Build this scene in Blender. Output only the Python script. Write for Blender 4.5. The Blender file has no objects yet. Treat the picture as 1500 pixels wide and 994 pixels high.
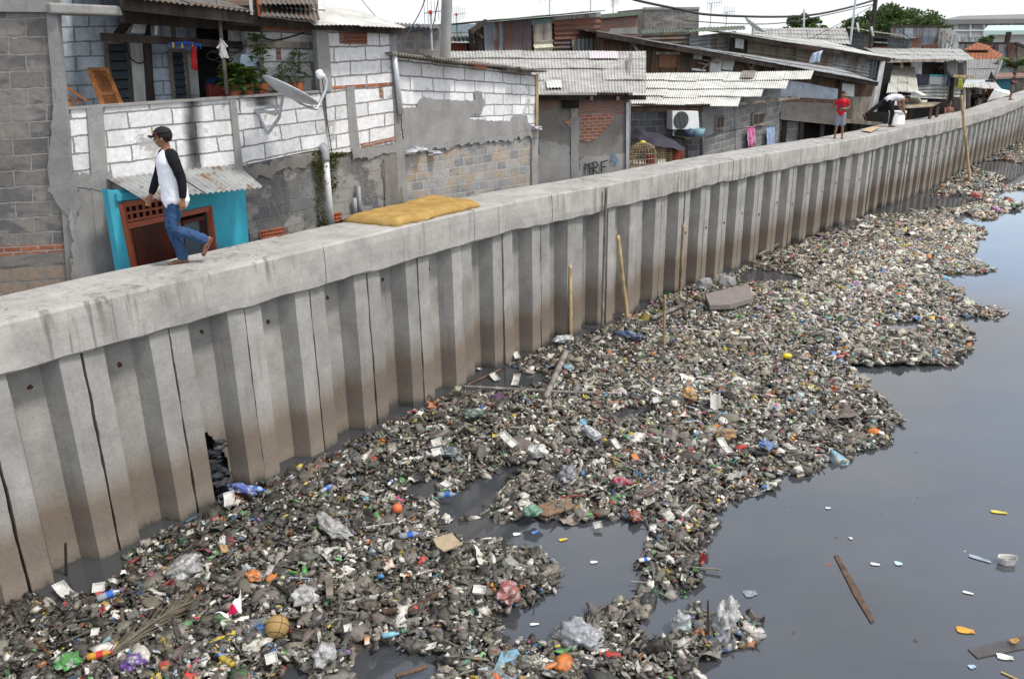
SUN_E=3.3; CLOUD=10.5; EXPO=0.0; LD=1.0
import bpy, bmesh, math, random
import numpy as np
from mathutils import Vector, Matrix, noise
random.seed(7); RNG = np.random.default_rng(7)
R = math.radians
# ------------------------------------------------------------------ camera model (photo is 1500 x 994)
CF, CX, CY, CH = 1225.0, 750.0, 497.0, 5.6
PITCH = math.atan((497 - 62) / CF); ROLL = R(0.9)
_cr, _sr, _cp, _sp = math.cos(ROLL), math.sin(ROLL), math.cos(PITCH), math.sin(PITCH)
EYE = Vector((0, 0, CH))
def ray(x, y):
    u, v = x - CX, CY - y
    a, b = _cr * u + _sr * v, -_sr * u + _cr * v
    return Vector((a, CF * _cp + b * _sp, -CF * _sp + b * _cp)) / CF
def proj(p):
    q = Vector(p) - EYE
    a = q.x; d = q.y * _cp - q.z * _sp; b = q.y * _sp + q.z * _cp
    a, b = a / d * CF, b / d * CF
    return CX + _cr * a - _sr * b, CY - (_sr * a + _cr * b)
def atz(x, y, z=0.0):
    r = ray(x, y); return EYE + r * ((z - CH) / r.z)
def aty(x, y, Y):
    r = ray(x, y); return EYE + r * (Y / r.y)
# ------------------------------------------------------------------ embankment line
MARKS = [(78,853),(203,793),(311,741),(410.6,694),(494,649),(572,612),(637.6,583),(695,554),(748.6,525.6),(803.6,506),(852.5,488),(898,469),(935.6,451),(972.8,435),(1004,419.5),(1035.7,407.7),(1060,400),(1080,393),(1107.5,382),(1132,372.7),(1157,359.4),(1178.7,351),(1200.5,345),(1218.6,336.5),(1237,331),(1254,319),(1272,313),(1286.4,306),(1296,303),(1309.6,299),(1323,293),(1334,288.6),(1344,284.5),(1354,280.5),(1365,276),(1374,271),(1382.7,266)]
CAPT = [(-400,575),(0,474),(78,453),(209,422),(293,403.5),(387,381),(480,360),(567,335),(672,314),(740,297),(818,283.5),(884,271),(944,260),(1000,249.5),(1053,237.4),(1092,231.4),(1169,217),(1220,210),(1260,200.8),(1304,193),(1335,184),(1375,177),(1410,171),(1424,167),(1441,165),(1474,153),(1500,143),(1560,122)]
CAPB = [(-400,680),(0,550),(125,518.6),(246,484.6),(366,448),(455,424.5),(480,418),(552,396),(631,375),(740,342),(852,317.5),(886,309.7),(949,292.7),(1000,282),(1043,271),(1109,257),(1169,243.5),(1220,235),(1275,222),(1326,206),(1375,197.5),(1412,186.4),(1432,180),(1470,168.7),(1500,155),(1560,132)]
_G = [atz(*m) for m in MARKS]
G2 = [Vector((g.x, g.y)) for g in _G]
for it in range(4):
    G2 = [G2[0]] + [(G2[i-1] + G2[i] * 2 + G2[i+1]) / 4 for i in range(1, len(G2) - 1)] + [G2[-1]]
d0 = (G2[1] - G2[0]).normalized() * 1.05
for i in range(5): G2.insert(0, G2[0] - d0)
far = atz(1480, 216); far = Vector((far.x, far.y))
while G2[-1].x < far.x + 14:
    dcur = (G2[-1] - G2[-3]).normalized(); tgt = (far - G2[-1]).normalized() if G2[-1].x < far.x - 3 else dcur
    G2.append(G2[-1] + (dcur * .8 + tgt * .2).normalized() * 1.0)
# equalise spacing a little
NM = len(G2)
def tang(i):
    a = G2[max(i-1, 0)]; b = G2[min(i+1, NM-1)]; return (b - a).normalized()
def outw(i):
    t = tang(i); return Vector((t.y, -t.x))
def solve_z(xy, curve, z0, z1):
    xs = [c[0] for c in curve]; ys = [c[1] for c in curve]
    for _ in range(40):
        zm = (z0 + z1) / 2; px, py = proj((xy.x, xy.y, zm))
        if py > np.interp(px, xs, ys): z0 = zm
        else: z1 = zm
    return zm
CZT, CZB = [], []
for i in range(NM):
    f = G2[i] + outw(i) * .07
    CZT.append(solve_z(f, CAPT, 1.0, 4.5)); CZB.append(solve_z(f, CAPB, .5, 4.0))
def smooth(a, n):
    a = list(a)
    for _ in range(n): a = [a[0]] + [(a[k-1] + 2*a[k] + a[k+1]) / 4 for k in range(1, len(a)-1)] + [a[-1]]
    return a
CZT = smooth(CZT, 2); CZB = smooth(CZB, 1)
# ------------------------------------------------------------------ mesh + object helpers
COL = bpy.context.scene.collection
def rootof(o):
    while o.parent: o = o.parent
    return o
def tag(o, label=None, cat=None, group=None, kind=None):
    if label: o['label'] = label
    if cat: o['category'] = cat
    if group: o['group'] = group
    if kind: o['kind'] = kind
    return o
def thing(name, label, cat, loc=(0, 0, 0), group=None):
    o = bpy.data.objects.new(name, None); COL.objects.link(o); o.location = loc; o.empty_display_size = .2
    return tag(o, label, cat, group)
def dup(root, loc=None, rz=None, label=None, group=None, scale=None):
    r = root.copy(); COL.objects.link(r)
    if loc is not None: r.location = loc
    if rz is not None: r.rotation_euler = (root.rotation_euler[0], root.rotation_euler[1], rz) if not isinstance(rz, tuple) else rz
    if scale: r.scale = (scale,) * 3
    if label: r['label'] = label
    if group: r['group'] = group
    def rec(a, b):
        for ch in list(a.children):
            c = ch.copy(); COL.objects.link(c); c.parent = b; rec(ch, c)
    rec(root, r); return r
class MB:
    def __init__(s): s.v = []; s.f = []; s.uv = {}
    def quadf(s, a, b, c, d, uv=None):
        i = len(s.v); s.v += [tuple(a), tuple(b), tuple(c), tuple(d)]; s.f.append((i, i+1, i+2, i+3))
        if uv: s.uv[len(s.f)-1] = uv
    def poly(s, pts, uv=None):
        i = len(s.v); s.v += [tuple(p) for p in pts]; s.f.append(tuple(range(i, i+len(pts))))
        if uv: s.uv[len(s.f)-1] = uv
    def hexa(s, p):  # p: 8 points, bottom 4 ccw then top 4
        i = len(s.v); s.v += [tuple(q) for q in p]
        for f in ((3,2,1,0),(4,5,6,7),(0,1,5,4),(1,2,6,5),(2,3,7,6),(3,0,4,7)): s.f.append(tuple(i+k for k in f))
    def box(s, c, d, rz=0, rot=None):
        m = rot if rot is not None else Matrix.Rotation(rz, 3, 'Z'); c = Vector(c); x, y, z = [q/2 for q in d]
        s.hexa([c + m @ Vector(q) for q in ((-x,-y,-z),(x,-y,-z),(x,y,-z),(-x,y,-z),(-x,-y,z),(x,-y,z),(x,y,z),(-x,y,z))])
    def bar(s, a, b, w, h=None, up=(0,0,1)):
        a, b = Vector(a), Vector(b); h = h or w; t = (b-a); L = t.length
        if L < 1e-6: return
        t /= L; u = Vector(up)
        if abs(t.dot(u)) > .97: u = Vector((1,0,0))
        r = t.cross(u).normalized(); u = r.cross(t)
        m = Matrix((r, t, u)).transposed(); s.box((a+b)/2, (w, L, h), rot=m)
    def tube(s, pts, r, n=8, caps=True, sx=1, ref=(0,0,1)):
        pts = [Vector(p) for p in pts]; rs = r if isinstance(r, (list, tuple)) else [r]*len(pts)
        base = len(s.v); prev = None
        for i, p in enumerate(pts):
            t = (pts[min(i+1, len(pts)-1)] - pts[max(i-1, 0)]).normalized()
            if prev is None:
                u = Vector(ref)
                if abs(t.dot(u)) > .95: u = Vector((1, 0, 0))
                prev = t.cross(u).normalized()
            a = (prev - t * prev.dot(t)).normalized(); prev = a; b = t.cross(a)
            ri = rs[i]; ra, rb = ri if isinstance(ri, (tuple, list)) else (ri, ri)
            for k in range(n):
                an = 2*math.pi*k/n; s.v.append(tuple(p + a*math.cos(an)*ra + b*math.sin(an)*rb))
        for i in range(len(pts)-1):
            for k in range(n):
                q = base+i*n; s.f.append((q+k, q+(k+1) % n, q+n+(k+1) % n, q+n+k))
        if caps:
            s.f.append(tuple(base+k for k in range(n))[::-1]); q = base+(len(pts)-1)*n; s.f.append(tuple(q+k for k in range(n)))
    def lathe(s, c, prof, n=16, axis=None, caps=True):
        c = Vector(c); ax = Vector(axis or (0,0,1)).normalized(); m = Vector((0,0,1)).rotation_difference(ax).to_matrix()
        base = len(s.v)
        for (r, z) in prof:
            for k in range(n):
                an = 2*math.pi*k/n; s.v.append(tuple(c + m @ Vector((math.cos(an)*r, math.sin(an)*r, z))))
        for i in range(len(prof)-1):
            for k in range(n):
                q = base+i*n; s.f.append((q+k, q+(k+1) % n, q+n+(k+1) % n, q+n+k))
        if caps:
            s.f.append(tuple(base+k for k in range(n))[::-1]); q = base+(len(prof)-1)*n; s.f.append(tuple(q+k for k in range(n)))
    def grid(s, nx, ny, fn, uvf=None, flip=False):
        base = len(s.v)
        for j in range(ny+1):
            for i in range(nx+1): s.v.append(tuple(fn(i/nx, j/ny)))
        for j in range(ny):
            for i in range(nx):
                q = base + j*(nx+1)+i; f = (q, q+1, q+nx+2, q+nx+1)
                s.f.append(f[::-1] if flip else f)
                if uvf:
                    c = [uvf(i/nx, j/ny), uvf((i+1)/nx, j/ny), uvf((i+1)/nx, (j+1)/ny), uvf(i/nx, (j+1)/ny)]
                    s.uv[len(s.f)-1] = c[::-1] if flip else c
        return base
    def build(s, name, mat, parent=None, smooth=False, origin=None, bevel=0):
        v = np.array(s.v, dtype=float).reshape(-1, 3)
        if parent is not None: off = np.array(rootof(parent).location)
        elif origin is not None: off = np.array(origin, dtype=float)
        else: off = np.array([(v[:,0].min()+v[:,0].max())/2, (v[:,1].min()+v[:,1].max())/2, v[:,2].min()])
        me = bpy.data.meshes.new(name); me.from_pydata([tuple(q) for q in (v-off)], [], s.f)
        if s.uv:
            ul = me.uv_layers.new(name='UVMap')
            for fi, c in s.uv.items():
                ls = me.polygons[fi].loop_start
                for k, q in enumerate(c): ul.data[ls+k].uv = q
        o = bpy.data.objects.new(name, me); COL.objects.link(o)
        me.materials.append(mat)
        if parent is not None: o.parent = parent
        else: o.location = off
        if smooth: me.polygons.foreach_set('use_smooth', [True]*len(me.polygons))
        if bevel:
            b = o.modifiers.new('bevel', 'BEVEL'); b.width = bevel; b.segments = 2; b.limit_method = 'ANGLE'
        return o
def fbm(p, o=4):
    v = 0; a = 1
    p = Vector(p)
    for _ in range(o): v += a*noise.noise(p); p = p*2.03 + Vector((3.1, 1.7, 5.3)); a *= .5
    return v
class Fac:
    """vertical facade plane through two plan points"""
    def __init__(s, A, B):
        s.A = Vector((A[0], A[1])); s.B = Vector((B[0], B[1])); s.t = (s.B-s.A).normalized(); n = Vector((s.t.y, -s.t.x))
        if n.dot(-s.A) < 0: n = -n
        s.n = n; s.n3 = Vector((n.x, n.y, 0)); s.t3 = Vector((s.t.x, s.t.y, 0))
    def P(s, px, py, off=0.0):
        r = ray(px, py); A = s.A + s.n*off
        k = (A.dot(s.n)) / (r.x*s.n.x + r.y*s.n.y)
        return EYE + r*k
    def S(s, p): return (Vector((p[0], p[1])) - s.A).dot(s.t)
def fac(pxl, yl, pxr, yr, py=150):
    a = aty(pxl, py, yl); b = aty(pxr, py, yr); return Fac((a.x, a.y), (b.x, b.y))
SEED = [0]
def panel(F, q, mat, parent, name='wall', th=.12, off=0.0, rough=0.0, uvs=None, nx=None, ny=None):
    """slab whose outline TL,TR,BR,BL is given as directions on a facade; courses follow its edges"""
    TL, TR, BR, BL = [F.P(x, y, off) for x, y in q]
    w0, w1 = F.S(TL), F.S(TR); ml = (w0+F.S(BL))/2; mr = (w1+F.S(BR))/2
    h = ((TL-BL).length + (TR-BR).length)/2
    SEED[0] += 1; su = SEED[0]*3.7 if uvs is None else uvs
    nx = nx or max(2, min(30, int((TR-TL).length/.35))); ny = ny or max(2, min(24, int(h/.35)))
    m = MB()
    def fn(u, v):
        a = BL.lerp(BR, u); b = TL.lerp(TR, u); p = a.lerp(b, v)
        if rough:
            e = 0 if 0 < u < 1 and 0 < v < 1 else 1
            p = p + F.n3*(fbm(p*1.7)*rough)
            if e: p = p + (F.t3*noise.noise(p*6+Vector((9,0,0))) + Vector((0,0,1))*noise.noise(p*6))*rough*.8
        return p
    wd = mr-ml
    uvf = lambda u, v: (su + ml + wd*u, su + h*v)
    m.grid(nx, ny, fn, uvf)
    # back and rim
    bk = -F.n3*th
    nb = len(m.v); m.v += [tuple(Vector(p)+bk) for p in m.v[:nb]]
    W = nx+1
    rim = [i for i in range(W)] + [j*W+nx for j in range(1, ny+1)] + [ny*W+i for i in range(nx-1, -1, -1)] + [j*W for j in range(ny-1, 0, -1)]
    for a, b in zip(rim, rim[1:]+rim[:1]): m.f.append((b, a, a+nb, b+nb))
    m.f.append((nb, nb+ny*W, nb+ny*W+nx, nb+nx))
    return m.build(name, mat, parent)
def patch(F, pts, mat, parent, name='plaster_patch', off=.012, th=.012, jag=.03, step=.035):
    """irregular polygon patch, a little proud of the facade"""
    P = [F.P(x, y, off) for x, y in pts]; out = []
    for a, b in zip(P, P[1:]+P[:1]):
        n = max(1, int((b-a).length/step))
        for k in range(n):
            p = a.lerp(b, k/n); q = p*9; q2 = p*31
            out.append(p + F.t3*(noise.noise(q)+.5*noise.noise(q2))*jag + Vector((0,0,1))*(noise.noise(q+Vector((5,5,5)))+.5*noise.noise(q2+Vector((5,5,5))))*jag)
    m = MB(); SEED[0] += 1; s0 = SEED[0]*2.3
    m.poly(out, [(s0+F.S(p), p.z) for p in out])
    n = len(out); m.v += [tuple(p - F.n3*th) for p in out]
    for k in range(n): m.f.append((k, n+k, n+(k+1) % n, (k+1) % n))
    o = m.build(name, mat, parent)
    return o
def corr(mb, EL, ER, RR, RL, pitch=.076, amp=.011, rows=1, colw=.95, rag=.05, gap=.0, seg=6, th=.006):
    """overlapping corrugated sheets between eave and ridge lines"""
    EL, ER, RR, RL = [Vector(p) for p in (EL, ER, RR, RL)]
    W = (ER-EL).length; n = (ER-EL).cross(RL-EL).normalized()
    if n.z < 0: n = -n
    cols = max(1, round(W/colw))
    rr = random.Random(int(abs(EL.x*100+EL.y*37+EL.z*11)) + rows)
    for r in range(rows):
        for c in range(cols):
            u0, u1 = c/cols - .02*(c > 0), (c+1)/cols
            v0, v1 = r/rows, (r+1)/rows + (.06 if r < rows-1 else 0)
            e0 = rr.uniform(-rag, rag)*.5/max(1e-3, (RL-EL).length); v0a = v0 + e0 + (rr.uniform(-rag, rag)/max(.1, (RL-EL).length) if r == 0 else 0)
            nw = max(1, round((u1-u0)*W/pitch)); N = nw*seg
            lift = .012*r + rr.uniform(0, .012); tw = rr.uniform(-.012, .012)
            def P(u, v):
                uu = u0+(u1-u0)*u; vv = v0a+(v1-v0a)*v
                a = EL.lerp(ER, uu); b = RL.lerp(RR, uu)
                return a.lerp(b, vv) + n*(amp*math.cos(2*math.pi*u*nw) + lift + .02*(1-v) + tw*u + noise.noise(Vector((uu*W*.8, vv*3, r)))*.015)
            b0 = len(mb.v); mb.grid(N, 2, P)
            nv = len(mb.v)-b0; mb.v += [tuple(Vector(q)-n*th) for q in mb.v[b0:b0+nv]]
            fs = [f for f in mb.f[-(N*2):]]
            for f in fs: mb.f.append(tuple(i+nv for i in f[::-1]))
            for i in range(N): mb.f.append((b0+i+1, b0+i, b0+i+nv, b0+i+1+nv))
def bary(F, pts, off=0): return [F.P(x, y, off) for x, y in pts]
# ------------------------------------------------------------------ materials
class M:
    def __init__(s, name, rough=.85, spec=.3):
        s.m = bpy.data.materials.new(name); s.m.use_nodes = True; s.n = s.m.node_tree.nodes; s.l = s.m.node_tree.links
        s.b = s.n['Principled BSDF']; s.b.inputs['Roughness'].default_value = rough; s.b.inputs['Specular IOR Level'].default_value = spec
        s.tc = s.n.new('ShaderNodeTexCoord'); s.geo = s.n.new('ShaderNodeNewGeometry')
        s.oi = None
    def new(s, t, **k):
        o = s.n.new(t)
        for a, b in k.items(): setattr(o, a, b)
        return o
    def set(s, node, i, v):
        if hasattr(v, 'links'): s.l.new(v, node.inputs[i])
        else:
            if isinstance(v, tuple) and len(v) == 3 and node.inputs[i].type == 'RGBA': v = (*v, 1)
            node.inputs[i].default_value = v
    def pos(s, scale=(1,1,1), loc=(0,0,0), src='world'):
        mp = s.new('ShaderNodeMapping'); mp.inputs['Scale'].default_value = scale; mp.inputs['Location'].default_value = loc
        s.l.new(s.geo.outputs['Position'] if src == 'world' else s.tc.outputs['Object' if src == 'obj' else 'UV'], mp.inputs[0]); return mp.outputs[0]
    def noise(s, vec, scale=5, detail=5, rough=.6, dist=0):
        o = s.new('ShaderNodeTexNoise'); s.set(o, 'Vector', vec); s.set(o, 'Scale', scale); s.set(o, 'Detail', detail); s.set(o, 'Roughness', rough); s.set(o, 'Distortion', dist)
        return o.outputs['Fac']
    def ramp(s, f, stops):
        o = s.new('ShaderNodeValToRGB'); e = o.color_ramp.elements
        while len(e) < len(stops): e.new(.5)
        for k, (p, c) in enumerate(stops):
            e[k].position = p; e[k].color = (c, c, c, 1) if isinstance(c, (int, float)) else (*c, 1)
        s.set(o, 0, f); return o.outputs[0]
    def mix(s, f, a, b, mode='MIX'):
        o = s.new('ShaderNodeMix', data_type='RGBA', blend_type=mode); s.set(o, 0, f); s.set(o, 6, a if not isinstance(a, tuple) else (*a, 1)); s.set(o, 7, b if not isinstance(b, tuple) else (*b, 1)); return o.outputs[2]
    def math(s, op, a, b=0.0, clamp=False):
        o = s.new('ShaderNodeMath', operation=op, use_clamp=clamp); s.set(o, 0, a); s.set(o, 1, b); return o.outputs[0]
    def rnd(s):
        s.oi = s.oi or s.new('ShaderNodeObjectInfo'); return s.oi.outputs['Random']
    def col(s, c): s.set(s.b, 'Base Color', c); return s
    def bump(s, h, strength=.5, dist=.01):
        o = s.new('ShaderNodeBump'); s.set(o, 'Height', h); o.inputs['Strength'].default_value = strength; o.inputs['Distance'].default_value = dist
        s.l.new(o.outputs[0], s.b.inputs['Normal']); return s
def c3(a, k): return tuple(x*k for x in a)
def simple(name, c, rough=.7, var=.25, scale=9, bump=.25, bd=.004, spec=.3, metal=0, dirt=0):
    m = M(name, rough, spec); n = m.noise(m.pos(), scale); col = m.mix(m.ramp(n, [(.3, 0.0), (.7, 1.0)]), c3(c, 1-var), c3(c, 1+var*.6))
    if dirt:
        d = m.noise(m.pos((1,1,.35), (3,3,3)), 3.5, 6, .7); col = m.mix(m.math('MULTIPLY', m.ramp(d, [(.45, 0.0), (.7, 1.0)]), dirt), col, (.09,.08,.065))
    m.col(col); m.b.inputs['Metallic'].default_value = metal
    if bump: m.bump(m.noise(m.pos(), scale*4), bump, bd)
    return m.m
def brick(name, c1, c2, mo, bw, bh, ms=.012, stain=.5, sc=(.08,.08,.08), c3_=None, dist=.03, bump=.8, rough=.92, patchy=None, pth=.5):
    m = M(name, rough, .15); uv = m.pos(src='uv')
    n1 = m.new('ShaderNodeTexNoise'); m.set(n1, 'Vector', uv); m.set(n1, 'Scale', 5.0); m.set(n1, 'Detail', 4)
    sub = m.new('ShaderNodeVectorMath', operation='SUBTRACT'); m.set(sub, 0, n1.outputs['Color']); sub.inputs[1].default_value = (.5,.5,.5)
    scl = m.new('ShaderNodeVectorMath', operation='SCALE'); m.set(scl, 0, sub.outputs[0]); scl.inputs['Scale'].default_value = dist
    add = m.new('ShaderNodeVectorMath', operation='ADD'); m.set(add, 0, uv); m.set(add, 1, scl.outputs[0])
    n3 = m.new('ShaderNodeTexNoise'); m.set(n3, 'Vector', uv); m.set(n3, 'Scale', 30.0); m.set(n3, 'Detail', 3)
    s3 = m.new('ShaderNodeVectorMath', operation='SCALE'); m.set(s3, 0, n3.outputs['Color']); s3.inputs['Scale'].default_value = .022
    a3 = m.new('ShaderNodeVectorMath', operation='ADD'); m.set(a3, 0, add.outputs[0]); m.set(a3, 1, s3.outputs[0]); add = a3
    bt = m.new('ShaderNodeTexBrick'); m.set(bt, 'Vector', add.outputs[0]); m.set(bt, 'Color1', c1); m.set(bt, 'Color2', c2); m.set(bt, 'Mortar', mo)
    for k, v in (('Scale', 1.0), ('Mortar Size', ms), ('Mortar Smooth', .25), ('Bias', 0.0), ('Brick Width', bw), ('Row Height', bh)): bt.inputs[k].default_value = v
    bt.offset = .5; bt.squash = 1
    colr = bt.outputs['Color']
    if c3_:
        bn = m.noise(m.pos((.9,1.2,2.0), (7,1,2)), 2.2, 2); colr = m.mix(m.math('MULTIPLY', m.ramp(bn, [(.48, 0.0), (.56, .8)]), m.math('SUBTRACT', 1.0, bt.outputs['Fac'])), colr, c3_)
    fine = m.noise(m.pos(), 14, 8, .75); colr = m.mix(.9, colr, m.ramp(fine, [(.22, .62), (.78, 1.2)]), 'MULTIPLY')
    st = m.noise(m.pos((1.0, 1.0, .28)), 1.9, 7, .68); sf = m.math('MULTIPLY', m.ramp(st, [(.46, 0.0), (.72, 1.0)]), stain)
    colr = m.mix(sf, colr, sc)
    if patchy:
        pn = m.noise(m.pos((1,1,1), (11,4,2)), 1.5, 9, .72); colr = m.mix(m.ramp(pn, [(pth, 0.0), (pth+.035, 1.0)]), colr, patchy)
    m.col(colr)
    h = m.math('ADD', m.math('MULTIPLY', bt.outputs['Fac'], -1.0), m.math('MULTIPLY', m.noise(m.pos(), 22, 7, .75), .9)); m.bump(h, bump, .012)
    return m.m
def concrete(name, c, streak=.5, spots=.4, tide=False, rough=.88, board=False, top=None):
    m = M(name, rough, .2)
    n = m.noise(m.pos(), 2.2, 9, .65); colr = m.mix(m.ramp(n, [(.3, 0.0), (.72, 1.0)]), c3(c, .72), c3(c, 1.18))
    f = m.noise(m.pos(), 34, 6, .75); colr = m.mix(.8, colr, m.ramp(f, [(.25, .72), (.75, 1.15)]), 'MULTIPLY')
    if streak:
        s = m.noise(m.pos((2.6, 2.6, .16)), 2.4, 5, .6); lo = m.noise(m.pos((1,1,1), (4,9,1)), .8, 3)
        colr = m.mix(m.math('MULTIPLY', m.math('MULTIPLY', m.ramp(s, [(.52, 0.0), (.64, 1.0)]), m.ramp(lo, [(.47, 0.0), (.66, 1.0)])), streak), colr, (.13,.115,.085))
        s2 = m.noise(m.pos((7, 7, .22), (2,2,0)), 2.0, 3, .5)
        colr = m.mix(m.math('MULTIPLY', m.math('MULTIPLY', m.ramp(s2, [(.60, 0.0), (.67, 1.0)]), m.ramp(lo, [(.45, 0.15), (.6, 1.0)])), streak*.7), colr, (.11,.105,.095))
    if name == 'cap_concrete':
        sx = m.new('ShaderNodeSeparateXYZ'); m.set(sx, 0, m.geo.outputs['Position']); xr = m.ramp(m.math('DIVIDE', sx.outputs[0], 20.0), [(.08, 0.0), (.22, 1.0)]); s4 = m.noise(m.pos((5, 5, .12), (1,7,0)), 2.0, 4, .6)
        colr = m.mix(m.math('MULTIPLY', m.math('MULTIPLY', m.ramp(s4, [(.53, 0.0), (.62, .8)]), xr), m.ramp(m.noise(m.pos((.6,.6,.6)), 1, 2), [(.4, .3), (.6, 1.0)])), colr, (.15,.14,.115))
    if spots:
        p = m.noise(m.pos((1,1,1), (1,5,9)), 5.5, 8, .8); colr = m.mix(m.math('MULTIPLY', m.ramp(p, [(.56, 0.0), (.66, 1.0)]), spots), colr, c3(c, .45))
    if tide:
        sx = m.new('ShaderNodeSeparateXYZ'); m.set(sx, 0, m.geo.outputs['Position'])
        z = m.math('ADD', sx.outputs[2], m.math('MULTIPLY', m.math('SUBTRACT', m.noise(m.pos((4,4,.5)), 1.9, 7, .7), .5), .35))
        z = m.math('ADD', z, m.math('MULTIPLY', m.math('SUBTRACT', m.rnd(), .5), .25))
        t = m.ramp(m.math('DIVIDE', z, 2.05), [(.0, (.06,.055,.045)), (.035, (.17,.14,.11)), (.10, (.21,.17,.13)), (.18, (.17,.135,.105)), (.33, (.17,.13,.10)), (.42, (.20,.165,.13)), (.53, (.20,.18,.155))])
        tf = m.ramp(m.math('DIVIDE', z, 2.05), [(.05, .9), (.36, .9), (.60, 0.0)])
        tt = m.mix(.8, t, m.ramp(f, [(.25, .7), (.75, 1.2)]), 'MULTIPLY')
        colr = m.mix(tf, colr, tt)
        colr = m.mix(1.0, colr, m.ramp(m.rnd(), [(0, .86), (1, 1.12)]), 'MULTIPLY')
    m.col(colr); m.bump(m.math('ADD', m.noise(m.pos(), 12, 8, .75), m.math('MULTIPLY', f, .5)), .55, .012)
    return m.m
def sheetmat(name, base, rust=None, amount=.5, dirt=.4, rough=.7, dark=(.08,.075,.07), zs=.35, metal=0):
    m = M(name, rough, .3); m.b.inputs['Metallic'].default_value = metal
    n = m.noise(m.pos(), 2.5, 6, .6); colr = m.mix(m.ramp(n, [(.3, 0.0), (.7, 1.0)]), c3(base, .75), c3(base, 1.15))
    if rust:
        r = m.noise(m.pos((1.6, 1.6, zs)), 2.2, 8, .7, .4); colr = m.mix(m.ramp(r, [(.62-amount*.35, 0.0), (.70-amount*.35, 1.0)]), colr, m.mix(m.noise(m.pos(), 9), c3(rust, .5), c3(rust, 1.5)))
    d = m.noise(m.pos((1,1,.6), (8,2,4)), 3.1, 8, .75); colr = m.mix(m.math('MULTIPLY', m.ramp(d, [(.48, 0.0), (.66, 1.0)]), dirt), colr, dark)
    m.col(colr); m.bump(m.noise(m.pos(), 30, 5), .3, .004); return m.m
def plank(name, c, rough=.8, sc=(1,1,1)):
    m = M(name, rough, .25); g = m.noise(m.pos((7*sc[0], 7*sc[1], .8*sc[2])), 3.0, 6, .7); n = m.noise(m.pos(), 2.2, 7, .7)
    bd = m.noise(m.pos((3.1, 3.1, .02)), 1.7, 0, .5)
    colr = m.mix(m.ramp(g, [(.3, 0.0), (.7, 1.0)]), c3(c, .6), c3(c, 1.3)); colr = m.mix(.9, colr, m.ramp(n, [(.3, .45), (.75, 1.3)]), 'MULTIPLY')
    colr = m.mix(.8, colr, m.ramp(bd, [(.38, .6), (.46, 1.1), (.5, .8), (.6, 1.2)]), 'MULTIPLY')
    colr = m.mix(1.0, colr, m.ramp(m.rnd(), [(0, .7), (1, 1.25)]), 'MULTIPLY')
    m.col(colr); m.bump(g, .4, .006); return m.m
MT = {}
MT['cap'] = concrete('cap_concrete', (.395,.378,.348), .9, .25)
MT['pile'] = concrete('pile_concrete', (.325,.312,.288), .45, .25, tide=True)
MT['plaster'] = concrete('cement_plaster', (.27,.262,.25), .3, .35)
MT['plaster_dark'] = concrete('damp_plaster', (.2,.185,.165), .8, .5)
MT['pillar'] = concrete('pillar_concrete', (.30,.29,.275), .5, .3)
MT['aac'] = brick('white_blocks', (.80,.79,.78), (.64,.635,.63), (.26,.25,.24), .6, .213, .013, .30, (.2,.19,.175), dist=.04, patchy=(.38,.37,.355), pth=.60)
MT['gray'] = brick('grey_blocks', (.19,.172,.155), (.30,.272,.24), (.31,.295,.27), .40, .205, .013, .55, (.11,.095,.08), bump=1.2, c3_=(.125,.123,.13), dist=.05)
MT['tan'] = brick('tan_blocks', (.30,.235,.18), (.34,.27,.2), (.25,.24,.22), .42, .2, .014, .35)
MT['mixblock'] = brick('mixed_blocks', (.37,.355,.33), (.19,.20,.215), (.42,.40,.37), .30, .165, .012, .25, (.14,.12,.1), c3_=(.36,.29,.215), bump=1.1)
MT['dampblock'] = brick('damp_blocks', (.20,.195,.185), (.145,.145,.15), (.24,.23,.21), .38, .2, .012, .9, (.05,.047,.042), bump=1.3, dist=.06, patchy=(.27,.255,.23))
MT['darkblock'] = brick('dark_blocks', (.085,.09,.10), (.13,.135,.14), (.26,.25,.235), .4, .2, .012, .5, (.05,.05,.05))
MT['eblock'] = brick('alley_blocks', (.20,.20,.195), (.26,.255,.245), (.38,.37,.35), .4, .2, .016, .35, (.11,.105,.1))
MT['brick'] = brick('red_bricks', (.40,.14,.075), (.27,.09,.055), (.33,.29,.25), .21, .075, .013, .25, (.16,.10,.08), dist=.014)
MT['oldbrick'] = brick('dirty_bricks', (.30,.12,.075), (.22,.12,.09), (.21,.19,.17), .21, .068, .011, .6, (.14,.12,.1), dist=.02)
MT['bluewall'] = brick('blue_washed_blocks', (.66,.74,.82), (.52,.60,.68), (.28,.31,.34), .4, .2, .012, .85, (.07,.075,.08))
MT['fibre'] = sheetmat('grey_fibre_cement', (.40,.385,.35), None, 0, .75, .9, (.10,.095,.085), 1)
MT['fibre_dark'] = sheetmat('mossy_fibre_cement', (.24,.215,.18), None, 0, .85, .9, (.06,.055,.045), 1)
MT['fibre_white'] = sheetmat('bright_fibre_cement', (.56,.55,.50), None, 0, .35, .8, (.20,.19,.165), 1)
MT['zinc'] = sheetmat('weathered_zinc', (.33,.34,.33), (.2,.13,.08), .25, .5, .55)
MT['zinc_dark'] = sheetmat('sooty_zinc', (.15,.145,.13), (.14,.09,.055), .4, .6, .7)
MT['timberzinc'] = sheetmat('brown_sheet', (.21,.185,.15), (.17,.105,.06), .35, .5, .75)
MT['rustblue'] = sheetmat('blue_rusty_sheet', (.20,.235,.27), (.12,.06,.04), .35, .4, .6, zs=.15)
MT['rust'] = sheetmat('rusty_sheet', (.11,.07,.065), (.15,.055,.03), .5, .5, .8)
MT['rustdark'] = sheetmat('dark_rusty_sheet', (.10,.085,.10), (.12,.055,.04), .4, .4, .7)
MT['wood'] = plank('brown_boards', (.135,.085,.055))
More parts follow.
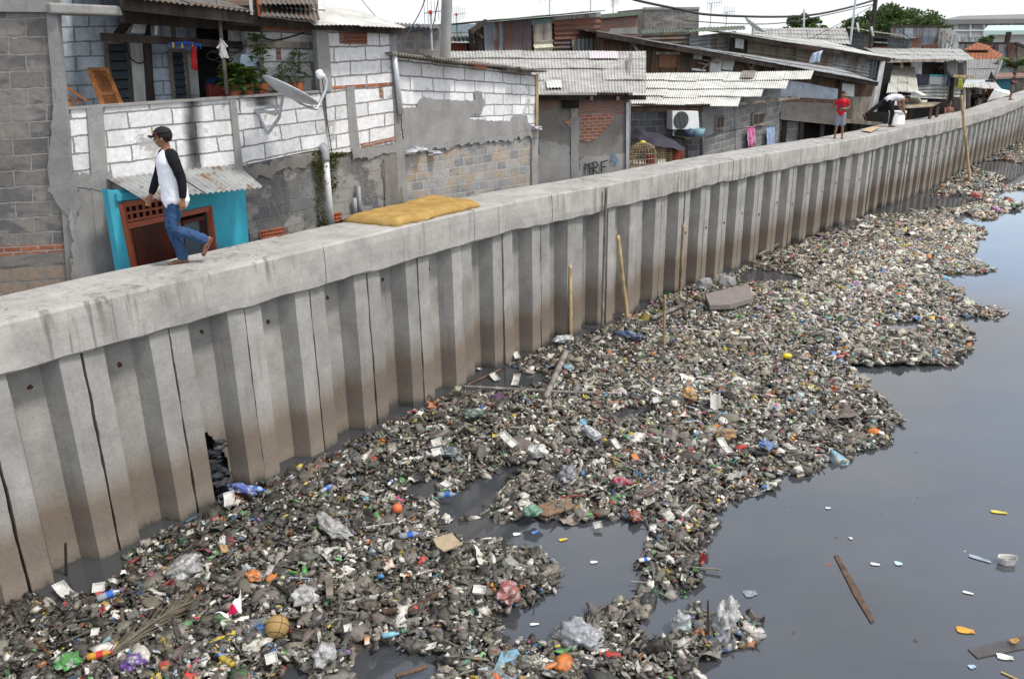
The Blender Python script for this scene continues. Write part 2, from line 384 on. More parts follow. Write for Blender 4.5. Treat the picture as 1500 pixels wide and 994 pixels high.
MT['wood_dark'] = plank('sooty_timber', (.05,.038,.03))
MT['wood_grey'] = plank('weathered_timber', (.27,.235,.19))
MT['wood_orange'] = plank('varnished_wood', (.42,.17,.055), .5)
MT['bamboo'] = plank('bamboo', (.42,.31,.17), .55, (1,1,3))
MT['bamboo_grey'] = plank('grey_bamboo', (.22,.195,.17), .7)
MT['turquoise'] = simple('turquoise_paint', (.045,.36,.47), .7, .12, 4, .2, dirt=.35)
MT['redpaint'] = simple('red_brown_paint', (.30,.065,.022), .45, .2, 6, .15, spec=.5)
MT['reddoor'] = plank('dark_red_door', (.095,.02,.010), .45)
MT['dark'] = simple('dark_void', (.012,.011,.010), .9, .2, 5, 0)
MT['cream'] = simple('old_white_paint', (.66,.67,.64), .7, .15, 3, .2, dirt=.55)
MT['white'] = simple('white_plastic', (.74,.74,.71), .5, .08, 6, .1, dirt=.25)
MT['foamw'] = simple('white_foam', (.54,.53,.49), .6, .2, 12, .15, dirt=.6)
MT['glass'] = M('grimy_glass', .2, .5).col((.06,.075,.085)).m
MT['steel'] = simple('painted_steel', (.50,.52,.54), .4, .15, 8, .1, metal=.2, dirt=.35)
MT['pipe'] = simple('pvc_pipe', (.60,.59,.56), .5, .12, 4, .15, dirt=.5)
MT['pipe_grey'] = simple('grey_pvc', (.26,.27,.28), .5, .1, 5, .1)
MT['terracotta'] = simple('terracotta', (.42,.13,.06), .85, .25, 14)
MT['tile'] = simple('roof_tile', (.40,.125,.05), .85, .5, 3.2, .5, .02, dirt=.5)
_t = brick('roof_tiles', (.42,.14,.055), (.26,.095,.05), (.07,.035,.02), .3, .3, .03, .5, (.10,.07,.05)); MT['tile'] = _t
MT['black'] = simple('black_cloth', (.012,.012,.015), .8, .2, 12)
MT['cable'] = simple('black_cable', (.02,.02,.02), .6, .1, 5, 0)
MT['mud'] = None
# ------------------------------------------------------------------ camera, light, sky
sc = bpy.context.scene
cam = bpy.data.cameras.new('camera'); cam.sensor_width = 36; cam.lens = CF/1500*36; cam.clip_end = 3000; cam.clip_start = .05
co = bpy.data.objects.new('camera', cam); COL.objects.link(co); sc.camera = co
f_ = ray(CX, CY).normalized(); x_ = (ray(CX+500, CY) - ray(CX-500, CY)).normalized(); y_ = -f_.cross(x_)
y_ = x_.cross(f_) * -1 if x_.cross(f_).z < 0 else x_.cross(f_)
mw = Matrix((x_, y_, -f_)).transposed().to_4x4(); mw.translation = EYE; co.matrix_world = mw
SUN_DIR = Vector((.68, -.27, 1.22)).normalized()
sl = bpy.data.lights.new('sun', 'SUN'); sl.energy = SUN_E; sl.angle = R(8); sl.color = (1, .965, .91)
so = bpy.data.objects.new('sun', sl); COL.objects.link(so); so.rotation_euler = SUN_DIR.to_track_quat('Z', 'Y').to_euler(); so.location = (20, -10, 40)
w = bpy.data.worlds.new('World'); sc.world = w; w.use_nodes = True; nt = w.node_tree; nn = nt.nodes; ll = nt.links
bg = nn['Background']; bg.inputs[1].default_value = .1
sky = nn.new('ShaderNodeTexSky'); sky.sky_type = 'NISHITA'; sky.sun_disc = False
sky.sun_elevation = math.asin(SUN_DIR.z); sky.sun_rotation = math.atan2(SUN_DIR.x, SUN_DIR.y); sky.altitude = 0; sky.air_density = 1; sky.dust_density = 2.5
tc = nn.new('ShaderNodeTexCoord'); sx = nn.new('ShaderNodeSeparateXYZ'); ll.new(tc.outputs['Generated'], sx.inputs[0])
def wm(op, a, b=0.0, cl=False):
    o = nn.new('ShaderNodeMath'); o.operation = op; o.use_clamp = cl
    for i, v in enumerate((a, b)):
        if hasattr(v, 'links'): ll.new(v, o.inputs[i])
        else: o.inputs[i].default_value = v
    return o.outputs[0]
# clouds on a flat layer overhead: direction divided by height
hz = wm('ADD', wm('MAXIMUM', sx.outputs[2], 0.0), .12)
cx = wm('DIVIDE', sx.outputs[0], hz); cy = wm('DIVIDE', sx.outputs[1], hz)
cb = nn.new('ShaderNodeCombineXYZ'); ll.new(cx, cb.inputs[0]); ll.new(cy, cb.inputs[1])
n1 = nn.new('ShaderNodeTexNoise'); ll.new(cb.outputs[0], n1.inputs['Vector']); n1.inputs['Scale'].default_value = .55; n1.inputs['Detail'].default_value = 6; n1.inputs['Roughness'].default_value = .55
n2 = nn.new('ShaderNodeTexNoise'); ll.new(cb.outputs[0], n2.inputs['Vector']); n2.inputs['Scale'].default_value = .35; n2.inputs['Detail'].default_value = 4
def wr(f, st):
    o = nn.new('ShaderNodeValToRGB'); e = o.color_ramp.elements
    while len(e) < len(st): e.new(.5)
    for k, (p, c) in enumerate(st): e[k].position = p; e[k].color = (*c, 1)
    ll.new(f, o.inputs[0]); return o.outputs[0]
cloud = wr(n2.outputs['Fac'], [(.3, (.60,.63,.69)), (.48, (.84,.87,.92)), (.68, (1.05,1.05,1.05))])
cm = nn.new('ShaderNodeMix'); cm.data_type = 'RGBA'; cm.blend_type = 'MULTIPLY'; cm.inputs[0].default_value = 1; ll.new(cloud, cm.inputs[6]); ll.new(wr(sx.outputs[2], [(.0, (CLOUD*1.08,)*3), (.3, (CLOUD*1.25,)*3), (.5, (CLOUD*1.6,)*3), (.64, (CLOUD*1.4,)*3), (.82, (CLOUD*.55,)*3), (1.0, (CLOUD*.45,)*3)]), cm.inputs[7])
cov = wr(n1.outputs['Fac'], [(.36, (0,0,0)), (.56, (1,1,1))])
# white towards the horizon, blue gaps a little higher
low = wr(sx.outputs[2], [(.0, (1,1,1)), (.10, (.9,.9,.9)), (.17, (.38,.38,.38)), (.30, (.30,.30,.30)), (.42, (.6,.6,.6))])
fac_ = wm('MAXIMUM', cov, low)
sk = nn.new('ShaderNodeMix'); sk.data_type = 'RGBA'; sk.blend_type = 'MULTIPLY'; sk.inputs[0].default_value = 1; ll.new(sky.outputs[0], sk.inputs[6]); sk.inputs[7].default_value = (4.6,4.6,4.6,1)
hzc = nn.new('ShaderNodeMix'); hzc.data_type = 'RGBA'; ll.new(wr(sx.outputs[2], [(.05, (1,1,1)), (.16, (0,0,0))]), hzc.inputs[0]); ll.new(cm.outputs[2], hzc.inputs[6]); hzc.inputs[7].default_value = (10.2,10.4,10.6,1)
fm = nn.new('ShaderNodeMix'); fm.data_type = 'RGBA'; ll.new(fac_, fm.inputs[0]); ll.new(sk.outputs[2], fm.inputs[6]); ll.new(hzc.outputs[2], fm.inputs[7])
ll.new(fm.outputs[2], bg.inputs[0])
sc.view_settings.view_transform = 'Standard'; sc.view_settings.look = 'None'; sc.view_settings.exposure = EXPO; sc.view_settings.gamma = 1
try: sc.view_settings.use_curve_mapping = False
except Exception: pass
sc.cycles.max_bounces = 6; sc.cycles.diffuse_bounces = 3; sc.cycles.glossy_bounces = 3; sc.cycles.transparent_max_bounces = 8
sc.cycles.use_denoising = True
# ------------------------------------------------------------------ water and land
m = M('canal_water', .035, .5); m.b.inputs['IOR'].default_value = 1.5; m.b.inputs['Specular IOR Level'].default_value = .85
wn = m.ramp(m.noise(m.pos((.5,.9,1)), .45, 6, .6), [(.35, 0.0), (.65, 1.0)]); m.col(m.mix(wn, (.036,.040,.045), (.058,.060,.062)))
m.b.inputs['Roughness'].default_value = .03
scn = m.noise(m.pos((1,1,1), (3,8,0)), 1.1, 9, .72); m.set(m.b, 'Roughness', m.ramp(scn, [(.5, .03), (.66, .13)]))
rip = m.noise(m.pos((1,1,1)), 3.0, 3); rip2 = m.noise(m.pos((1,.5,1)), .9, 2)
m.bump(m.math('ADD', m.math('MULTIPLY', rip, .3), rip2), .05, .03)
def sheet(name, pts, z, mat, kind='structure'):
    mb = MB(); mb.poly([(x, y, z) for x, y in pts]); o = mb.build(name, mat, origin=(0,0,z)); o['kind'] = kind; return o
sheet('water', [(-60,-60), (900,-60), (900,900), (-60,900)], 0, m.m)
m = M('alley_earth', .95, .1); m.col(m.mix(m.noise(m.pos(), 3, 8, .7), (.09,.075,.06), (.19,.17,.145))); m.bump(m.noise(m.pos(), 9, 6), .6, .03)
BACK = [G2[i] - outw(i)*.5 for i in range(NM)]
def gz(x, y): return 1.0 - .5*min(1, max(0, (y-18)/20))
mb = MB()
LEFTD = Vector((-.79, .61))
rows = []
for i, b in enumerate(BACK):
    r = []
    for d in (0, 2, 6, 20, 80, 900): p = b + LEFTD*d; r.append((p.x, p.y, gz(p.x, p.y)))
    rows.append(r)
e = BACK[-1]
rows.append([(e.x+700+0*k, e.y+850, .5) if k == 0 else (e.x+700+LEFTD.x*d, e.y+850+LEFTD.y*d, .5) for k, d in enumerate((0, 2, 6, 20, 80, 900))])
for r in rows: mb.v += r
for i in range(len(rows)-1):
    for k in range(5): q = i*6+k; mb.f.append((q, q+6, q+7, q+1))
o = mb.build('ground', m.m, origin=(0,0,0)); o['kind'] = 'structure'
# ------------------------------------------------------------------ the embankment: sheet piles and cap beam
wl = thing('flood_wall', 'long curving concrete sheet pile wall with a thick cap beam along the canal', 'wall', (G2[8].x, G2[8].y, 0))
PROF = [(0,0), (.235,0), (.335,-.24), (.655,-.24), (.765,0), (1.0,0)]
rp = random.Random(3)
def pile(i):
    a, b = G2[i], G2[i+1]; t = (b-a); L = t.length; t = t/L; o = Vector((t.y, -t.x))
    top = (CZB[i]+CZB[i+1])/2 + .12; gapw = .014 + rp.random()*.012
    # the marks are right-hand flange corners: joint lies .235 to the left
    sh = -.235
    mb = MB(); xs = []
    for k in range(len(PROF)-1):
        (u0, d0_), (u1, d1_) = PROF[k], PROF[k+1]; n = 3 if i != HOLE else 12
        for q in range(n): xs.append((u0+(u1-u0)*q/n, d0_+(d1_-d0_)*q/n))
    xs.append(PROF[-1]); nz = 26 if i != HOLE else 110; lean = rp.uniform(-.012, .012); dz = rp.uniform(-.02, .02)
    def fn(u, v):
        k = round(u*(len(xs)-1)); uu, dd = xs[k]; z = -.5 + (top+.5)*v
        uu = uu*(L - gapw) + gapw/2 + sh*L + lean*(v-.5)
        if k == 0 or k == len(xs)-1: uu += noise.noise(Vector((i*3.1+(1 if k else 0), z*3.3, 2)))*.014*(1 if k == 0 else -1) + abs(noise.noise(Vector((i*2.1, z*8, k))))*.01*(1 if k == 0 else -1)
        dd = dd + noise.noise(Vector((i*1.7+uu*2, z*1.3, 0)))*.010 + dz
        p = a + t*uu + o*dd
        return (p.x, p.y, z)
    mb.grid(len(xs)-1, nz, fn)
    if i == HOLE:
        W = len(xs); keep = []
        for f in mb.f:
            c = Vector((0,0,0))
            for q in f: c += Vector(mb.v[q])
            c /= 4; uu = (Vector((c.x, c.y))-a).dot(t)/L - sh
            lim = 1.0 + noise.noise(Vector((uu*9, 3, c.z*5)))*.1 - max(0, uu-.40)*2.6
            if .0 < uu < .62 and uu > .27 and c.z < lim: continue
            keep.append(f)
        mb.f = keep
    # thickness at both joint edges
    W = len(xs)
    for side in (0, W-1):
        base = len(mb.v); col = [mb.v[j*W+side] for j in range(nz+1)]
        mb.v += [(c[0]-o.x*.16, c[1]-o.y*.16, c[2]) for c in col]
        for j in range(nz):
            q = (j*W+side, (j+1)*W+side, base+j+1, base+j); mb.f.append(q if side else q[::-1])
    ob = mb.build('sheet_pile', MT['pile'], wl)
    if i > 3:
        mk = MB(); k_ = 1 if (i > 18) else 0; uu = (.12 if k_ else .5)+rp.uniform(-.03,.03); zz = (1.35 if k_ else 2.15)+rp.uniform(-.12,.12); dd = (0 if k_ else -.24)+.012+dz; c = a+t*((uu+sh)*L)+o*dd; pts = []
        for q in range(9):
            an = q/9*6.283; rr_ = rp.uniform(.014,.034); pts.append((c.x+t.x*math.cos(an)*rr_, c.y+t.y*math.cos(an)*rr_, zz+math.sin(an)*rr_*1.2))
        mk.poly(pts); n_ = len(pts); mk.v += [(x-o.x*.02, y-o.y*.02, z) for x, y, z in pts]; mk.f += [(q, n_+q, n_+(q+1) % n_, (q+1) % n_) for q in range(n_)]
        mk.build('lifting_mark', MT['rustmark'], ob)
    if i == HOLE: ob['label'] = 'sheet pile with its foot broken open into a dark hole'
    return ob
HOLE = 7
MT['rustmark'] = simple('rust_mark', (.10,.05,.03), .9, .6, 30, .8, .02)
for i in range(0, min(NM-1, 92)): pile(i)
# dark earth fill behind the piles
mb = MB()
for i in range(NM):
    p = G2[i]-outw(i)*.47; mb.v += [(p.x, p.y, -.5), (p.x, p.y, CZB[i]+.1)]
for i in range(NM-1): mb.f.append((2*i, 2*i+2, 2*i+3, 2*i+1))
o = mb.build('earth_fill', simple('wet_earth', (.03,.027,.022), .9, .3, 6, .6, .02), wl)
# cap beam in poured lengths
SEGS = [0, 4, 9, 12, 14, 16, 19, 21, 23, 25, 28, 32, 36, 41, 46, 52, 58, 66, 74, NM-1]
SEGS = [s for s in SEGS if s < NM]
if SEGS[-1] != NM-1: SEGS.append(NM-1)
def lin(arr, x):
    i = min(int(x), len(arr)-2); f = x-i; return arr[i]*(1-f)+arr[i+1]*f
OW = [outw(i) for i in range(NM)]
for s0, s1 in zip(SEGS[:-1], SEGS[1:]):
    n = (s1-s0)*7; mb = MB(); off = rp.uniform(-.012, .012); dzs = rp.uniform(-.01, .012)
    # section: front bottom -> front top -> back top -> back bottom, (outward, z fraction)
    SEC = [(-.40,0,'b'), (-.1,0,'b'), (.045,0,'b'), (.075,.05,'f'), (.08,.25,'f'), (.08,.5,'f'), (.078,.75,'f'), (.07,.95,'f'), (.045,1,'t'), (-.2,1,'t'), (-.45,1,'t'), (-.7,1,'t'), (-.93,1,'t'), (-.97,.93,'f'), (-.97,0,'f')]
    def fn(u, v):
        x = s0 + (s1-s0)*u; x = min(max(x, s0+.004), s1-.004)
        g = lin(G2, x); ow = lin(OW, x).normalized(); k = round(v*(len(SEC)-1)); d, zf, kk = SEC[k]
        zt, zb = lin(CZT, x), lin(CZB, x); z = zb + (zt-zb)*zf
        w = Vector((x, k*.35, 0))
        d += noise.noise(w*1.1)*.014 + off*(k < 9)
        if kk == 'b' or zf <= .05: z += noise.noise(Vector((x*2.2, k*.2, 5)))*.035 + noise.noise(Vector((x*9, k*.5, 1)))*.016
        elif kk == 't': z += noise.noise(Vector((x*1.6, k*.6, 8)))*.012 + dzs
        p = g + ow*d; return (p.x, p.y, z)
    mb.grid(n, len(SEC)-1, fn, flip=True)
    W = n+1
    mb.f.append(tuple(k*W for k in range(len(SEC)))); mb.f.append(tuple(k*W+n for k in range(len(SEC)))[::-1])
    mb.build('cap_beam', MT['cap'], wl)
# ------------------------------------------------------------------ floating litter
ISLE = [(-700,1400),(-400,1050),(-60,935),(20,885),(80,850),(125,852),(200,800),(305,752),(330,735),(400,705),(495,665),(575,622),(640,590),(690,560),(745,535),(805,512),(850,496),(900,474),(940,455),(1000,424),(1040,412),(1080,396),(1130,375),(1180,352),(1210,342),(1250,333),(1262,322),(1300,310),(1345,300),(1370,285),(1385,268),(1400,256),(1425,246),(1450,232),(1478,216),(1500,206),(1540,190),(1640,185),(1640,230),(1510,236),(1493,240),(1478,236),(1466,234),(1440,238),(1428,247),(1440,252),(1462,256),(1473,262),(1462,268),(1452,272),(1478,274),(1500,270),(1540,268),(1540,280),(1495,277),(1470,279),(1448,284),(1462,292),(1480,296),(1498,302),(1482,306),(1458,314),(1466,320),(1440,322),(1415,314),(1396,322),(1400,330),(1434,334),(1441,340),(1425,352),(1432,366),(1426,380),(1440,388),(1455,393),(1448,398),(1410,400),(1378,404),(1392,418),(1406,428),(1412,440),(1400,448),(1440,448),(1472,452),(1474,460),(1455,466),(1410,466),(1402,472),(1412,486),(1430,505),(1422,522),(1405,530),(1396,545),(1372,562),(1366,580),(1382,604),(1368,614),(1322,620),(1308,640),(1300,655),(1240,668),(1205,684),(1170,694),(1140,700),(1118,732),(1075,738),(1048,748),(1052,770),(1036,795),(1030,825),(1022,850),(1000,868),(960,874),(935,905),(938,925),(985,936),(1005,915),(1000,890),(1022,885),(1045,915),(1060,880),(1085,915),(1092,945),(1068,968),(1030,975),(1025,1010),(1000,1200),(900,1600),(-700,1600)]
POOLS = [[(690,770),(720,760),(760,754),(860,760),(950,762),(948,790),(920,822),(926,858),(905,882),(850,908),(800,938),(725,934),(716,905),(770,884),(826,852),(818,834),(785,804),(740,792),(700,790)],
 [(688,548),(745,540),(800,548),(790,572),(720,576),(660,572)], [(904,600),(955,594),(960,606),(915,622),(903,616)], [(1080,398),(1130,396),(1182,408),(1175,416),(1110,414),(1084,412)],
 [(585,735),(600,705),(650,700),(640,725)], [(640,735),(730,690),(770,680),(735,720),(690,755),(655,760)], [(66,850),(90,822),(165,815),(180,838),(150,862),(105,880),(60,890)],
 [(500,1010),(512,962),(556,948),(618,960),(640,978),(632,1010)], [(650,790),(655,765),(712,752),(720,790),(690,792)], [(1270,300),(1330,290),(1420,286),(1430,298),(1395,306),(1330,312),(1290,318)],
 [(1405,290),(1440,284),(1452,294),(1420,300)], [(1290,478),(1340,472),(1350,484),(1310,490)], [(415,1010),(400,985),(440,975),(470,1010)]]
SPOTSM = []
def inpoly(px, py, poly):
    c = np.zeros(px.shape, bool); n = len(poly); j = n-1
    for i in range(n):
        xi, yi = poly[i]; xj, yj = poly[j]
        if yi != yj:
            k = ((yi > py) != (yj > py)) & (px < (xj-xi)*(py-yi)/(yj-yi)+xi); c ^= k
        j = i
    return c
def nproj(X, Y, Z=0.0):
    z = Z-CH; d = Y*_cp - z*_sp; b = (Y*_sp + z*_cp)/d*CF; a = X/d*CF
    return CX + _cr*a - _sr*b, CY - (_sr*a + _cr*b)
def vnoise(x, y, seed=0):
    xi = np.floor(x).astype(np.int64); yi = np.floor(y).astype(np.int64); fx = x-xi; fy = y-yi
    fx = fx*fx*(3-2*fx); fy = fy*fy*(3-2*fy)
    def h(a, b):
        n = (a*374761393 + b*668265263 + seed*974634777) & 0x7fffffff; n = ((n ^ (n >> 13))*1274126177) & 0x7fffffff
        return (n ^ (n >> 16)) % 65536/65536.
    return (h(xi, yi)*(1-fx)+h(xi+1, yi)*fx)*(1-fy) + (h(xi, yi+1)*(1-fx)+h(xi+1, yi+1)*fx)*fy
def vfbm(x, y, seed=0, o=4):
    s = 0; a = .5
    for k in range(o): s = s + a*vnoise(x*2**k, y*2**k, seed+k); a *= .5
    return s
def isle(X, Y):
    """1 inside the litter, 0 on open water; world-space noise roughens the border"""
    dx = (vfbm(X*1.3, Y*1.3, 1)-.47)*.35 + (vfbm(X*5, Y*5, 5)-.47)*.30; dy = (vfbm(X*1.3, Y*1.3, 11)-.47)*.35 + (vfbm(X*5, Y*5, 15)-.47)*.30
    px, py = nproj(X+dx, Y+dy); ok = inpoly(px, py, ISLE)
    for p in POOLS: ok &= ~inpoly(px, py, p)
    return ok
# keep litter on the canal side of the piles
_gx = np.array([g.x for g in G2]); _gy = np.array([g.y for g in G2])
def wallside(X, Y):
    best = np.full(X.shape, 1e9); sd = np.zeros(X.shape)
    for i in range(0, NM-1):
        a = G2[i]; b = G2[i+1]; t = b-a; L2 = t.length_squared
        u = np.clip(((X-a.x)*t.x + (Y-a.y)*t.y)/L2, 0, 1); dx = X-(a.x+u*t.x); dy = Y-(a.y+u*t.y); d = np.hypot(dx, dy)
        s = (dx*t.y - dy*t.x)/math.sqrt(L2); m_ = d < best; best = np.where(m_, d, best); sd = np.where(m_, s, sd)
    return np.where(sd >= 0, best, -best)
def sample(n, x0, x1, y0, y1, keepf=None):
    X = RNG.uniform(x0, x1, n); Y = RNG.uniform(y0, y1, n); ok = isle(X, Y); X, Y = X[ok], Y[ok]
    ws = wallside(X, Y); ok = ws > .05; return X[ok], Y[ok], ws[ok]
# palettes (base colours)
PAL = np.array([(.20,.185,.16),(.27,.25,.215),(.15,.14,.125),(.34,.32,.28),(.10,.095,.09),(.05,.05,.05),(.42,.40,.36),(.22,.19,.15),(.26,.24,.22),(.30,.27,.22)])
PW = np.array([.10,.14,.08,.17,.08,.09,.18,.05,.06,.05]); PW /= PW.sum()
ACC = np.array([(.66,.66,.63),(.74,.73,.70),(.55,.05,.04),(.06,.22,.52),(.10,.38,.10),(.62,.48,.05),(.62,.20,.04),(.20,.42,.58),(.45,.10,.22),(.04,.25,.16),(.30,.15,.42),(.45,.55,.60),(.38,.24,.10)])
AW = np.array([.27,.20,.055,.06,.07,.075,.055,.05,.025,.03,.02,.06,.06]); AW /= AW.sum()
def ico(sub):
    b = bmesh.new(); bmesh.ops.create_icosphere(b, subdivisions=sub, radius=1); v = np.array([p.co[:] for p in b.verts]); f = np.array([[q.index for q in p.verts] for p in b.faces]); b.free(); return v, f
def tri(fs):
    o = []
    for f in fs:
        for k in range(1, len(f)-1): o.append((f[0], f[k], f[k+1]))
    return np.array(o)
TPL = {}
def bagt(sub, flat, amp, seed):
    v, f = ico(sub); w = np.array([1 + amp*(noise.noise(Vector(p)*2.1 + Vector((seed*7., 0, 0))) + .6*noise.noise(Vector(p)*4.6 + Vector((0, seed*5., 0)))) for p in v])
    v = v*w[:, None]; v[:, 2] *= flat; v[:, 0] *= 1.25; return v, f
TPL['bag'] = [bagt(2, .5, .75, s) for s in range(9)]
TPL['lump'] = [bagt(1, .5, .5, s+20) for s in range(10)]
def sheett(seed, n=5, lift=.75):
    v = []
    for j in range(n+1):
        for i in range(n+1):
            x, y = i/n*2-1, j/n*2-1; x += noise.noise(Vector((x*1.5, y*1.5, seed)))*.35; y += noise.noise(Vector((x*1.5, y*1.5, seed+40)))*.35
            v.append((x*1.15, y*.8, lift*(noise.noise(Vector((x*1.3, y*1.3, seed+80))) + .6*noise.noise(Vector((x*3.1, y*3.1, seed+90)))) + .1))
    f = []
    for j in range(n):
        for i in range(n): q = j*(n+1)+i; f += [(q, q+1, q+n+2), (q, q+n+2, q+n+1)]
    return np.array(v), np.array(f)
TPL['sheet'] = [sheett(s*3.3) for s in range(12)]
TPL['flat'] = [sheett(s*2.1+60, 2, .3) for s in range(6)]
def lath(prof, n=8, ax='x'):
    m_ = MB(); m_.lathe((0,0,0), prof, n); v = np.array(m_.v); 
    if ax == 'x': v = v[:, [2, 0, 1]]
    return v, tri(m_.f)
TPL['bottle'] = [lath([(.16,-1.05),(.28,-1.0),(.28,-.1),(.24,.0),(.28,.1),(.28,.45),(.1,.8),(.1,1.0)]), lath([(.3,-.9),(.33,-.85),(.31,.3),(.2,.55),(.13,.8)])]
TPL['cup'] = [lath([(.34,-.55),(.46,.5),(.41,.5),(.30,-.45)], 9)]
m_ = MB(); m_.hexa([(-1,-.75,0),(1,-.75,0),(1,.75,0),(-1,.75,0),(-1.15,-.9,.35),(1.15,-.9,.35),(1.15,.9,.35),(-1.15,.9,.35)]); TPL['tray'] = [(np.array(m_.v), tri(m_.f))]
m_ = MB(); m_.hexa([(-1,-.06,-.03),(1,-.05,-.03),(1,.05,-.03),(-1,.06,-.03),(-1,-.06,.04),(1,-.05,.1),(1,.05,.1),(-1,.06,.04)]); TPL['stick'] = [(np.array(m_.v), tri(m_.f))]
def leaft(s):
    n = 5; v = []; 
    for k in range(n+1):
        t = k/n; w_ = .13*math.sin(math.pi*min(1, t*.9+.08)); z = .12*math.sin(t*3+s); v += [(t*2-1, -w_, z), (t*2-1, w_, z+.03*s)]
    f = []
    for k in range(n): q = 2*k; f += [(q, q+1, q+3), (q, q+3, q+2)]
    return np.array(v), np.array(f)
TPL['leaf'] = [leaft(s) for s in (0, 1, 2)]
class Batch:
    def __init__(s): s.V = []; s.F = []; s.C = []; s.SM = []; s.n = 0
    def add(s, kind, X, Y, Z, size, col, tilt=.5, squash=None, col2=None):
        N = len(X); vs = RNG.integers(0, len(TPL[kind]), N)
        rz = RNG.uniform(0, 2*math.pi, N); rx = RNG.normal(0, tilt, N); ry = RNG.normal(0, tilt, N)
        for k in range(len(TPL[kind])):
            ix = np.where(vs == k)[0]
            if not len(ix): continue
            v, f = TPL[kind][k]; S = size[ix]; a, b, c = rx[ix], ry[ix], rz[ix]
            sx_ = RNG.uniform(.75, 1.3, len(ix)); sy_ = RNG.uniform(.7, 1.2, len(ix))
            P = np.repeat(v[None], len(ix), 0); P[:, :, 0] *= sx_[:, None]; P[:, :, 1] *= sy_[:, None]
            y = P[:, :, 1]*np.cos(a)[:, None] - P[:, :, 2]*np.sin(a)[:, None]; z = P[:, :, 1]*np.sin(a)[:, None] + P[:, :, 2]*np.cos(a)[:, None]
            x = P[:, :, 0]*np.cos(b)[:, None] + z*np.sin(b)[:, None]; z = -P[:, :, 0]*np.sin(b)[:, None] + z*np.cos(b)[:, None]
            x2 = x*np.cos(c)[:, None] - y*np.sin(c)[:, None]; y2 = x*np.sin(c)[:, None] + y*np.cos(c)[:, None]
            Q = np.stack([x2*S[:, None]+X[ix][:, None], y2*S[:, None]+Y[ix][:, None], z*S[:, None]+Z[ix][:, None]], 2)
            s.V.append(Q.reshape(-1, 3)); s.F.append((f[None] + (np.arange(len(ix))*len(v))[:, None, None] + s.n).reshape(-1, 3)); s.n += len(ix)*len(v); s.SM.append(np.full(len(ix)*len(f), kind in ('bag','lump','bottle','cup')))
            cc = np.repeat(col[ix], len(v), 0).reshape(len(ix), len(v), 3)
            if col2 is not None:
                msk = RNG.random((len(ix), len(v))) < .3; msk &= (RNG.random(len(ix)) < .5)[:, None]; cc = np.where(msk[:, :, None], col2[ix][:, None, :], cc)
            s.C.append(cc.reshape(-1, 3))
    def build(s, name, mat):
        V = np.concatenate(s.V); F = np.concatenate(s.F); C = np.concatenate(s.C); me = bpy.data.meshes.new(name)
        me.vertices.add(len(V)); me.vertices.foreach_set('co', V.astype(np.float32).ravel()); me.loops.add(F.size); me.loops.foreach_set('vertex_index', F.astype(np.int32).ravel())
        me.polygons.add(len(F)); me.polygons.foreach_set('loop_start', np.arange(0, F.size, 3, dtype=np.int32)); me.polygons.foreach_set('loop_total', np.full(len(F), 3, dtype=np.int32))
        at = me.color_attributes.new('tint', 'FLOAT_COLOR', 'POINT'); at.data.foreach_set('color', np.concatenate([C, np.ones((len(C), 1))], 1).astype(np.float32).ravel())
        me.polygons.foreach_set('use_smooth', np.concatenate(s.SM)); me.update(); me.validate(); me.materials.append(mat); o = bpy.data.objects.new(name, me); COL.objects.link(o); return o
def edge(X, Y):
    e = 0
    for k in range(8):
        a = k*math.pi/4; r_ = .22 if k % 2 else .45; e = e + isle(X+math.cos(a)*r_, Y+math.sin(a)*r_)
    return np.clip((e/8.-.45)*1.8, 0, 1)
def heightf(X, Y): return .006 + edge(X, Y)*(.015 + .085*vfbm(X*.9, Y*.9, 31) + .03*vnoise(X*4, Y*4, 37))
m = M('litter', .6, .35); vc = m.new('ShaderNodeVertexColor', layer_name='tint')
mudn = m.noise(m.pos(), 18, 6, .7); c = m.mix(m.math('MULTIPLY', m.ramp(mudn, [(.45, 0.0), (.62, 1.0)]), .55), vc.outputs[0], (.105,.095,.08))
m.col(c); m.bump(m.noise(m.pos(), 38, 6, .65), 1.0, .010); m.set(m.b, 'Roughness', m.ramp(m.noise(m.pos(), 9), [(.38, .2), (.62, .75)]))
LITM = m.m
B_ = Batch()
def mudlevel(X, Y):  # dirtier (darker, less colour) by the piles and in the lower left, brighter further out
    ws = wallside(X, Y); return np.clip(1.25 - ws*.16, .35, 1.0)
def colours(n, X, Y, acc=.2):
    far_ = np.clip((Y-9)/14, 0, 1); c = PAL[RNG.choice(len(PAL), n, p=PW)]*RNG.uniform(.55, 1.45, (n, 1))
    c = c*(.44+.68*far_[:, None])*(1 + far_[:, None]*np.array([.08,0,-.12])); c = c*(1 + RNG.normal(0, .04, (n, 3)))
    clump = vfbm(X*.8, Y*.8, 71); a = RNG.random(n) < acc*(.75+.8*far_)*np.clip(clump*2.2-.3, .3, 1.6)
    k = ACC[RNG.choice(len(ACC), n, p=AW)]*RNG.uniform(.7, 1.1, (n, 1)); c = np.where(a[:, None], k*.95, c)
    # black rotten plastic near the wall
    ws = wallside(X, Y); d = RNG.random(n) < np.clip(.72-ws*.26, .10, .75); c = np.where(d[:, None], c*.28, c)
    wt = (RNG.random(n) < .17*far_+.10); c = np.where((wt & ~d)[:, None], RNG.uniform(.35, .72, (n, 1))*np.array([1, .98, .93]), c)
    return np.clip(c*np.array([1.04, 1.0, .92]), .01, .8)
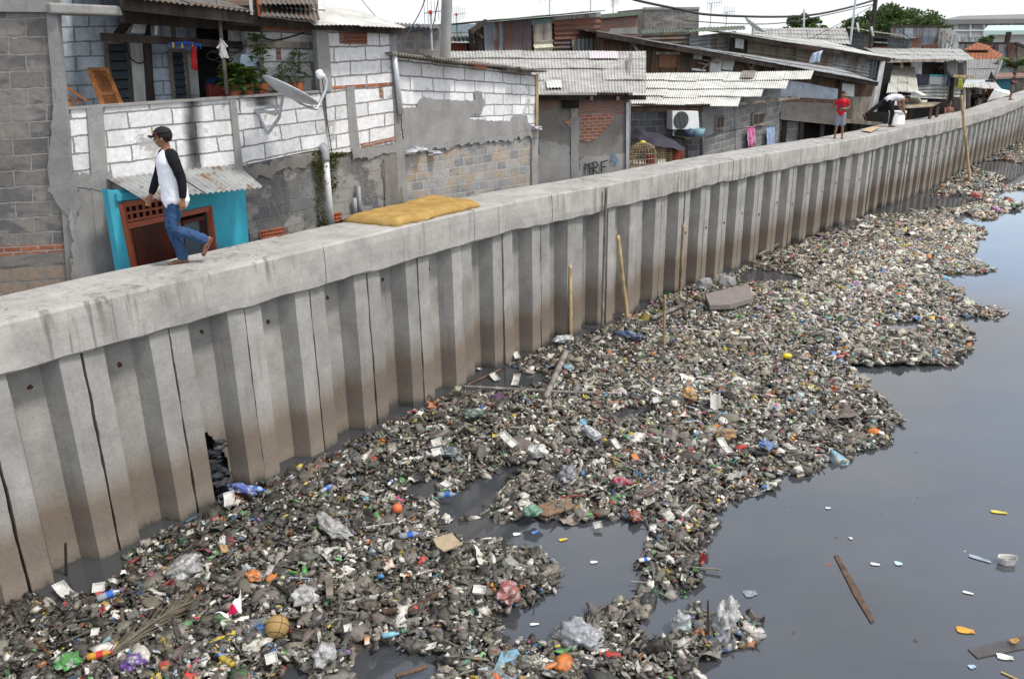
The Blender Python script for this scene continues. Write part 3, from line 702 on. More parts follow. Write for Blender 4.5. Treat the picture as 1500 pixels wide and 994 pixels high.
def scatter(kind, dens, s0, s1, zr, tilt, acc, flatten=0, over=1.0):
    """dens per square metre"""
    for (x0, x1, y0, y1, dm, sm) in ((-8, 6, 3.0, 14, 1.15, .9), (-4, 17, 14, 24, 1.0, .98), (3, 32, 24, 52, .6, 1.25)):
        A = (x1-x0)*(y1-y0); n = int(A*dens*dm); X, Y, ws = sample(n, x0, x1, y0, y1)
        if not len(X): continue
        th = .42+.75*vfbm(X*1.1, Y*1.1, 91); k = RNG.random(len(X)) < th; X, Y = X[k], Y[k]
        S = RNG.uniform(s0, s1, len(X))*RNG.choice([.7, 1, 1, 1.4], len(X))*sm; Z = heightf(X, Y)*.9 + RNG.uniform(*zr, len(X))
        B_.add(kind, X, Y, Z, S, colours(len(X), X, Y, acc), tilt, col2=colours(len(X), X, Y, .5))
scatter('lump', 260*LD, .014, .042, (-.01, .03), .5, .12)
scatter('bag', 95*LD, .026, .07, (-.01, .035), .4, .13)
scatter('bag', 4*LD, .07, .12, (-.01, .02), .3, .2)
scatter('sheet', 75*LD, .022, .062, (0, .035), .4, .34)
scatter('flat', 160*LD, .012, .034, (.01, .05), .5, .5)
scatter('bottle', 6*LD, .045, .10, (.02, .05), .25, .5)
scatter('cup', 5*LD, .04, .06, (.02, .05), .6, .6)
scatter('tray', 3*LD, .03, .06, (.01, .04), .5, .7)
scatter('stick', 13*LD, .05, .18, (.01, .05), .12, .06)
scatter('leaf', 14*LD, .06, .18, (.01, .05), .2, .03)
scatter('sheet', 3*LD, .09, .15, (0, .03), .15, .35)
# sparse specks drifting on the open water
n = 500; X = RNG.uniform(-2, 14, n); Y = RNG.uniform(5, 24, n); ok = ~isle(X, Y) & (wallside(X, Y) > .3); X, Y = X[ok], Y[ok]
dn = np.clip(1.2-np.abs(X-3.4)*.25, .12, 1) ; k = RNG.random(len(X)) < dn*.35; X, Y = X[k], Y[k]
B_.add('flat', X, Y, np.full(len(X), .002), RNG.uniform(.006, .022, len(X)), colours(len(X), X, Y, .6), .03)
lit = B_.build('litter', LITM); tag(lit, 'dense raft of mixed plastic litter and mud floating along the wall', 'litter', kind='stuff')
# matted sludge the litter lies in
def mat_mesh():
    V = []; F = []; nb = 0
    for (x0, x1, y0, y1, st) in ((-8, 6.0, 3.0, 14, .055), (-4.02, 17, 14, 24, .09), (3, 32, 24, 52, .16)):
        nx = int((x1-x0)/st); ny = int((y1-y0)/st); gx, gy = np.meshgrid(np.linspace(x0, x1, nx+1), np.linspace(y0, y1, ny+1)); X, Y = gx.ravel(), gy.ravel()
        ok = isle(X, Y)
        Z = np.where(ok, heightf(X, Y) - .036 + .05*(vfbm(X*9, Y*9, 55)-.45), -.12)
        V.append(np.stack([X, Y, Z], 1)); i = np.arange(nx*ny); r, c_ = i//nx, i % nx; q = r*(nx+1)+c_
        fa = np.stack([q, q+1, q+nx+2, q+nx+1], 1); kp = ok[fa].any(1); F.append(fa[kp]+nb); nb += len(X)
    V = np.concatenate(V); F = np.concatenate(F); me = bpy.data.meshes.new('sludge')
    me.vertices.add(len(V)); me.vertices.foreach_set('co', V.astype(np.float32).ravel()); me.loops.add(F.size); me.loops.foreach_set('vertex_index', F.astype(np.int32).ravel())
    me.polygons.add(len(F)); me.polygons.foreach_set('loop_start', np.arange(0, F.size, 4, dtype=np.int32)); me.polygons.foreach_set('loop_total', np.full(len(F), 4, dtype=np.int32))
    me.update(); me.validate(); return me
m = M('sludge', .75, .35); n = m.noise(m.pos(), 6, 9, .75); m.col(m.mix(m.ramp(n, [(.35, 0.0), (.68, 1.0)]), (.018,.016,.014), (.13,.112,.086))); m.bump(m.noise(m.pos(), 24, 8, .8), .9, .03)
o = bpy.data.objects.new('sludge', mat_mesh()); COL.objects.link(o); o.data.materials.append(m.m); tag(o, 'grey brown mat of sludge and plant scraps under the floating litter', 'sludge', kind='stuff')
# ------------------------------------------------------------------ houses behind the embankment
def house(name, label, F, px, group='brick and block houses behind the wall', cat='house'):
    p = F.P(px, 200); return tag(thing(name, label, cat, (p.x, p.y, gz(p.x, p.y)), group), kind='thing')
def dn(F, x, y, off=0):  # extend a direction to below ground: returns same pixel column lower
    return (x, y)
def fbar(F, a, b, w, mat, parent, name, off=.05, h=None, mb=None):
    own = mb is None; mb = mb or MB(); mb.bar(F.P(*a, off), F.P(*b, off), w, h or w)
    if own: return mb.build(name, mat, parent)
def vent(F, q, nx, ny, mat, parent, off=.02, name='vent_block'):
    """terracotta block with rows of holes"""
    TL, TR, BR, BL = [F.P(x, y, off) for x, y in q]; mb = MB(); w = (TR-TL).length; h = (TL-BL).length; r = .018
    def p(u, v): return BL.lerp(BR, u).lerp(TL.lerp(TR, u), v)
    for i in range(nx+1): mb.bar(p(i/nx, 0), p(i/nx, 1), r, r)
    for j in range(ny+1): mb.bar(p(0, j/ny), p(1, j/ny), r, r)
    o = mb.build(name, mat, parent); b = MB(); b.quadf(*[F.P(x, y, off-.03) for x, y in q][::-1]); b.build('hole_backing', MT['dark'], o); return o
# ---- house A : grey blocks at the far left
FA = fac(-400, 10.3, 95, 10.75)
hA = house('block_house', 'unplastered grey block house at the left edge of the photo', FA, 50)
panel(FA, [(-700,-330),(68,-330),(100,358),(-700,400)], MT['gray'], hA, 'block_wall', rough=.02)
panel(FA, [(-700,400),(100,355),(101,369),(-700,417)], MT['brick'], hA, 'brick_course', off=.006, uvs=.02)
panel(FA, [(-700,417),(101,368),(103,384),(-700,437)], MT['plaster_dark'], hA, 'mortar_band', off=.012, rough=.02)
panel(FA, [(-700,437),(103,382),(118,560),(-700,640)], MT['tan'], hA, 'tan_block_wall', off=.002)
panel(FA, [(66,16),(83,16),(118,430),(101,430)], MT['plaster'], hA, 'corner_pillar', off=.035, rough=.02)
panel(FA, [(-700,-14),(74,1),(75,18),(-700,10)], MT['pillar'], hA, 'concrete_band', off=.05)
panel(FA, [(-700,-400),(68,-400),(74,1),(-700,-14)], MT['oldbrick'], hA, 'upper_wall', off=.02)
patch(FA, [(70,240),(80,130),(95,172),(104,260),(120,300),(108,330),(84,298),(70,280)], MT['plaster'], hA, off=.045)
mb = MB(); mb.bar(FA.P(106,378,.06), FA.P(110,425,.06), .05); mb.build('stub_post', MT['wood_grey'], hA)
# ---- house B : white block house with terrace
FB = fac(98, 10.85, 578, 14.3)
hB = house('white_block_house', 'two storey white block house with a cluttered terrace above a turquoise front', FB, 360)
panel(FB, [(97,160),(132,157),(144,262),(110,266)], MT['aac'], hB, 'parapet', off=0)
panel(FB, [(128,157),(150,155),(170,420),(142,420)], MT['pillar'], hB, 'concrete_pillar', off=.03, rough=.025)
panel(FB, [(148,155),(340,141),(356,260),(162,285)], MT['aac'], hB, 'parapet', off=0)
panel(FB, [(336,141),(345,141),(358,262),(348,262)], MT['pillar'], hB, 'concrete_pillar', off=.025)
panel(FB, [(343,141),(468,134.5),(483,215),(356,242)], MT['aac'], hB, 'parapet', off=0)
panel(FB, [(98,157.5),(468,132.5),(468,136),(98,161)], MT['pillar'], hB, 'parapet_coping', th=.16, off=.03)
panel(FB, [(476,43),(573,43),(584,208),(480,229)], MT['aac'], hB, 'block_wall', off=0)
panel(FB, [(463,42),(480,42),(487,132),(469,136)], MT['pillar'], hB, 'concrete_pillar', off=.03, rough=.02)
panel(FB, [(507,128),(519,127),(528,219),(514,223)], MT['pillar'], hB, 'concrete_pillar', off=.02, rough=.02)
panel(FB, [(481,127),(577,120.5),(577,125),(481,131.5)], MT['brick'], hB, 'brick_course', off=.008)
panel(FB, [(571,43),(580,43),(594,330),(586,330)], MT['plaster'], hB, 'corner_pillar', off=.02, rough=.02)
panel(FB, [(497,46),(538,46),(538,65),(498,64)], MT['oldbrick'], hB, 'brick_infill', off=.01)
vent(FB, [(507,52),(537,52),(537,64),(507,63.5)], 7, 2, MT['oldbrick'], hB, off=.03)
panel(FB, [(555,126),(559,126),(561,143),(557,143)], MT['brick'], hB, 'brick_course', off=.01)
panel(FB, [(354,240),(584,203),(596,345),(372,400)], MT['dampblock'], hB, 'damp_block_wall', off=-.01, rough=.035)
patch(FB, [(359,243),(440,231),(470,226),(472,236),(430,246),(400,256),(366,262),(360,255)], MT['plaster_dark'], hB, off=.03, jag=.08)
patch(FB, [(516,220),(582,208),(585,222),(560,226),(530,232),(517,232)], MT['plaster'], hB, off=.02, jag=.06)
panel(FB, [(530,211),(580,200),(581,205),(531,217)], MT['brick'], hB, 'brick_course', off=.022)
patch(FB, [(560,232),(584,222),(594,320),(588,330),(566,322)], MT['plaster_dark'], hB, off=.02, jag=.08)
patch(FB, [(106,268),(162,272),(182,320),(214,430),(110,440),(101,300)], MT['plaster'], hB, off=.04, jag=.05)
patch(FB, [(104,258),(165,250),(170,272),(150,276),(106,276)], MT['plaster'], hB, off=.05, jag=.07)
patch(FB, [(452,92),(466,85),(470,135),(456,138),(460,110)], MT['plaster'], hB, off=-.28, jag=.05)
vent(FB, [(381,339),(415.5,333),(417,343),(382,349)], 8, 2, MT['terracotta'], hB, off=.025)
vent(FB, [(486,314),(499,311),(500,322),(487,325)], 4, 2, MT['terracotta'], hB, off=.025)
mb = MB(); mb.tube([FB.P(577,78,.06), FB.P(582,120,.06), FB.P(587,167,.06)], .045, 8); mb.build('downspout', MT['steel'], hB, smooth=True)
# upper terrace back wall, set back 1.25 m
T0 = -1.25
panel(FB, [(72,-60),(470,-60),(468,200),(90,230)], MT['bluewall'], hB, 'terrace_wall', off=T0)
panel(FB, [(360,34),(470,42),(469,142),(362,146)], MT['aac'], hB, 'side_wall', off=-.3)
panel(FB, [(357,38),(470,42),(470,48.5),(357,46)], MT['brick'], hB, 'brick_course', off=-.29)
panel(FB, [(405,66),(411,66),(412,88),(406,88)], MT['brick'], hB, 'brick_course', off=-.285)
fbar(FB, (360,64), (468,67), .09, MT['wood_grey'], hB, 'ledge_beam', off=-.24)
def louvre(q, parent, off):
    TL, TR, BR, BL = [FB.P(x, y, off) for x, y in q]; fr = MB()
    for a, b in ((TL,TR),(TR,BR),(BR,BL),(BL,TL)): fr.bar(a, b, .05, .05)
    o = fr.build('window_frame', MT['wood_grey'], parent); g = MB()
    for k in range(7):
        v0, v1 = k/7+.01, (k+1)/7-.012; a, b = TL.lerp(BL, v0), TR.lerp(BR, v0); c, d = TR.lerp(BR, v1), TL.lerp(BL, v1)
        g.quadf(d+FB.n3*.02, c+FB.n3*.02, b-FB.n3*.02, a-FB.n3*.02)
    g.build('louvre_glass', MT['glass'], o)
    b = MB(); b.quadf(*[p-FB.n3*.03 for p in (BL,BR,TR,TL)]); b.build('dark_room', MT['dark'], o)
louvre([(155,62),(186,62),(194,156),(166,160)], hB, T0+.06)
louvre([(249,74),(270,74),(277,148),(256,150)], hB, T0+.06)
panel(FB, [(187,60),(212,60),(222,158),(196,160)], MT['cream'], hB, 'door', off=T0+.05, th=.04)
panel(FB, [(211,60),(218,60),(229,158),(221,158)], MT['wood'], hB, 'door_post', off=T0+.08, th=.06)
panel(FB, [(271,80),(288,80),(293,148),(277,150)], MT['cream'], hB, 'door', off=T0+.04, th=.04)
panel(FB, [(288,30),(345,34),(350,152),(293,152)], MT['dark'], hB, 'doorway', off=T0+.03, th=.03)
panel(FB, [(338,40),(356,36),(358,150),(343,150)], MT['cream'], hB, 'flaking_pier', off=-.6, th=.1)
fbar(FB, (148,54), (395,69), .10, MT['wood_dark'], hB, 'terrace_beam', off=-.45)
fbar(FB, (212,8), (221,158), .085, MT['wood_dark'], hB, 'terrace_post', off=-.6)
fbar(FB, (250,10), (256,66), .05, MT['wood_grey'], hB, 'hanger_post', off=-.5)
mb = MB(); mb.bar(FB.P(172,52,-.6), FB.P(200,14,-.4), .09); mb.build('brace', MT['wood_dark'], hB)
# terrace floor
mb = MB(); a, b, c, d = FB.P(98,160,-.1), FB.P(468,136,-.1), FB.P(468,136,T0), FB.P(98,160,T0)
for q in (a,b,c,d): q.z = a.z-.9
mb.hexa([q-Vector((0,0,.12)) for q in (a,b,c,d)]+[a,b,c,d]); mb.build('terrace_floor', MT['pillar'], hB)
# concrete lip and roof over terrace
mb = MB(); P0, P1, P2, P3 = FB.P(72,4,.25), FB.P(176,9,.25), FB.P(181,23,.25), FB.P(74,20,.25)
mb.hexa([P3, P2, P2-FB.n3*.5, P3-FB.n3*.5, P0, P1, P1-FB.n3*.5, P0-FB.n3*.5]); mb.build('eave_slab', MT['pillar'], hB, bevel=.02)
rf = MB(); E0, E1 = FB.P(178,-2,.35), FB.P(372,19,.3); corr(rf, E0, E1, E1-FB.n3*2.4+Vector((0,0,.5)), E0-FB.n3*2.4+Vector((0,0,.5)), rows=2, rag=.08)
roofB = rf.build('terrace_roof', MT['zinc_dark'], hB)
rf = MB(); E0, E1 = FB.P(330,24,.3), FB.P(592,44,.2); corr(rf, E0, E1, E1-FB.n3*2.6+Vector((0,0,.25)), E0-FB.n3*2.6+Vector((0,0,.35)), rows=2, rag=.14, amp=.007); rf.build('side_roof', MT['fibre_white'], hB)
rf = MB(); E0, E1 = FB.P(455,37,.34), FB.P(590,41,.30); corr(rf, E0, E1, E1-FB.n3*1.2+Vector((0,0,.30)), E0-FB.n3*1.2+Vector((0,0,.35)), rows=1, rag=.2, amp=.006); rf.build('loose_roof_sheet', MT['fibre_white'], hB)
for (a, b, w_, of) in (((178,4),(375,26),.12,.2), ((330,30),(590,46),.07,.12), ((180,26),(380,40),.09,-.2)): fbar(FB, a, b, w_, MT['wood_dark'], hB, 'rafter_board', off=of, h=w_*1.5)
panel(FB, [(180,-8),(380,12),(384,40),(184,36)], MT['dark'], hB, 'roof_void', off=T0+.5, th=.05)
# broken ceiling sheets
for (q, of) in (([(196,36),(218,22),(212,50),(192,48)], -.5), ([(228,24),(233,24),(230,52),(226,50)], -.3), ([(180,28),(196,22),(200,30),(190,44)], -.6)): panel(FB, q, MT['cream'], hB, 'broken_ceiling_board', off=of, th=.015, nx=2, ny=2)
# upper storey at the top edge
panel(FB, [(330,-120),(446,-120),(446,8),(330,8)], MT['oldbrick'], hB, 'upper_storey_wall', off=-1.0)
panel(FB, [(436,-120),(472,-120),(477,30),(440,26)], MT['aac'], hB, 'upper_storey_wall', off=-.4)
panel(FB, [(372,-120),(400,-120),(404,22),(376,20)], MT['wood_dark'], hB, 'upper_storey_door', off=-.9, th=.04)
rf = MB(); corr(rf, FB.P(384,24,.5), FB.P(468,32,.5), FB.P(462,4,-.4), FB.P(384,3,-.4), rows=2, rag=.12); rf.build('canopy_sheet', MT['zinc_dark'], hB)
rf = MB(); corr(rf, FB.P(378,8,.35), FB.P(462,10,.35), FB.P(458,-10,-.5), FB.P(378,-12,-.5), rows=1, rag=.08); rf.build('canopy_sheet', MT['zinc_dark'], hB)
fbar(FB, (374,-40), (380,24), .03, simple('orange_pipe', (.50,.10,.02), .6), hB, 'orange_pipe', off=.3)
fbar(FB, (364,-40), (369,22), .035, MT['steel'], hB, 'roof_pipe', off=.3)
# turquoise front
FT = fac(158, 10.55, 360, 12.35, 300)
tq = MT['turquoise']
panel(FT, [(157,277),(169,279),(198,425),(182,430)], tq, hB, 'turquoise_wall', th=.12)
panel(FT, [(168,274),(358,262),(358,276),(305,303),(260,312),(256,276),(176,299)], tq, hB, 'turquoise_wall', th=.1) if False else None
panel(FT, [(168,280),(357,264),(358,272),(170,299)], tq, hB, 'turquoise_wall', th=.12, off=-.004)
panel(FT, [(254,286),(358,264),(366,372),(262,315)], tq, hB, 'turquoise_wall', th=.12, off=-.006) if False else None
panel(FT, [(305,277),(358,266),(368,400),(319,410)], tq, hB, 'turquoise_wall', th=.12)
panel(FT, [(254,287),(307,276),(307,305),(256,318)], tq, hB, 'turquoise_wall', th=.12, off=-.002)
mb = MB(); mb.bar(FT.P(170,289,.03), FT.P(258,280,.03), .05, .09); mb.build('turquoise_lintel', tq, hB)
dr = MB(); dr.poly([FT.P(x, y, -.07) for x, y in ((186,331),(262,316),(262,440),(205,440))][::-1]); dd = dr.build('door', MT['reddoor'], hB)
fr = MB()
for a, b, w_ in (((178,298),(205,440),.07), ((184,331.5),(308,304.5),.065), ((178,300),(256,287),.05), ((306,302),(320,420),.07), ((258,312),(274,430),.06), ((259,285),(261,316),.05)): fr.bar(FT.P(*a, .0), FT.P(*b, .0), w_, .07)
fr.build('door_frame', MT['redpaint'], dd)
mb = MB()
for k in range(9):
    u = k/8; mb.bar(FT.P(181+u*76, 299-u*12, .0), FT.P(185+u*74, 330-u*14, .0), .022, .03)
for v in (.45, .8): mb.bar(FT.P(180+v*5, 299+v*31, .002), FT.P(256+v*3, 287+v*29, .002), .022, .03)
tr = mb.build('transom_lattice', MT['redpaint'], hB)
b = MB(); b.quadf(*[FT.P(x, y, -.14) for x, y in ((178,340),(310,312),(308,280),(172,296))]); b.build('dark_room', MT['dark'], tr)
win = MB(); win.quadf(*[FT.P(x, y, -.05) for x, y in ((270,440),(304,425),(297,318),(264,326))]); wo = win.build('window', M('frosted_glass', .35, .5).col((.07,.10,.11)).m, hB)
fr = MB()
for a, b in (((264,326),(297,318)), ((297,318),(309,425)), ((264,326),(276,440))): fr.bar(FT.P(*a, -.03), FT.P(*b, -.03), .09, .05)
fr.build('window_frame', MT['reddoor'], wo)
rf = MB(); BL_, BR_ = FB.P(155,262,.02), FB.P(345,241,.02); FLp, FRp = FT.P(209,296,.62), FT.P(383,275,.62)
corr(rf, FLp, FRp, BR_, BL_, pitch=.085, amp=.012, rows=1, rag=.04, colw=.85); aw = rf.build('awning', MT['zinc'], hB)
# plank and pipe things on house B
mb = MB(); mb.tube([FB.P(473,214,-.02), FB.P(473.5,218,.06), FB.P(476,222,.09), FB.P(477,232,.1), FB.P(477.5,236,.1)], .062, 10); mb2 = MB(); mb2.tube([FB.P(477,233,.1), FB.P(481,280,.1), FB.P(487,345,.1)], .05, 10)
t = thing('drain_pipe', 'white plastic drain pipe with a grey elbow running down the mossy wall', 'pipe', FB.P(487,345,.1)); mb2.build('pipe', MT['pipe'], t, smooth=True); mb.build('elbow', MT['pipe_grey'], t, smooth=True)
for (a, b, lab) in (((521,318),(519,290),'short grey pipe stub left of its twin low on the damp wall'), ((528,320),(525,273),'taller grey pipe stub right of its twin low on the damp wall')):
    mb = MB(); mb.tube([FB.P(*a, .06), FB.P(*b, .06)], .035, 8); o = mb.build('pipe_stub', MT['pipe_grey'], None, smooth=True); tag(o, lab, 'pipe', 'pipe stubs on the damp wall')
# moss and ferns round the drain
def leafcloud(name, pts, n, size, cols, parent=None, spread=(1,1,1), up=.3, lab=None, kind=None):
    V, F = [], []; rr = random.Random(len(pts)*31+n)
    for c, rad in pts:
        c = Vector(c)
        for _ in range(max(1, int(n*rad[0]/sum(q[1][0] for q in pts)))):
            d = Vector((rr.gauss(0,1), rr.gauss(0,1), rr.gauss(0,1))).normalized()*rr.random()**.4; p = c + Vector((d.x*rad[0], d.y*rad[1], d.z*rad[2]))
            s_ = size*rr.uniform(.6, 1.4); a = Vector((rr.uniform(-1,1), rr.uniform(-1,1), rr.uniform(-.5,1)+up)).normalized(); b_ = a.cross(Vector((rr.uniform(-1,1), rr.uniform(-1,1), rr.uniform(-1,1)))).normalized()*.42
            i = len(V); V += [tuple(p), tuple(p+a*s_*.5+b_*s_), tuple(p+a*s_), tuple(p+a*s_*.5-b_*s_)]; F.append((i,i+1,i+2,i+3))
    mb = MB(); mb.v = V; mb.f = F; return mb.build(name, cols, parent)
def leafmat(name, c, var=.5, c2=None):
    m = M(name, .55, .3); n = m.noise(m.pos(), 1.3, 3); nn_ = m.new('ShaderNodeTexWhiteNoise'); m.set(nn_, 0, m.geo.outputs['Random Per Island']) if False else None
    r = m.geo.outputs['Random Per Island']; col = m.mix(r, c3(c, 1-var), c2 or c3(c, 1+var)); m.col(col)
    tr_ = m.new('ShaderNodeBsdfTranslucent'); m.set(tr_, 0, col); ad = m.new('ShaderNodeMixShader'); ad.inputs[0].default_value = .3
    m.l.new(m.b.outputs[0], ad.inputs[1]); m.l.new(tr_.outputs[0], ad.inputs[2]); m.l.new(ad.outputs[0], m.n['Material Output'].inputs[0]); return m.m
MT['leaf'] = leafmat('green_leaf', (.07,.14,.03), .5, (.16,.24,.04)); MT['moss'] = leafmat('moss', (.05,.075,.015), .6, (.14,.14,.02)); MT['tree'] = leafmat('tree_leaf', (.035,.075,.022), .5, (.10,.16,.035))
ms = leafcloud('moss', [(FB.P(465,240,.05),(.14,.05,.2)), (FB.P(487,240,.05),(.12,.05,.15)), (FB.P(470,265,.05),(.12,.05,.22)), (FB.P(468,300,.04),(.08,.04,.3)), (FB.P(488,268,.04),(.08,.04,.15)), (FB.P(472,330,.04),(.12,.04,.15)), (FB.P(490,228,.04),(.25,.04,.05))], 1500, .03, MT['moss'])
tag(ms, 'green and yellow moss growing on the damp wall around the drain pipe', 'moss', kind='stuff')
mb = MB(); mb.poly([FB.P(x, y, .035) for x, y in ((470,232),(478,236),(486,340),(468,342),(467,290))][::-1]); 
# ---- plants on the terrace ledge
def plant(name, base, h, n, lab, seed, spread=.28, L=.28, wd=.035, stem=True):
    rr = random.Random(seed); t = thing(name, lab, 'plant', base, 'potted plants on the terrace ledge'); mb = MB(); st = MB(); base = Vector(base)
    pt = MB(); pt.lathe(base, [(.07,0),(.1,.16),(.085,.16),(.06,.03)], 10); pt.build('pot', MT['terracotta'], t)
    for k in range(n):
        an = rr.uniform(0, 6.28); z = h*rr.uniform(.15, 1); p = base + Vector((rr.gauss(0,.04), rr.gauss(0,.04), z)); d = Vector((math.cos(an), math.sin(an), rr.uniform(.1,.9))).normalized(); w_ = Vector((-d.y, d.x, 0)).normalized()*wd
        l = L*rr.uniform(.6, 1.2); a = p; b = p+d*l*.5; c = p+d*l+Vector((0,0,-.35*l))
        mb.quadf(a, b-w_, c, b+w_)
    for k in range(4): st.tube([base, base+Vector((rr.gauss(0,.05), rr.gauss(0,.05), h*.95))], .008, 5)
    st.build('stem', MT['wood_grey'], t); mb.build('foliage', MT['leaf'], t)
plant('potted_plant', FB.P(345,141,-.14), .42, 130, 'broad leafy dark green plant directly right of the washing pole', 3, L=.26, wd=.05)
plant('potted_plant', FB.P(364,140,-.14), .36, 110, 'low bushy green plant behind the satellite dish rim', 5, L=.24, wd=.045)
plant('potted_plant', FB.P(386,139,-.14), .82, 120, 'tallest slender plant with light yellow green leaves on the terrace', 8, L=.2, wd=.03)
plant('potted_plant', FB.P(414,138,-.14), .38, 70, 'sparse reddish tipped plant near the concrete pillar stain', 9, L=.2, wd=.02)
plant('potted_plant', FB.P(437,137,-.14), .55, 90, 'spiky bright green plant beside the dish receiver', 11, L=.32, wd=.02)
# clutter on the terrace
def slabq(F, q, off0, off1, mat, name, lab, cat, th=.03, group=None):
    """leaning board: top edge at off0, bottom edge at off1"""
    TL, TR, BR, BL = F.P(*q[0], off0), F.P(*q[1], off0), F.P(*q[2], off1), F.P(*q[3], off1); n = (TR-TL).cross(BL-TL).normalized()
    if n.dot(F.n3) > 0: n = -n
    mb = MB(); mb.hexa([BL, BR, BR+n*th, BL+n*th, TL, TR, TR+n*th, TL+n*th]); o = mb.build(name, mat, None); tag(o, lab, cat, group); return o
sh = thing('shutter_door', 'slatted orange brown wooden shutter leaning above the parapet', 'shutter', FB.P(168,156,-.2))
TL, TR, BR, BL = FB.P(130,101,-.75), FB.P(155,101,-.75), FB.P(183,166,-.2), FB.P(156,168,-.2); n_ = FB.n3
fr = MB()
for a, b in ((TL,TR),(TR,BR),(BR,BL),(BL,TL)): fr.bar(a, b, .06, .035)
fr.bar(TL.lerp(BL,.55), TR.lerp(BR,.55), .04, .035); fr.build('frame', MT['wood_orange'], sh)
sl_ = MB()
for k in range(1, 24): v = k/24; a = TL.lerp(BL, v); b = TR.lerp(BR, v); sl_.bar(a, b, .028, .012)
sl_.build('slats', MT['wood_orange'], sh); bk = MB(); bk.quadf(*[q-n_*.01 for q in (BL,BR,TR,TL)]); bk.build('backing', MT['wood_orange'], sh)
for k, (a, b) in enumerate((((92,124),(127,148)), ((94,137),(118,152)), ((95,146),(112,158)))):
    mb = MB(); mb.bar(FB.P(*a, -.15), FB.P(*b, -.1), .09, .03); o = mb.build('timber_offcut', MT['wood_orange'], None)
    tag(o, ['topmost and longest reddish timber offcut beside the left pillar', 'middle reddish timber offcut beside the left pillar', 'lowest short reddish timber offcut beside the left pillar'][k], 'timber', 'timber offcuts on the terrace')
# black stain below parapet is soot: a real stain
m = M('soot', .95, .1); n = m.noise(m.pos((1,1,.3)), 5, 5); m.col((.02,.02,.02)); 
mm = m.new('ShaderNodeMixShader'); tb = m.new('ShaderNodeBsdfTransparent'); uvx = m.new('ShaderNodeSeparateXYZ'); m.set(uvx, 0, m.tc.outputs['UV'])
dx = m.math('ABSOLUTE', m.math('SUBTRACT', m.math('ADD', uvx.outputs[0], m.math('MULTIPLY', m.math('SUBTRACT', n, .5), .45)), .5)); al = m.ramp(m.math('ADD', dx, m.math('MULTIPLY', uvx.outputs[1], 0.0)), [(.06, .85), (.42, 0.0)])
al = m.math('MULTIPLY', al, m.ramp(uvx.outputs[1], [(0, .5), (.3, .9), (1, .75)])); m.set(mm, 0, al); m.l.new(tb.outputs[0], mm.inputs[1]); m.l.new(m.b.outputs[0], mm.inputs[2]); m.l.new(mm.outputs[0], m.n['Material Output'].inputs[0])
def decal(F, q, mat, parent, name, off=.008):
    TL, TR, BR, BL = [F.P(x, y, off) for x, y in q]; mb = MB(); mb.grid(4, 4, lambda u, v: BL.lerp(BR, u).lerp(TL.lerp(TR, u), v), lambda u, v: (u, v)); return mb.build(name, mat, parent)
decal(FB, [(258,140),(300,138),(306,262),(268,266)], m.m, hB, 'soot_stain', .012)
decal(FB, [(348,141),(420,138),(421,156),(350,158)], m.m, hB, 'soot_stain', .012)
# washing pole, clip ring and red cloth
mb = MB(); mb.tube([FB.P(316,-30,.08), FB.P(325,64,.08), FB.P(333,139,.08)], [.024,.026,.028], 7); o = mb.build('washing_pole', MT['bamboo_grey'], None, smooth=True); tag(o, 'tall grey bamboo pole tied to the terrace beam with a rag', 'pole')
mb = MB(); rr = random.Random(4)
for k in range(14): a = FB.P(325+rr.uniform(-2,2), 62+rr.uniform(-3,3), .1); mb.tube([a, a+Vector((rr.uniform(-.06,.06), rr.uniform(-.04,.04), rr.uniform(-.25,.05)))], .016, 5)
o = mb.build('knotted_rag', simple('pale_rag', (.42,.41,.40), .9), None); tag(o, 'pale rag knotted around the washing pole', 'rag')
cl = thing('peg_hanger', 'blue plastic peg hanger with yellow clips under the terrace beam', 'hanger', FB.P(270,64,-.25)); mb = MB(); 
mb.tube([FB.P(247,64,-.25), FB.P(270,62,-.1), FB.P(295,66,-.25), FB.P(270,65,-.4), FB.P(247,64,-.25)], .012, 6)
for k in range(9): a = FB.P(248+k*5.6, 64, -.22); mb.tube([a, a+Vector((0,0,-.07))], .008, 5)
mb.build('ring', simple('blue_plastic', (.03,.10,.45), .5), cl); mb = MB()
for x in (254,267,282): a = FB.P(x, 66, -.2); mb.box(a, (.02,.02,.07))
mb.build('clip', simple('yellow_plastic', (.6,.42,.03), .5), cl)
mb = MB(); mb.tube([FB.P(283,68,-.2), FB.P(285,80,-.2), FB.P(284,90,-.2), FB.P(288,103,-.2)], [(.03,.02),(.055,.03),(.06,.03),(.035,.02)], 8); mb.tube([FB.P(284,78,-.2), FB.P(280,84,-.2)], [.03,.015], 6); mb.tube([FB.P(285,90,-.2), FB.P(282,101,-.2)], [.03,.02], 6)
o = mb.build('red_cloth', simple('red_cloth', (.42,.015,.02), .9), None, smooth=True); tag(o, 'red cloth hanging from the blue peg hanger', 'cloth')
mb = MB(); mb.box(FB.P(322,134,-.6), (.35,.3,.22), rz=.5); o = mb.build('red_box', simple('red_carton', (.22,.03,.025), .8, .5), None, bevel=.01); tag(o, 'red carton with dark patches on the terrace floor near the plants', 'box')
mb = MB(); v, f = TPL['bag'][2]; mb.v = [tuple(FB.P(323,118,-.6)+Vector(q)*.15) for q in v]; mb.f = [tuple(q) for q in f.tolist()]; o = mb.build('blue_bag', simple('navy_plastic', (.02,.035,.08), .35), None); tag(o, 'dark blue plastic bag on top of the red carton', 'bag')
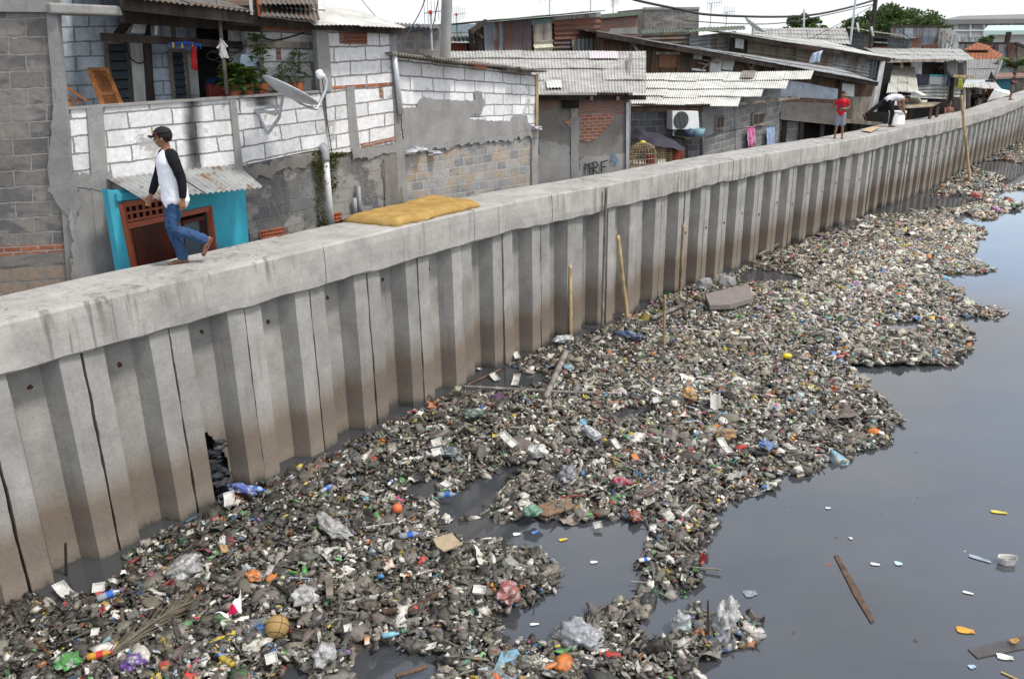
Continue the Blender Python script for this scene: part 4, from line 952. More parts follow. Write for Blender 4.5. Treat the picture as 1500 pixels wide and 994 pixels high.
mb = MB(); mb.v = [tuple(FB.P(370,108,-.22)+FB.t3*q[0]*.13+Vector((0,0,1))*q[1]*.22+FB.n3*q[2]*.06) for q in TPL['bag'][4][0]]; mb.f = [tuple(q) for q in TPL['bag'][4][1].tolist()]; o = mb.build('sack', simple('pale_blue_sack', (.45,.55,.62), .7, .3), None); tag(o, 'pale blue and white sack behind the yellow green plant', 'sack')
# satellite dish on bracket
sd = thing('satellite_dish', 'grey satellite dish seen edge on, bolted to the white block wall', 'satellite dish', FB.P(395,190,.1))
A = FB.P(385,113,.75); B2 = FB.P(462,157,.75); c = (A+B2)/2; ax = (B2-A).normalized(); nrm = FB.n3.cross(ax).normalized()
if nrm.z < 0: nrm = -nrm
nrm = (nrm + FB.n3*.10).normalized(); rad = (B2-A).length/2*.93; mb = MB()
mb.lathe(c - nrm*.06, [(.02,-.015),(rad*.5,.01),(rad*.85,.055),(rad,.085),(rad*1.01,.10),(rad*.99,.105),(rad*.84,.075),(rad*.5,.03),(.02,.005)], 36, axis=nrm); mb.build('dish', MT['steel'], sd, smooth=True)
mb = MB(); mb.tube([B2-ax*.1-nrm*.05, FB.P(464,160,.75), FB.P(469,150,.7), FB.P(477,132,.7), FB.P(478,118,.7), FB.P(473,108,.7)], .022, 8); mb.tube([c-nrm*.05, FB.P(440,152,.7), FB.P(462,161,.75)], .014, 6); mb.build('arm', MT['steel'], sd, smooth=True)
mb = MB(); L0 = FB.P(470,105,.7); mb.lathe(L0 - Vector((0,0,.1)), [(.03,0),(.055,.03),(.055,.11),(.03,.13)], 14, axis=(-.3,0,1)); mb.build('receiver', MT['white'], sd, smooth=True)
mb = MB()
for a, b in (((374,159,.02),(408,156,.35)), ((374,159,.02),(393,195,.02)), ((393,195,.02),(409,172,.3)), ((409,172,.3),(414,140,.5)), ((376,160,.02),(404,168,.3)), ((404,156,.3),(406,168,.3)), ((414,140,.5),(420,134,.62))): mb.tube([FB.P(*a), FB.P(*b)], .024, 7)
mb.build('bracket', MT['steel'], sd)
mb = MB(); mb.tube([FB.P(472,115,.6), FB.P(476,150,.03), FB.P(481,190,.03), FB.P(486,222,.03)], .008, 5); mb.build('signal_cable', MT['cable'], sd)
def wire(pts, r, lab, F=None, off=0, name='cable'):
    P = [F.P(x, y, off) for x, y in pts] if F else [Vector(p) for p in pts]
    Q = []
    for i in range(len(P)-1):
        p0 = P[max(i-1,0)]; p1, p2 = P[i], P[i+1]; p3 = P[min(i+2, len(P)-1)]
        for k in range(5):
            t = k/5; Q.append(.5*((2*p1)+(p2-p0)*t+(2*p0-5*p1+4*p2-p3)*t*t+(3*p1-p0-3*p2+p3)*t**3))
    Q.append(P[-1]); mb = MB(); mb.tube(Q, r, 5); o = mb.build(name, MT['cable'], None); tag(o, lab, 'cable'); return o
wire([(363,50),(390,57),(405,59),(430,53),(445,48)], .012, 'sagging black cable under the side roof beam', FB, -.15)
wire([(185,62),(188,80),(200,92),(212,90),(218,75),(214,62)], .01, 'black cable looped over the pale terrace door', FB, T0+.15)
rr = random.Random(9); wire([(325+rr.uniform(-20,40), 78+rr.uniform(-14,14)) for _ in range(12)], .009, 'tangle of black wires beside the washing pole', FB, -.3)
# ---- house C
FC = fac(582, 14.45, 784, 17.9, 200)
hC = house('two_tone_house', 'house with white blocks above smeared cement and small tan and grey blocks below', FC, 690)
panel(FC, [(581,84),(785,109),(785,200),(588,226)], MT['aac'], hC, 'white_block_wall', off=0)
panel(FC, [(589,226),(785,196),(786,320),(600,345)], MT['mixblock'], hC, 'lower_block_wall', off=.01, rough=.015)
patch(FC, [(588,160),(611,157),(614,146),(622,142),(640,146),(696,148),(695,136),(700,133),(706,136),(711,150),(704,168),(690,167),(688,176),(697,175),(728,177),(748,178),(754,168),(771,169),(773,180),(786,186),(787,200),(740,205),(705,210),(660,215),(625,222),(592,230)], MT['plaster'], hC, off=.03, jag=.03)
patch(FC, [(590,218),(625,214),(680,206),(740,198),(786,190),(787,200),(742,205),(690,211),(640,219),(592,230)], MT['plaster'], hC, off=.06, jag=.07)
panel(FC, [(580,205),(592,203),(600,345),(588,345)], MT['plaster'], hC, 'corner_pillar', off=.06, rough=.02)
panel(FC, [(780,196),(789,195),(789,320),(779,320)], MT['plaster'], hC, 'corner_pillar', off=.05, rough=.02)
fbar(FC, (787,108), (787,200), .05, MT['bamboo'], hC, 'corner_batten', off=.04)
rf = MB(); E0, E1 = FC.P(574,80,.22), FC.P(797,106,.22); corr(rf, E0, E1, E1-FC.n3*3.2+Vector((0,0,.05)), E0-FC.n3*3.2+Vector((0,0,.05)), rows=2, rag=.12, amp=.018, th=.012); rf.build('roof', MT['fibre_dark'], hC)
for k, (a, b) in enumerate((((640,88),(672,92)), ((738,100),(775,106)))): fbar(FC, a, b, .1, MT['wood_grey'], hC, 'rafter_end', off=.12)
fbar(FC, (692,94), (710,97), .1, MT['brick'], hC, 'loose_brick', off=.13)
# right side wall of C back from the corner
e0, e1 = FC.P(786,110,-.02), FC.P(786,320,-.02); bk = -FC.n3*3; mb = MB(); mb.hexa([e1-FC.t3*.1, e1, e1+bk, e1+bk-FC.t3*.1, e0-FC.t3*.1, e0, e0+bk, e0+bk-FC.t3*.1]); mb.build('side_wall', MT['plaster_dark'], hC)
# wads of torn plastic in the masonry joint
for k, (x, y) in enumerate(((603,222),(615,219),(637,224),(786,188))):
    mb = MB(); v, f = TPL['bag'][k]; p = FC.P(x, y, .1); mb.v = [tuple(p+Vector(q)*.09) for q in v]; mb.f = [tuple(q) for q in f.tolist()]; o = mb.build('torn_plastic', simple('grey_film', (.42,.43,.45), .45), hC)
# ---- house D
FD = fac(786, 19.0, 922, 20.0, 200)
hD = house('brick_patch_house', 'grey plastered house with an exposed patch of red brick and a wide grey roof', FD, 850)
panel(FD, [(740,140),(921,140),(919,262),(740,320)], MT['plaster_dark'], hD, 'plaster_wall', rough=.02)
patch(FD, [(785,143),(835,143),(836,152),(830,158),(815,156),(800,163),(786,160)], MT['oldbrick'], hD, 'brick_patch', off=.01, jag=.05)
patch(FD, [(846,143),(918,143),(918,168),(900,166),(846,168)], MT['oldbrick'], hD, 'brick_patch', off=.01, jag=.04)
patch(FD, [(847,168),(899,165),(897,178),(889,187),(882,196),(872,204),(862,208),(848,205)], MT['brick'], hD, 'brick_patch', off=.016, jag=.02, step=.1)
patch(FD, [(826,175),(838,174),(837,188),(828,182)], MT['brick'], hD, 'brick_patch', off=.014, jag=.04)
patch(FD, [(835,156),(846,156),(847,172),(838,176)], simple('yellow_grey_plaster', (.30,.28,.21), .9), hD, off=.02)
panel(FD, [(836,172),(848,170),(849,290),(837,290)], MT['plaster'], hD, 'pilaster', off=.03, rough=.02)
patch(FD, [(788,205),(836,215),(837,290),(788,295)], MT['plaster'], hD, off=.012, jag=.08)
patch(FD, [(848,232),(918,225),(918,275),(848,285)], MT['plaster'], hD, off=.012, jag=.09)
fbar(FD, (919,150), (919,262), .06, MT['steel'], hD, 'corner_post', off=.05)
fbar(FD, (786,143), (945,143), .10, MT['wood_dark'], hD, 'eave_beam', off=.2)
for x in (866, 905): fbar(FD, (x,141), (x,147), .07, MT['wood_grey'], hD, 'rafter_end', off=.3)
mb = MB(); mb.box(FD.P(836,150,.1), (.35,.2,.25)); mb.build('eave_gap', MT['dark'], hD)
rf = MB(); E0, E1 = FD.P(640,139,.55), FD.P(946,139,.55); R0, R1 = aty(640,77,26.3), aty(946,77,27.3); corr(rf, E0, E1, R1, R0, rows=4, rag=.10, amp=.013, colw=1.0); rfD = rf.build('roof', MT['fibre'], hD)
rf = MB(); q = [E0.lerp(E1, u).lerp(R0.lerp(R1, u), v)+Vector((0,0,.07)) for u, v in ((.72,.72),(.86,.72),(.86,.96),(.72,.96))]; corr(rf, *q, rows=1, rag=.02); rf.build('translucent_roof_sheet', simple('pinkish_plastic_sheet', (.62,.52,.52), .4, .25), hD)
rf = MB(); q = [E0.lerp(E1, u).lerp(R0.lerp(R1, u), v)+Vector((0,0,.05)) for u, v in ((.50,.05),(.575,.05),(.575,.22),(.50,.22))]; corr(rf, *q, rows=1); rf.build('roof_repair_patch', MT['fibre_white'], hD)
# right gable wall of D
e0, e1 = FD.P(920,142,0), FD.P(920,262,0); d_ = Vector((R1.x-E1.x, R1.y-E1.y, 0)).normalized(); bk = d_*5; mb = MB(); mb.hexa([e1-FD.t3*.1, e1, e1+bk, e1+bk-FD.t3*.1, e0-FD.t3*.1, e0, e0+bk+Vector((0,0,.9)), e0+bk-FD.t3*.1+Vector((0,0,.9))]); mb.build('side_wall', MT['plaster_dark'], hD)
# graffiti strokes
mb = MB()
def stroke(pts, r=.012, F=FD, off=.045, mb=mb):
    for a, b in zip(pts[:-1], pts[1:]): mb.bar(F.P(*a, off), F.P(*b, off), r*2, .006, up=F.n3)
for s_ in ([(857,239),(857,256)], [(857,240),(861,243),(864,239)], [(863,239),(864,256)], [(869,238),(869,256)], [(864,240),(873,237),(876,241),(874,245),(868,247),(877,255)], [(881,237),(881,255)], [(879,238),(890,235)], [(881,245),(888,244)], [(862,247),(868,246)]): stroke(s_)
mb.build('graffiti', MT['black'], hD)
mb = MB(); stroke([(895,233),(900,230),(905,233),(904,238),(898,238),(895,233),(898,226),(903,224)], .012, FD, .045, mb); mb.build('blue_graffiti', simple('blue_spray', (.08,.20,.34), .8), hD)
# ---- house E
FE1 = fac(905, 24.2, 1028, 25.2, 200); FE2 = fac(1027, 25.2, 1145, 27.9, 180)
hE = house('alley_house', 'low grey block house with a bright white corrugated roof', FE2, 1060)
panel(FE1, [(900,156),(1028,156),(1031,262),(900,280)], MT['darkblock'], hE, 'recessed_wall')
panel(FE2, [(1027,158),(1144,126),(1139,230),(1031,262)], MT['eblock'], hE, 'block_wall')
patch(FE2, [(1027,160),(1046,160),(1050,185),(1040,200),(1028,198)], MT['plaster'], hE, off=.012)
patch(FE2, [(1076,150),(1082,149),(1084,225),(1078,228)], MT['plaster'], hE, off=.014)
panel(FE1, [(905,157),(1030,158),(1030,164),(905,163)], MT['wood'], hE, 'eave_board', off=.1, th=.04)
for q in ([(1049,171),(1062,170),(1061,188),(1048,189)], [(1102,167),(1120,164),(1119,181),(1102,184)]):
    TL, TR, BR, BL = [FE2.P(x, y, .03) for x, y in q]; fr = MB()
    for a, b in ((TL,TR),(TR,BR),(BR,BL),(BL,TL)): fr.bar(a, b, .07, .07)
    fr.bar(TL.lerp(TR,.5), BL.lerp(BR,.5), .03, .03)
    o = fr.build('window', MT['wood_grey'], hE); g = MB(); g.quadf(BL,BR,TR,TL); g.build('pane', simple('dark_red_pane', (.045,.03,.03), .3), o)
rf = MB()
EL0, ER0 = FE1.P(921,155,.5), FE1.P(1082,157,.5); RL0 = aty(940,112,27.4); RR0 = aty(1192,108,28.0); 
def eroof(u0, u1, v0, v1, dz=0):
    a = EL0; 
    def Q(u, v): return EL0.lerp(EL0 + (ER0-EL0)*1.62, u).lerp(RL0.lerp(RR0, u), v) + Vector((0,0,dz))
    return Q(u0,v0), Q(u1,v0), Q(u1,v1), Q(u0,v1)
for k, (u1, v0, v1) in enumerate(((.615, 0, .3), (.735, .22, .52), (.87, .46, .76), (1.0, .70, 1.0))): corr(rf, *eroof(0, u1, v0, v1, .02+k*.02), rows=1, rag=.10, amp=.013, colw=1.0)
rf.build('roof', MT['fibre_white'], hE)
rf = MB(); corr(rf, *eroof(.58, .66, .72, .99, .13), rows=1, amp=.013); rf.build('dark_roof_sheet', MT['fibre_dark'], hE)
fbar(FE2, (1082,152), (1170,143), .08, MT['wood_grey'], hE, 'eave_beam', off=.3)
# air conditioner
ac = thing('air_conditioner', 'white outdoor air conditioner unit bracketed to the dark block wall', 'air conditioner', FE1.P(1004,190,.2))
TL, TR, BR, BL = [FE1.P(x, y, .42) for x, y in ((985,162),(1023,163),(1025,190),(985,190))]; d_ = -FE1.n3*.32; mb = MB(); mb.hexa([BL,BR,BR+d_,BL+d_,TL,TR,TR+d_,TL+d_]); mb.build('casing', MT['white'], ac, bevel=.015)
c = TL.lerp(BR, .33); c = TL.lerp(TR,.32).lerp(BL.lerp(BR,.32), .5); mb = MB(); mb.lathe(c, [(.245,0),(.245,.012),(.01,.012)], 24, axis=FE1.n3); mb.build('fan_opening', MT['dark'], ac)
mb = MB()
for k in range(-5, 6):
    x = k*.042; h_ = math.sqrt(max(0, .235**2-x*x)); mb.bar(c+FE1.t3*x+Vector((0,0,-h_))+FE1.n3*.02, c+FE1.t3*x+Vector((0,0,h_))+FE1.n3*.02, .012)
mb.build('fan_grille', simple('grille', (.25,.26,.26), .5), ac); mb = MB()
for u in (.15, .75): a = BL.lerp(BR, u)+d_*.5; mb.bar(a, a+Vector((0,0,-.22)), .04); mb.bar(a+Vector((0,0,-.04))+FE1.n3*.1, a+d_*.6, .04)
mb.build('wall_bracket', MT['steel'], ac)
# things in the alley by house E
def cloth(F, q, off, mat, name, lab, cat='cloth', group=None, amp=.04):
    TL, TR, BR, BL = [F.P(x, y, off) for x, y in q]; mb = MB(); ph = TL.x*7
    mb.grid(14, 10, lambda u, v: BL.lerp(BR, u).lerp(TL.lerp(TR, u), v) + F.n3*(amp*math.sin(u*13+ph+v*2)*(1.1-v) + .02*noise.noise(Vector((u*4, v*4, ph)))) + Vector((0,0,-.03*abs(math.sin(u*9+ph))*(1-v))))
    o = mb.build(name, mat, None, smooth=True); s_ = o.modifiers.new('solid', 'SOLIDIFY'); s_.thickness = .006; tag(o, lab, cat, group); return o
pk = M('pink_tie_dye', .9, .1); pk.col(pk.mix(pk.ramp(pk.noise(pk.pos(), 7, 3), [(.45, 0.0), (.6, 1.0)]), (.62,.16,.34), (.70,.45,.55)))
cloth(FE2, [(1094,186),(1106,185),(1106,212),(1095,216)], .12, pk.m, 'pink_shirt', 'pink and white patterned garment on the clothesline', 'laundry', 'laundry on the clothesline')
cloth(FE2, [(1123,187),(1135,184),(1134,214),(1123,214)], .12, simple('blue_towel', (.30,.38,.55), .9, .1), 'blue_towel', 'plain light blue towel on the clothesline', 'laundry', 'laundry on the clothesline', .015)
wire([(1040,199),(1062,193),(1095,187),(1137,184)], .01, 'green clothesline strung along the grey block wall', FE2, .14, 'clothesline')
# birdcage
bc = thing('birdcage', 'domed round bamboo birdcage at the foot of the dark wall', 'birdcage', aty(940,246,22.3)); c = aty(940,246,22.3); H_ = (aty(940,208,22.3)-c).z; mb = MB(); r0 = .36
for k in range(26):
    an = 2*math.pi*k/26; P = [c+Vector((math.cos(an)*r0*f, math.sin(an)*r0*f, z*H_)) for f, z in ((.98,0),(1,.3),(1,.6),(.85,.8),(.5,.93),(.08,1))]; mb.tube(P, .006, 4, caps=False)
mb.build('bars', MT['bamboo'], bc); mb = MB()
for z, f in ((.02,.99),(.2,1),(.4,1.01),(.6,1.01),(.8,.85)): mb.tube([c+Vector((math.cos(a)*r0*f, math.sin(a)*r0*f, z*H_)) for a in [2*math.pi*k/24 for k in range(25)]], .010, 4, caps=False)
mb.build('hoops', MT['bamboo'], bc); mb = MB(); mb.lathe(c+Vector((0,0,H_*.99)), [(.09,0),(.06,.03),(.01,.05)], 10); mb.build('cap', simple('yellow_knob', (.5,.42,.05), .6), bc)
mb = MB(); mb.box(c+Vector((.22,.02,.18)), (.2,.1,.28)); mb.build('cloth_lining', simple('maroon_cloth', (.2,.03,.06), .9), bc)
# covered stack
FX = fac(905, 22.9, 1040, 24.2, 220)
mb = MB(); rr = random.Random(6)
for k in range(9): mb.bar(FX.P(961,216+k*2.6,.05), FX.P(984,216+k*2.6,.05), .05, .03)
o = mb.build('bamboo_crate', MT['bamboo'], None); tag(o, 'slatted bamboo crate right of the birdcage', 'crate')
mb = MB(); a = [FX.P(x, y, 0) for x, y in ((984,216),(1002,219),(1002,240),(984,240))]; mb.hexa([a[3], a[2], a[2]-FX.n3*.4, a[3]-FX.n3*.4, a[0], a[1], a[1]-FX.n3*.4, a[0]-FX.n3*.4]); o = mb.build('rusty_box', simple('rusty_red', (.22,.05,.025), .8, .4), None); tag(o, 'rusty red box right of the bamboo crate', 'box')
mb = MB(); TL, TR, BR, BL = FX.P(942,200,.1), FX.P(1004,206,.1), FX.P(1005,219,.3), FX.P(950,213,.3)
mb.grid(20, 12, lambda u, v: BL.lerp(BR, u).lerp(TL.lerp(TR, u), v) - FX.n3*.8*v + Vector((0,0,.25*math.sin(u*3.1)*v*(1-v)*3+.12*noise.noise(Vector((u*3, v*3, 2))) + .18*math.exp(-((u-.2)/.1)**2)*v))); o = mb.build('tarpaulin', simple('dark_tarp', (.035,.03,.045), .75, .2, 4, .5, .02), None, smooth=True); tag(o, 'dark purple tarpaulin draped over the stack by the air conditioner', 'tarpaulin')
mb = MB(); a = [FX.P(x, y, -.1) for x, y in ((1003,202),(1029,201),(1029,204),(1003,205))]; mb.hexa([a[3], a[2], a[2]-FX.n3*.6, a[3]-FX.n3*.6, a[0], a[1], a[1]-FX.n3*.6, a[0]-FX.n3*.6]); 
for x in (1006,1027): mb.bar(FX.P(x,204,-.15), FX.P(x,240,-.15), .06)
o = mb.build('rough_shelf', MT['wood_dark'], None); tag(o, 'rough dark shelf carrying two buckets', 'shelf')
mb = MB(); mb.lathe(FX.P(1009,202.5,-.35), [(.11,0),(.16,.24),(.14,.24),(.09,.02)], 14); o = mb.build('bucket', simple('navy_bucket', (.05,.07,.12), .4), None, smooth=True); tag(o, 'dark blue bucket on the rough shelf', 'bucket', 'buckets on the shelf')
mb = MB(); mb.lathe(FX.P(1021,202.5,-.35), [(.15,0),(.22,.27),(.20,.27),(.13,.02)], 14); o = mb.build('bucket', simple('teal_bucket', (.16,.30,.32), .4), None, smooth=True); tag(o, 'larger pale teal bucket on the rough shelf', 'bucket', 'buckets on the shelf')
rf = MB(); corr(rf, FX.P(915,252,.5), FX.P(975,244,.5), FX.P(975,232,.1), FX.P(918,235,.1), amp=.014, pitch=.09); o = rf.build('corrugated_sheet', MT['fibre'], None); tag(o, 'grey corrugated sheet in front of the birdcage', 'corrugated sheet')
mb = MB()
for k in range(5): x = 926+k*9; mb.bar(FX.P(x, 250, .35), FX.P(x, 229+(k % 3)*3, .35), .03)
o = mb.build('bamboo_stakes', MT['bamboo'], None); tag(o, 'row of short bamboo stakes before the birdcage', 'stakes', kind='thing')
# ------------------------------------------------------------------ houses further back
GF = 'shacks further back in the settlement'
# ---- F: long brown timber house
FF = fac(878, 29.3, 1282, 31.2, 150)
hF = house('timber_house', 'long brown timber house under a dark roof sloping down to the right', FF, 1180, GF)
panel(FF, [(876,48),(1284,120),(1262,182),(876,150)], MT['wood'], hF, 'board_wall')
for a, b in (((958,72),(953,125)), ((996,72),(992,125)), ((1040,78),(1035,112)), ((1104,84),(1101,110)), ((1232,112),(1228,150)), ((882,58),(880,118)), ((925,60),(921,118))): fbar(FF, a, b, .10, MT['wood_grey'] if a[0] in (1104,) else MT['wood'], hF, 'stud', off=.06)
for a, b in (((880,108),(1040,108)), ((960,78),(996,78)), ((880,90),(945,92)), ((1086,82),(1100,102)), ((925,62),(945,92))): fbar(FF, a, b, .09, MT['wood_grey'], hF, 'rail', off=.09)
wq = [(966,77),(993,78),(992,100),(965,99)]; o = panel(FF, wq, simple('brown_ply', (.20,.085,.04), .7, .3), hF, 'window_shutter', off=.04, th=.03)
for q, mt in (([(1017,76),(1030,77),(1028,88),(1016,86)], 'cream'), ([(1040,79),(1060,81),(1056,104),(1036,102)], 'cream'), ([(1060,82),(1078,84),(1073,104),(1058,102)], 'cream'), ([(1013,100),(1056,104),(1055,107),(1013,103)], 'cream'), ([(1137,92),(1160,95),(1158,112),(1134,108)], 'wood_grey'), ([(1234,122),(1252,124),(1251,142),(1233,140)], 'cream')): panel(FF, q, MT[mt], hF, 'patch_board', off=.07, th=.03)
for a, b in (((1028,102),(1050,82)), ((1022,92),(1040,96)), ((1030,88),(1052,92))): fbar(FF, a, b, .05, MT['wood_grey'], hF, 'loose_lath', off=.12)
panel(FF, [(1055,104),(1092,107),(1090,112),(1054,110)], MT['fibre_white'], hF, 'patch_board', off=.5, th=.03)
m = simple('blue_grey_tarp', (.38,.42,.47), .5, .25, 3, .5, .02, dirt=.5)
panel(FF, [(1150,117),(1228,130),(1226,147),(1145,141)], m, hF, 'tarp_cladding', off=.10, th=.03, rough=.04)
panel(FF, [(1143,128),(1156,128),(1152,166),(1140,164)], m, hF, 'tarp_cladding', off=.14, th=.03, rough=.03)
panel(FF, [(1145,142),(1228,147),(1228,153),(1146,150)], MT['wood'], hF, 'plank', off=.16, th=.05)
panel(FF, [(1146,149),(1232,152),(1232,184),(1143,175)], concrete('stained_board', (.21,.19,.165), .6, .5), hF, 'lower_cladding', off=.18, th=.04)
panel(FF, [(1232,142),(1278,142),(1266,178),(1232,182)], MT['wood_grey'], hF, 'lower_cladding', off=.17, th=.04)
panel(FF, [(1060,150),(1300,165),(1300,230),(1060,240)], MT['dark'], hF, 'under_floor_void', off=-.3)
for x in (1150,1175,1205,1238,1262): fbar(FF, (x,172), (x-4,225), .14, MT['wood_dark'], hF, 'stilt', off=.05)
panel(FF, [(1139,176),(1172,176),(1170,215),(1138,220)], MT['eblock'], hF, 'foundation_blocks', off=-.02)
fbar(FF, (1225,176), (1292,182), .12, MT['wood_grey'], hF, 'floor_beam', off=.5)
rf = MB(); E0, E1 = FF.P(874,47,.55), FF.P(1287,121,.55); corr(rf, E0, E1, E1-FF.n3*3+Vector((0,0,.42)), E0-FF.n3*3+Vector((0,0,.1)), rows=2, amp=.01, rag=.08); rf.build('roof', MT['zinc'], hF)
fbar(FF, (874,50), (1286,123), .06, MT['wood_dark'], hF, 'fascia_board', off=.5, h=.16)
fbar(FF, (1165,108), (1110,136), .05, MT['bamboo_grey'], hF, 'prop_pole', off=.7)
# ---- H: corrugated house behind
FH = fac(1075, 33.5, 1306, 34.6, 100)
hH = house('corrugated_house', 'brown corrugated sheet house with a pale post at its right corner', FH, 1200, GF)
rf = MB(); 
def cpanel(F, q, mat, parent, name='corrugated_wall', off=0, horiz=True, amp=.012, pitch=.1):
    TL, TR, BR, BL = [F.P(x, y, off) for x, y in q]; mb = MB(); n = F.n3
    L = (TL-BL).length if horiz else (TR-TL).length; nw = max(2, round(L/pitch)); N = nw*4
    def fn(u, v):
        w_ = v if horiz else u; return BL.lerp(BR, u).lerp(TL.lerp(TR, u), v) + n*(amp*math.cos(2*math.pi*w_*nw)+.02*noise.noise(Vector((u*5, v*5, TL.x))))
    mb.grid(4 if horiz else N, N if horiz else 3, fn)
    o = mb.build(name, mat, parent); s_ = o.modifiers.new('solid', 'SOLIDIFY'); s_.thickness = .01; s_.offset = -1; return o
cpanel(FH, [(1096,53),(1222,70),(1218,110),(1094,92)], MT['timberzinc'], hH, pitch=.14, amp=.03)
cpanel(FH, [(1220,72),(1284,84),(1278,118),(1218,110)], MT['zinc'], hH, pitch=.14, amp=.03, off=.04)
cpanel(FH, [(1166,70),(1222,78),(1218,104),(1165,92)], MT['timberzinc'], hH, pitch=.14, amp=.03, off=.06)
panel(FH, [(1276,82),(1292,86),(1286,125),(1270,120)], MT['wood_dark'], hH, 'window', off=.02, th=.05)
for x in (1279,1284,1288): fbar(FH, (x,88), (x-4,116), .08, MT['glass'], hH, 'window_louvre', off=.06)
panel(FH, [(1072,50),(1098,54),(1094,80),(1070,78)], MT['wood_dark'], hH, 'gable_opening', off=-.1)
panel(FH, [(1078,56),(1090,57),(1089,72),(1077,70)], MT['cream'], hH, 'window', off=-.02, th=.03)
panel(FH, [(1290,90),(1297,90),(1284,165),(1276,165)], MT['cream'], hH, 'corner_board', off=.2, th=.06)
panel(FH, [(1297,92),(1308,92),(1297,165),(1285,165)], MT['dark'], hH, 'dark_gap', off=.1, th=.05)
rf = MB(); E0, E1 = FH.P(1070,49,.5), FH.P(1304,86,.5); corr(rf, E0, E1, E1-FH.n3*5+Vector((0,0,.65)), E0-FH.n3*5+Vector((0,0,.25)), rows=2, amp=.015, rag=.12); rf.build('roof', MT['fibre_white'], hH)
fbar(FH, (1070,52), (1304,88), .07, MT['wood_dark'], hH, 'fascia_board', off=.45, h=.14)
# big pale fibre roof behind it
hQ = thing('fibre_roof_house', 'house showing only a broad pale weathered roof below the small round tree', 'house', (aty(1170,60,38).x, 38, .6), GF)
rf = MB(); corr(rf, aty(1100,58,38), aty(1246,66,38), aty(1238,42,46), aty(1102,43,46), rows=4, amp=.02, pitch=.16, rag=.15); rf.build('roof', MT['fibre'], hQ)
FQ = fac(1098, 38.6, 1250, 38.6, 100); panel(FQ, [(1100,60),(1248,66),(1240,120),(1100,120)], MT['wood_dark'], hQ, 'wall')
# ---- G: rusty shack
FG = fac(690, 28, 880, 31.5, 60)
hG = house('rusty_shack', 'shack clad in streaky blue grey and rust red sheets under a green edged roof', FG, 780, GF)
panel(FG, [(700,34),(880,18),(880,110),(700,110)], MT['wood_dark'], hG, 'wall', off=-.03)
cpanel(FG, [(707,34),(738,31),(738,90),(711,90)], MT['rustblue'], hG, horiz=False, amp=.02, pitch=.2)
cpanel(FG, [(738,31),(752,30),(752,90),(738,90)], MT['rust'], hG, horiz=False, amp=.02, pitch=.2, off=.03)
cpanel(FG, [(751,30),(778,28),(778,90),(751,90)], MT['rustdark'], hG, horiz=False, amp=.02, pitch=.15, off=.015)
panel(FG, [(781,37),(808,34),(809,60),(782,61)], MT['wood_grey'], hG, 'door', off=.05, th=.05)
cpanel(FG, [(782,61),(810,59),(810,90),(783,90)], simple('yellowed_zinc', (.50,.48,.36), .7), hG, off=.04, pitch=.2, amp=.03)
panel(FG, [(778,29),(812,26),(812,34),(779,37)], simple('green_board', (.13,.18,.15), .8, .3), hG, 'lintel_board', off=.02, th=.04)
cpanel(FG, [(811,30),(880,25),(880,56),(813,58)], MT['rust'], hG, off=.05, pitch=.15, amp=.02)
panel(FG, [(810,24),(880,18),(880,26),(811,31)], MT['zinc'], hG, 'wall_top', off=.02, th=.04)
cpanel(FG, [(811,58),(838,57),(838,90),(812,90)], MT['rustdark'], hG, off=.03, pitch=.15, amp=.02)
cpanel(FG, [(837,58),(878,54),(878,90),(838,90)], MT['zinc'], hG, off=.06, horiz=False, pitch=.2, amp=.03)
rf = MB(); E0, E1 = FG.P(700,33,.4), FG.P(886,16,.4); corr(rf, E0, E1, E1-FG.n3*4-Vector((0,0,.1)), E0-FG.n3*4-Vector((0,0,.1)), amp=.01, rows=1); rf.build('roof', simple('green_sheet', (.13,.20,.10), .7, .3), hG)
mb = MB(); mb.bar(FG.P(688,47,.4), FG.P(712,31,.4), .12, .12); mb.bar(FG.P(690,48,.4), FG.P(692,90,.1), .16); mb.bar(FG.P(697,50,.2), FG.P(700,90,.1), .12); mb.bar(FG.P(694,48,.3), FG.P(706,55,.1), .1); mb.build('lean_to_frame', MT['wood_dark'], hG)
# brick gable, grey box room
F1 = fac(876, 35, 936, 35.5, 40); h1 = house('brick_room', 'small red brick upper room beside the grey block tank room', F1, 905, GF)
panel(F1, [(878,26),(935,20),(934,70),(878,70)], MT['oldbrick'], h1, 'brick_wall'); panel(F1, [(895,42),(934,40),(934,50),(890,50)], MT['plaster'], h1, 'plaster_skirt', off=.02, th=.02); fbar(F1, (872,25), (938,19), .15, simple('green_grey_cap', (.13,.16,.12), .8), h1, 'coping', off=.1)
F2 = fac(940, 37.5, 1026, 38.2, 40); h2 = house('tank_room', 'plain grey block box room standing above the roofs', F2, 980, GF)
panel(F2, [(944,13),(1024,12),(1023,70),(942,70)], MT['gray'], h2, 'block_wall'); panel(F2, [(943,11),(1025,10.5),(1025,14),(943,14.5)], MT['pillar'], h2, 'coping', off=.05)
bk = -F2.n3*3; e0, e1 = F2.P(944,13,-.1), F2.P(943,70,-.1); mb = MB(); mb.hexa([e1, e1+F2.t3*.12, e1+F2.t3*.12+bk, e1+bk, e0, e0+F2.t3*.12, e0+F2.t3*.12+bk, e0+bk]); mb.build('side_wall', MT['gray'], h2)
rf = MB(); corr(rf, F2.P(940,50,1.5), F2.P(1092,44,1.5), F2.P(1090,38,.2), F2.P(940,44,.2), amp=.02, pitch=.14); rf.build('lean_to_roof', simple('green_grey_sheet', (.10,.12,.09), .8), h2)
F3 = fac(940, 33.8, 1092, 34.6, 60); h3 = house('zinc_shack', 'low shack of weathered horizontal grey sheets below the tank room', F3, 1000, GF)
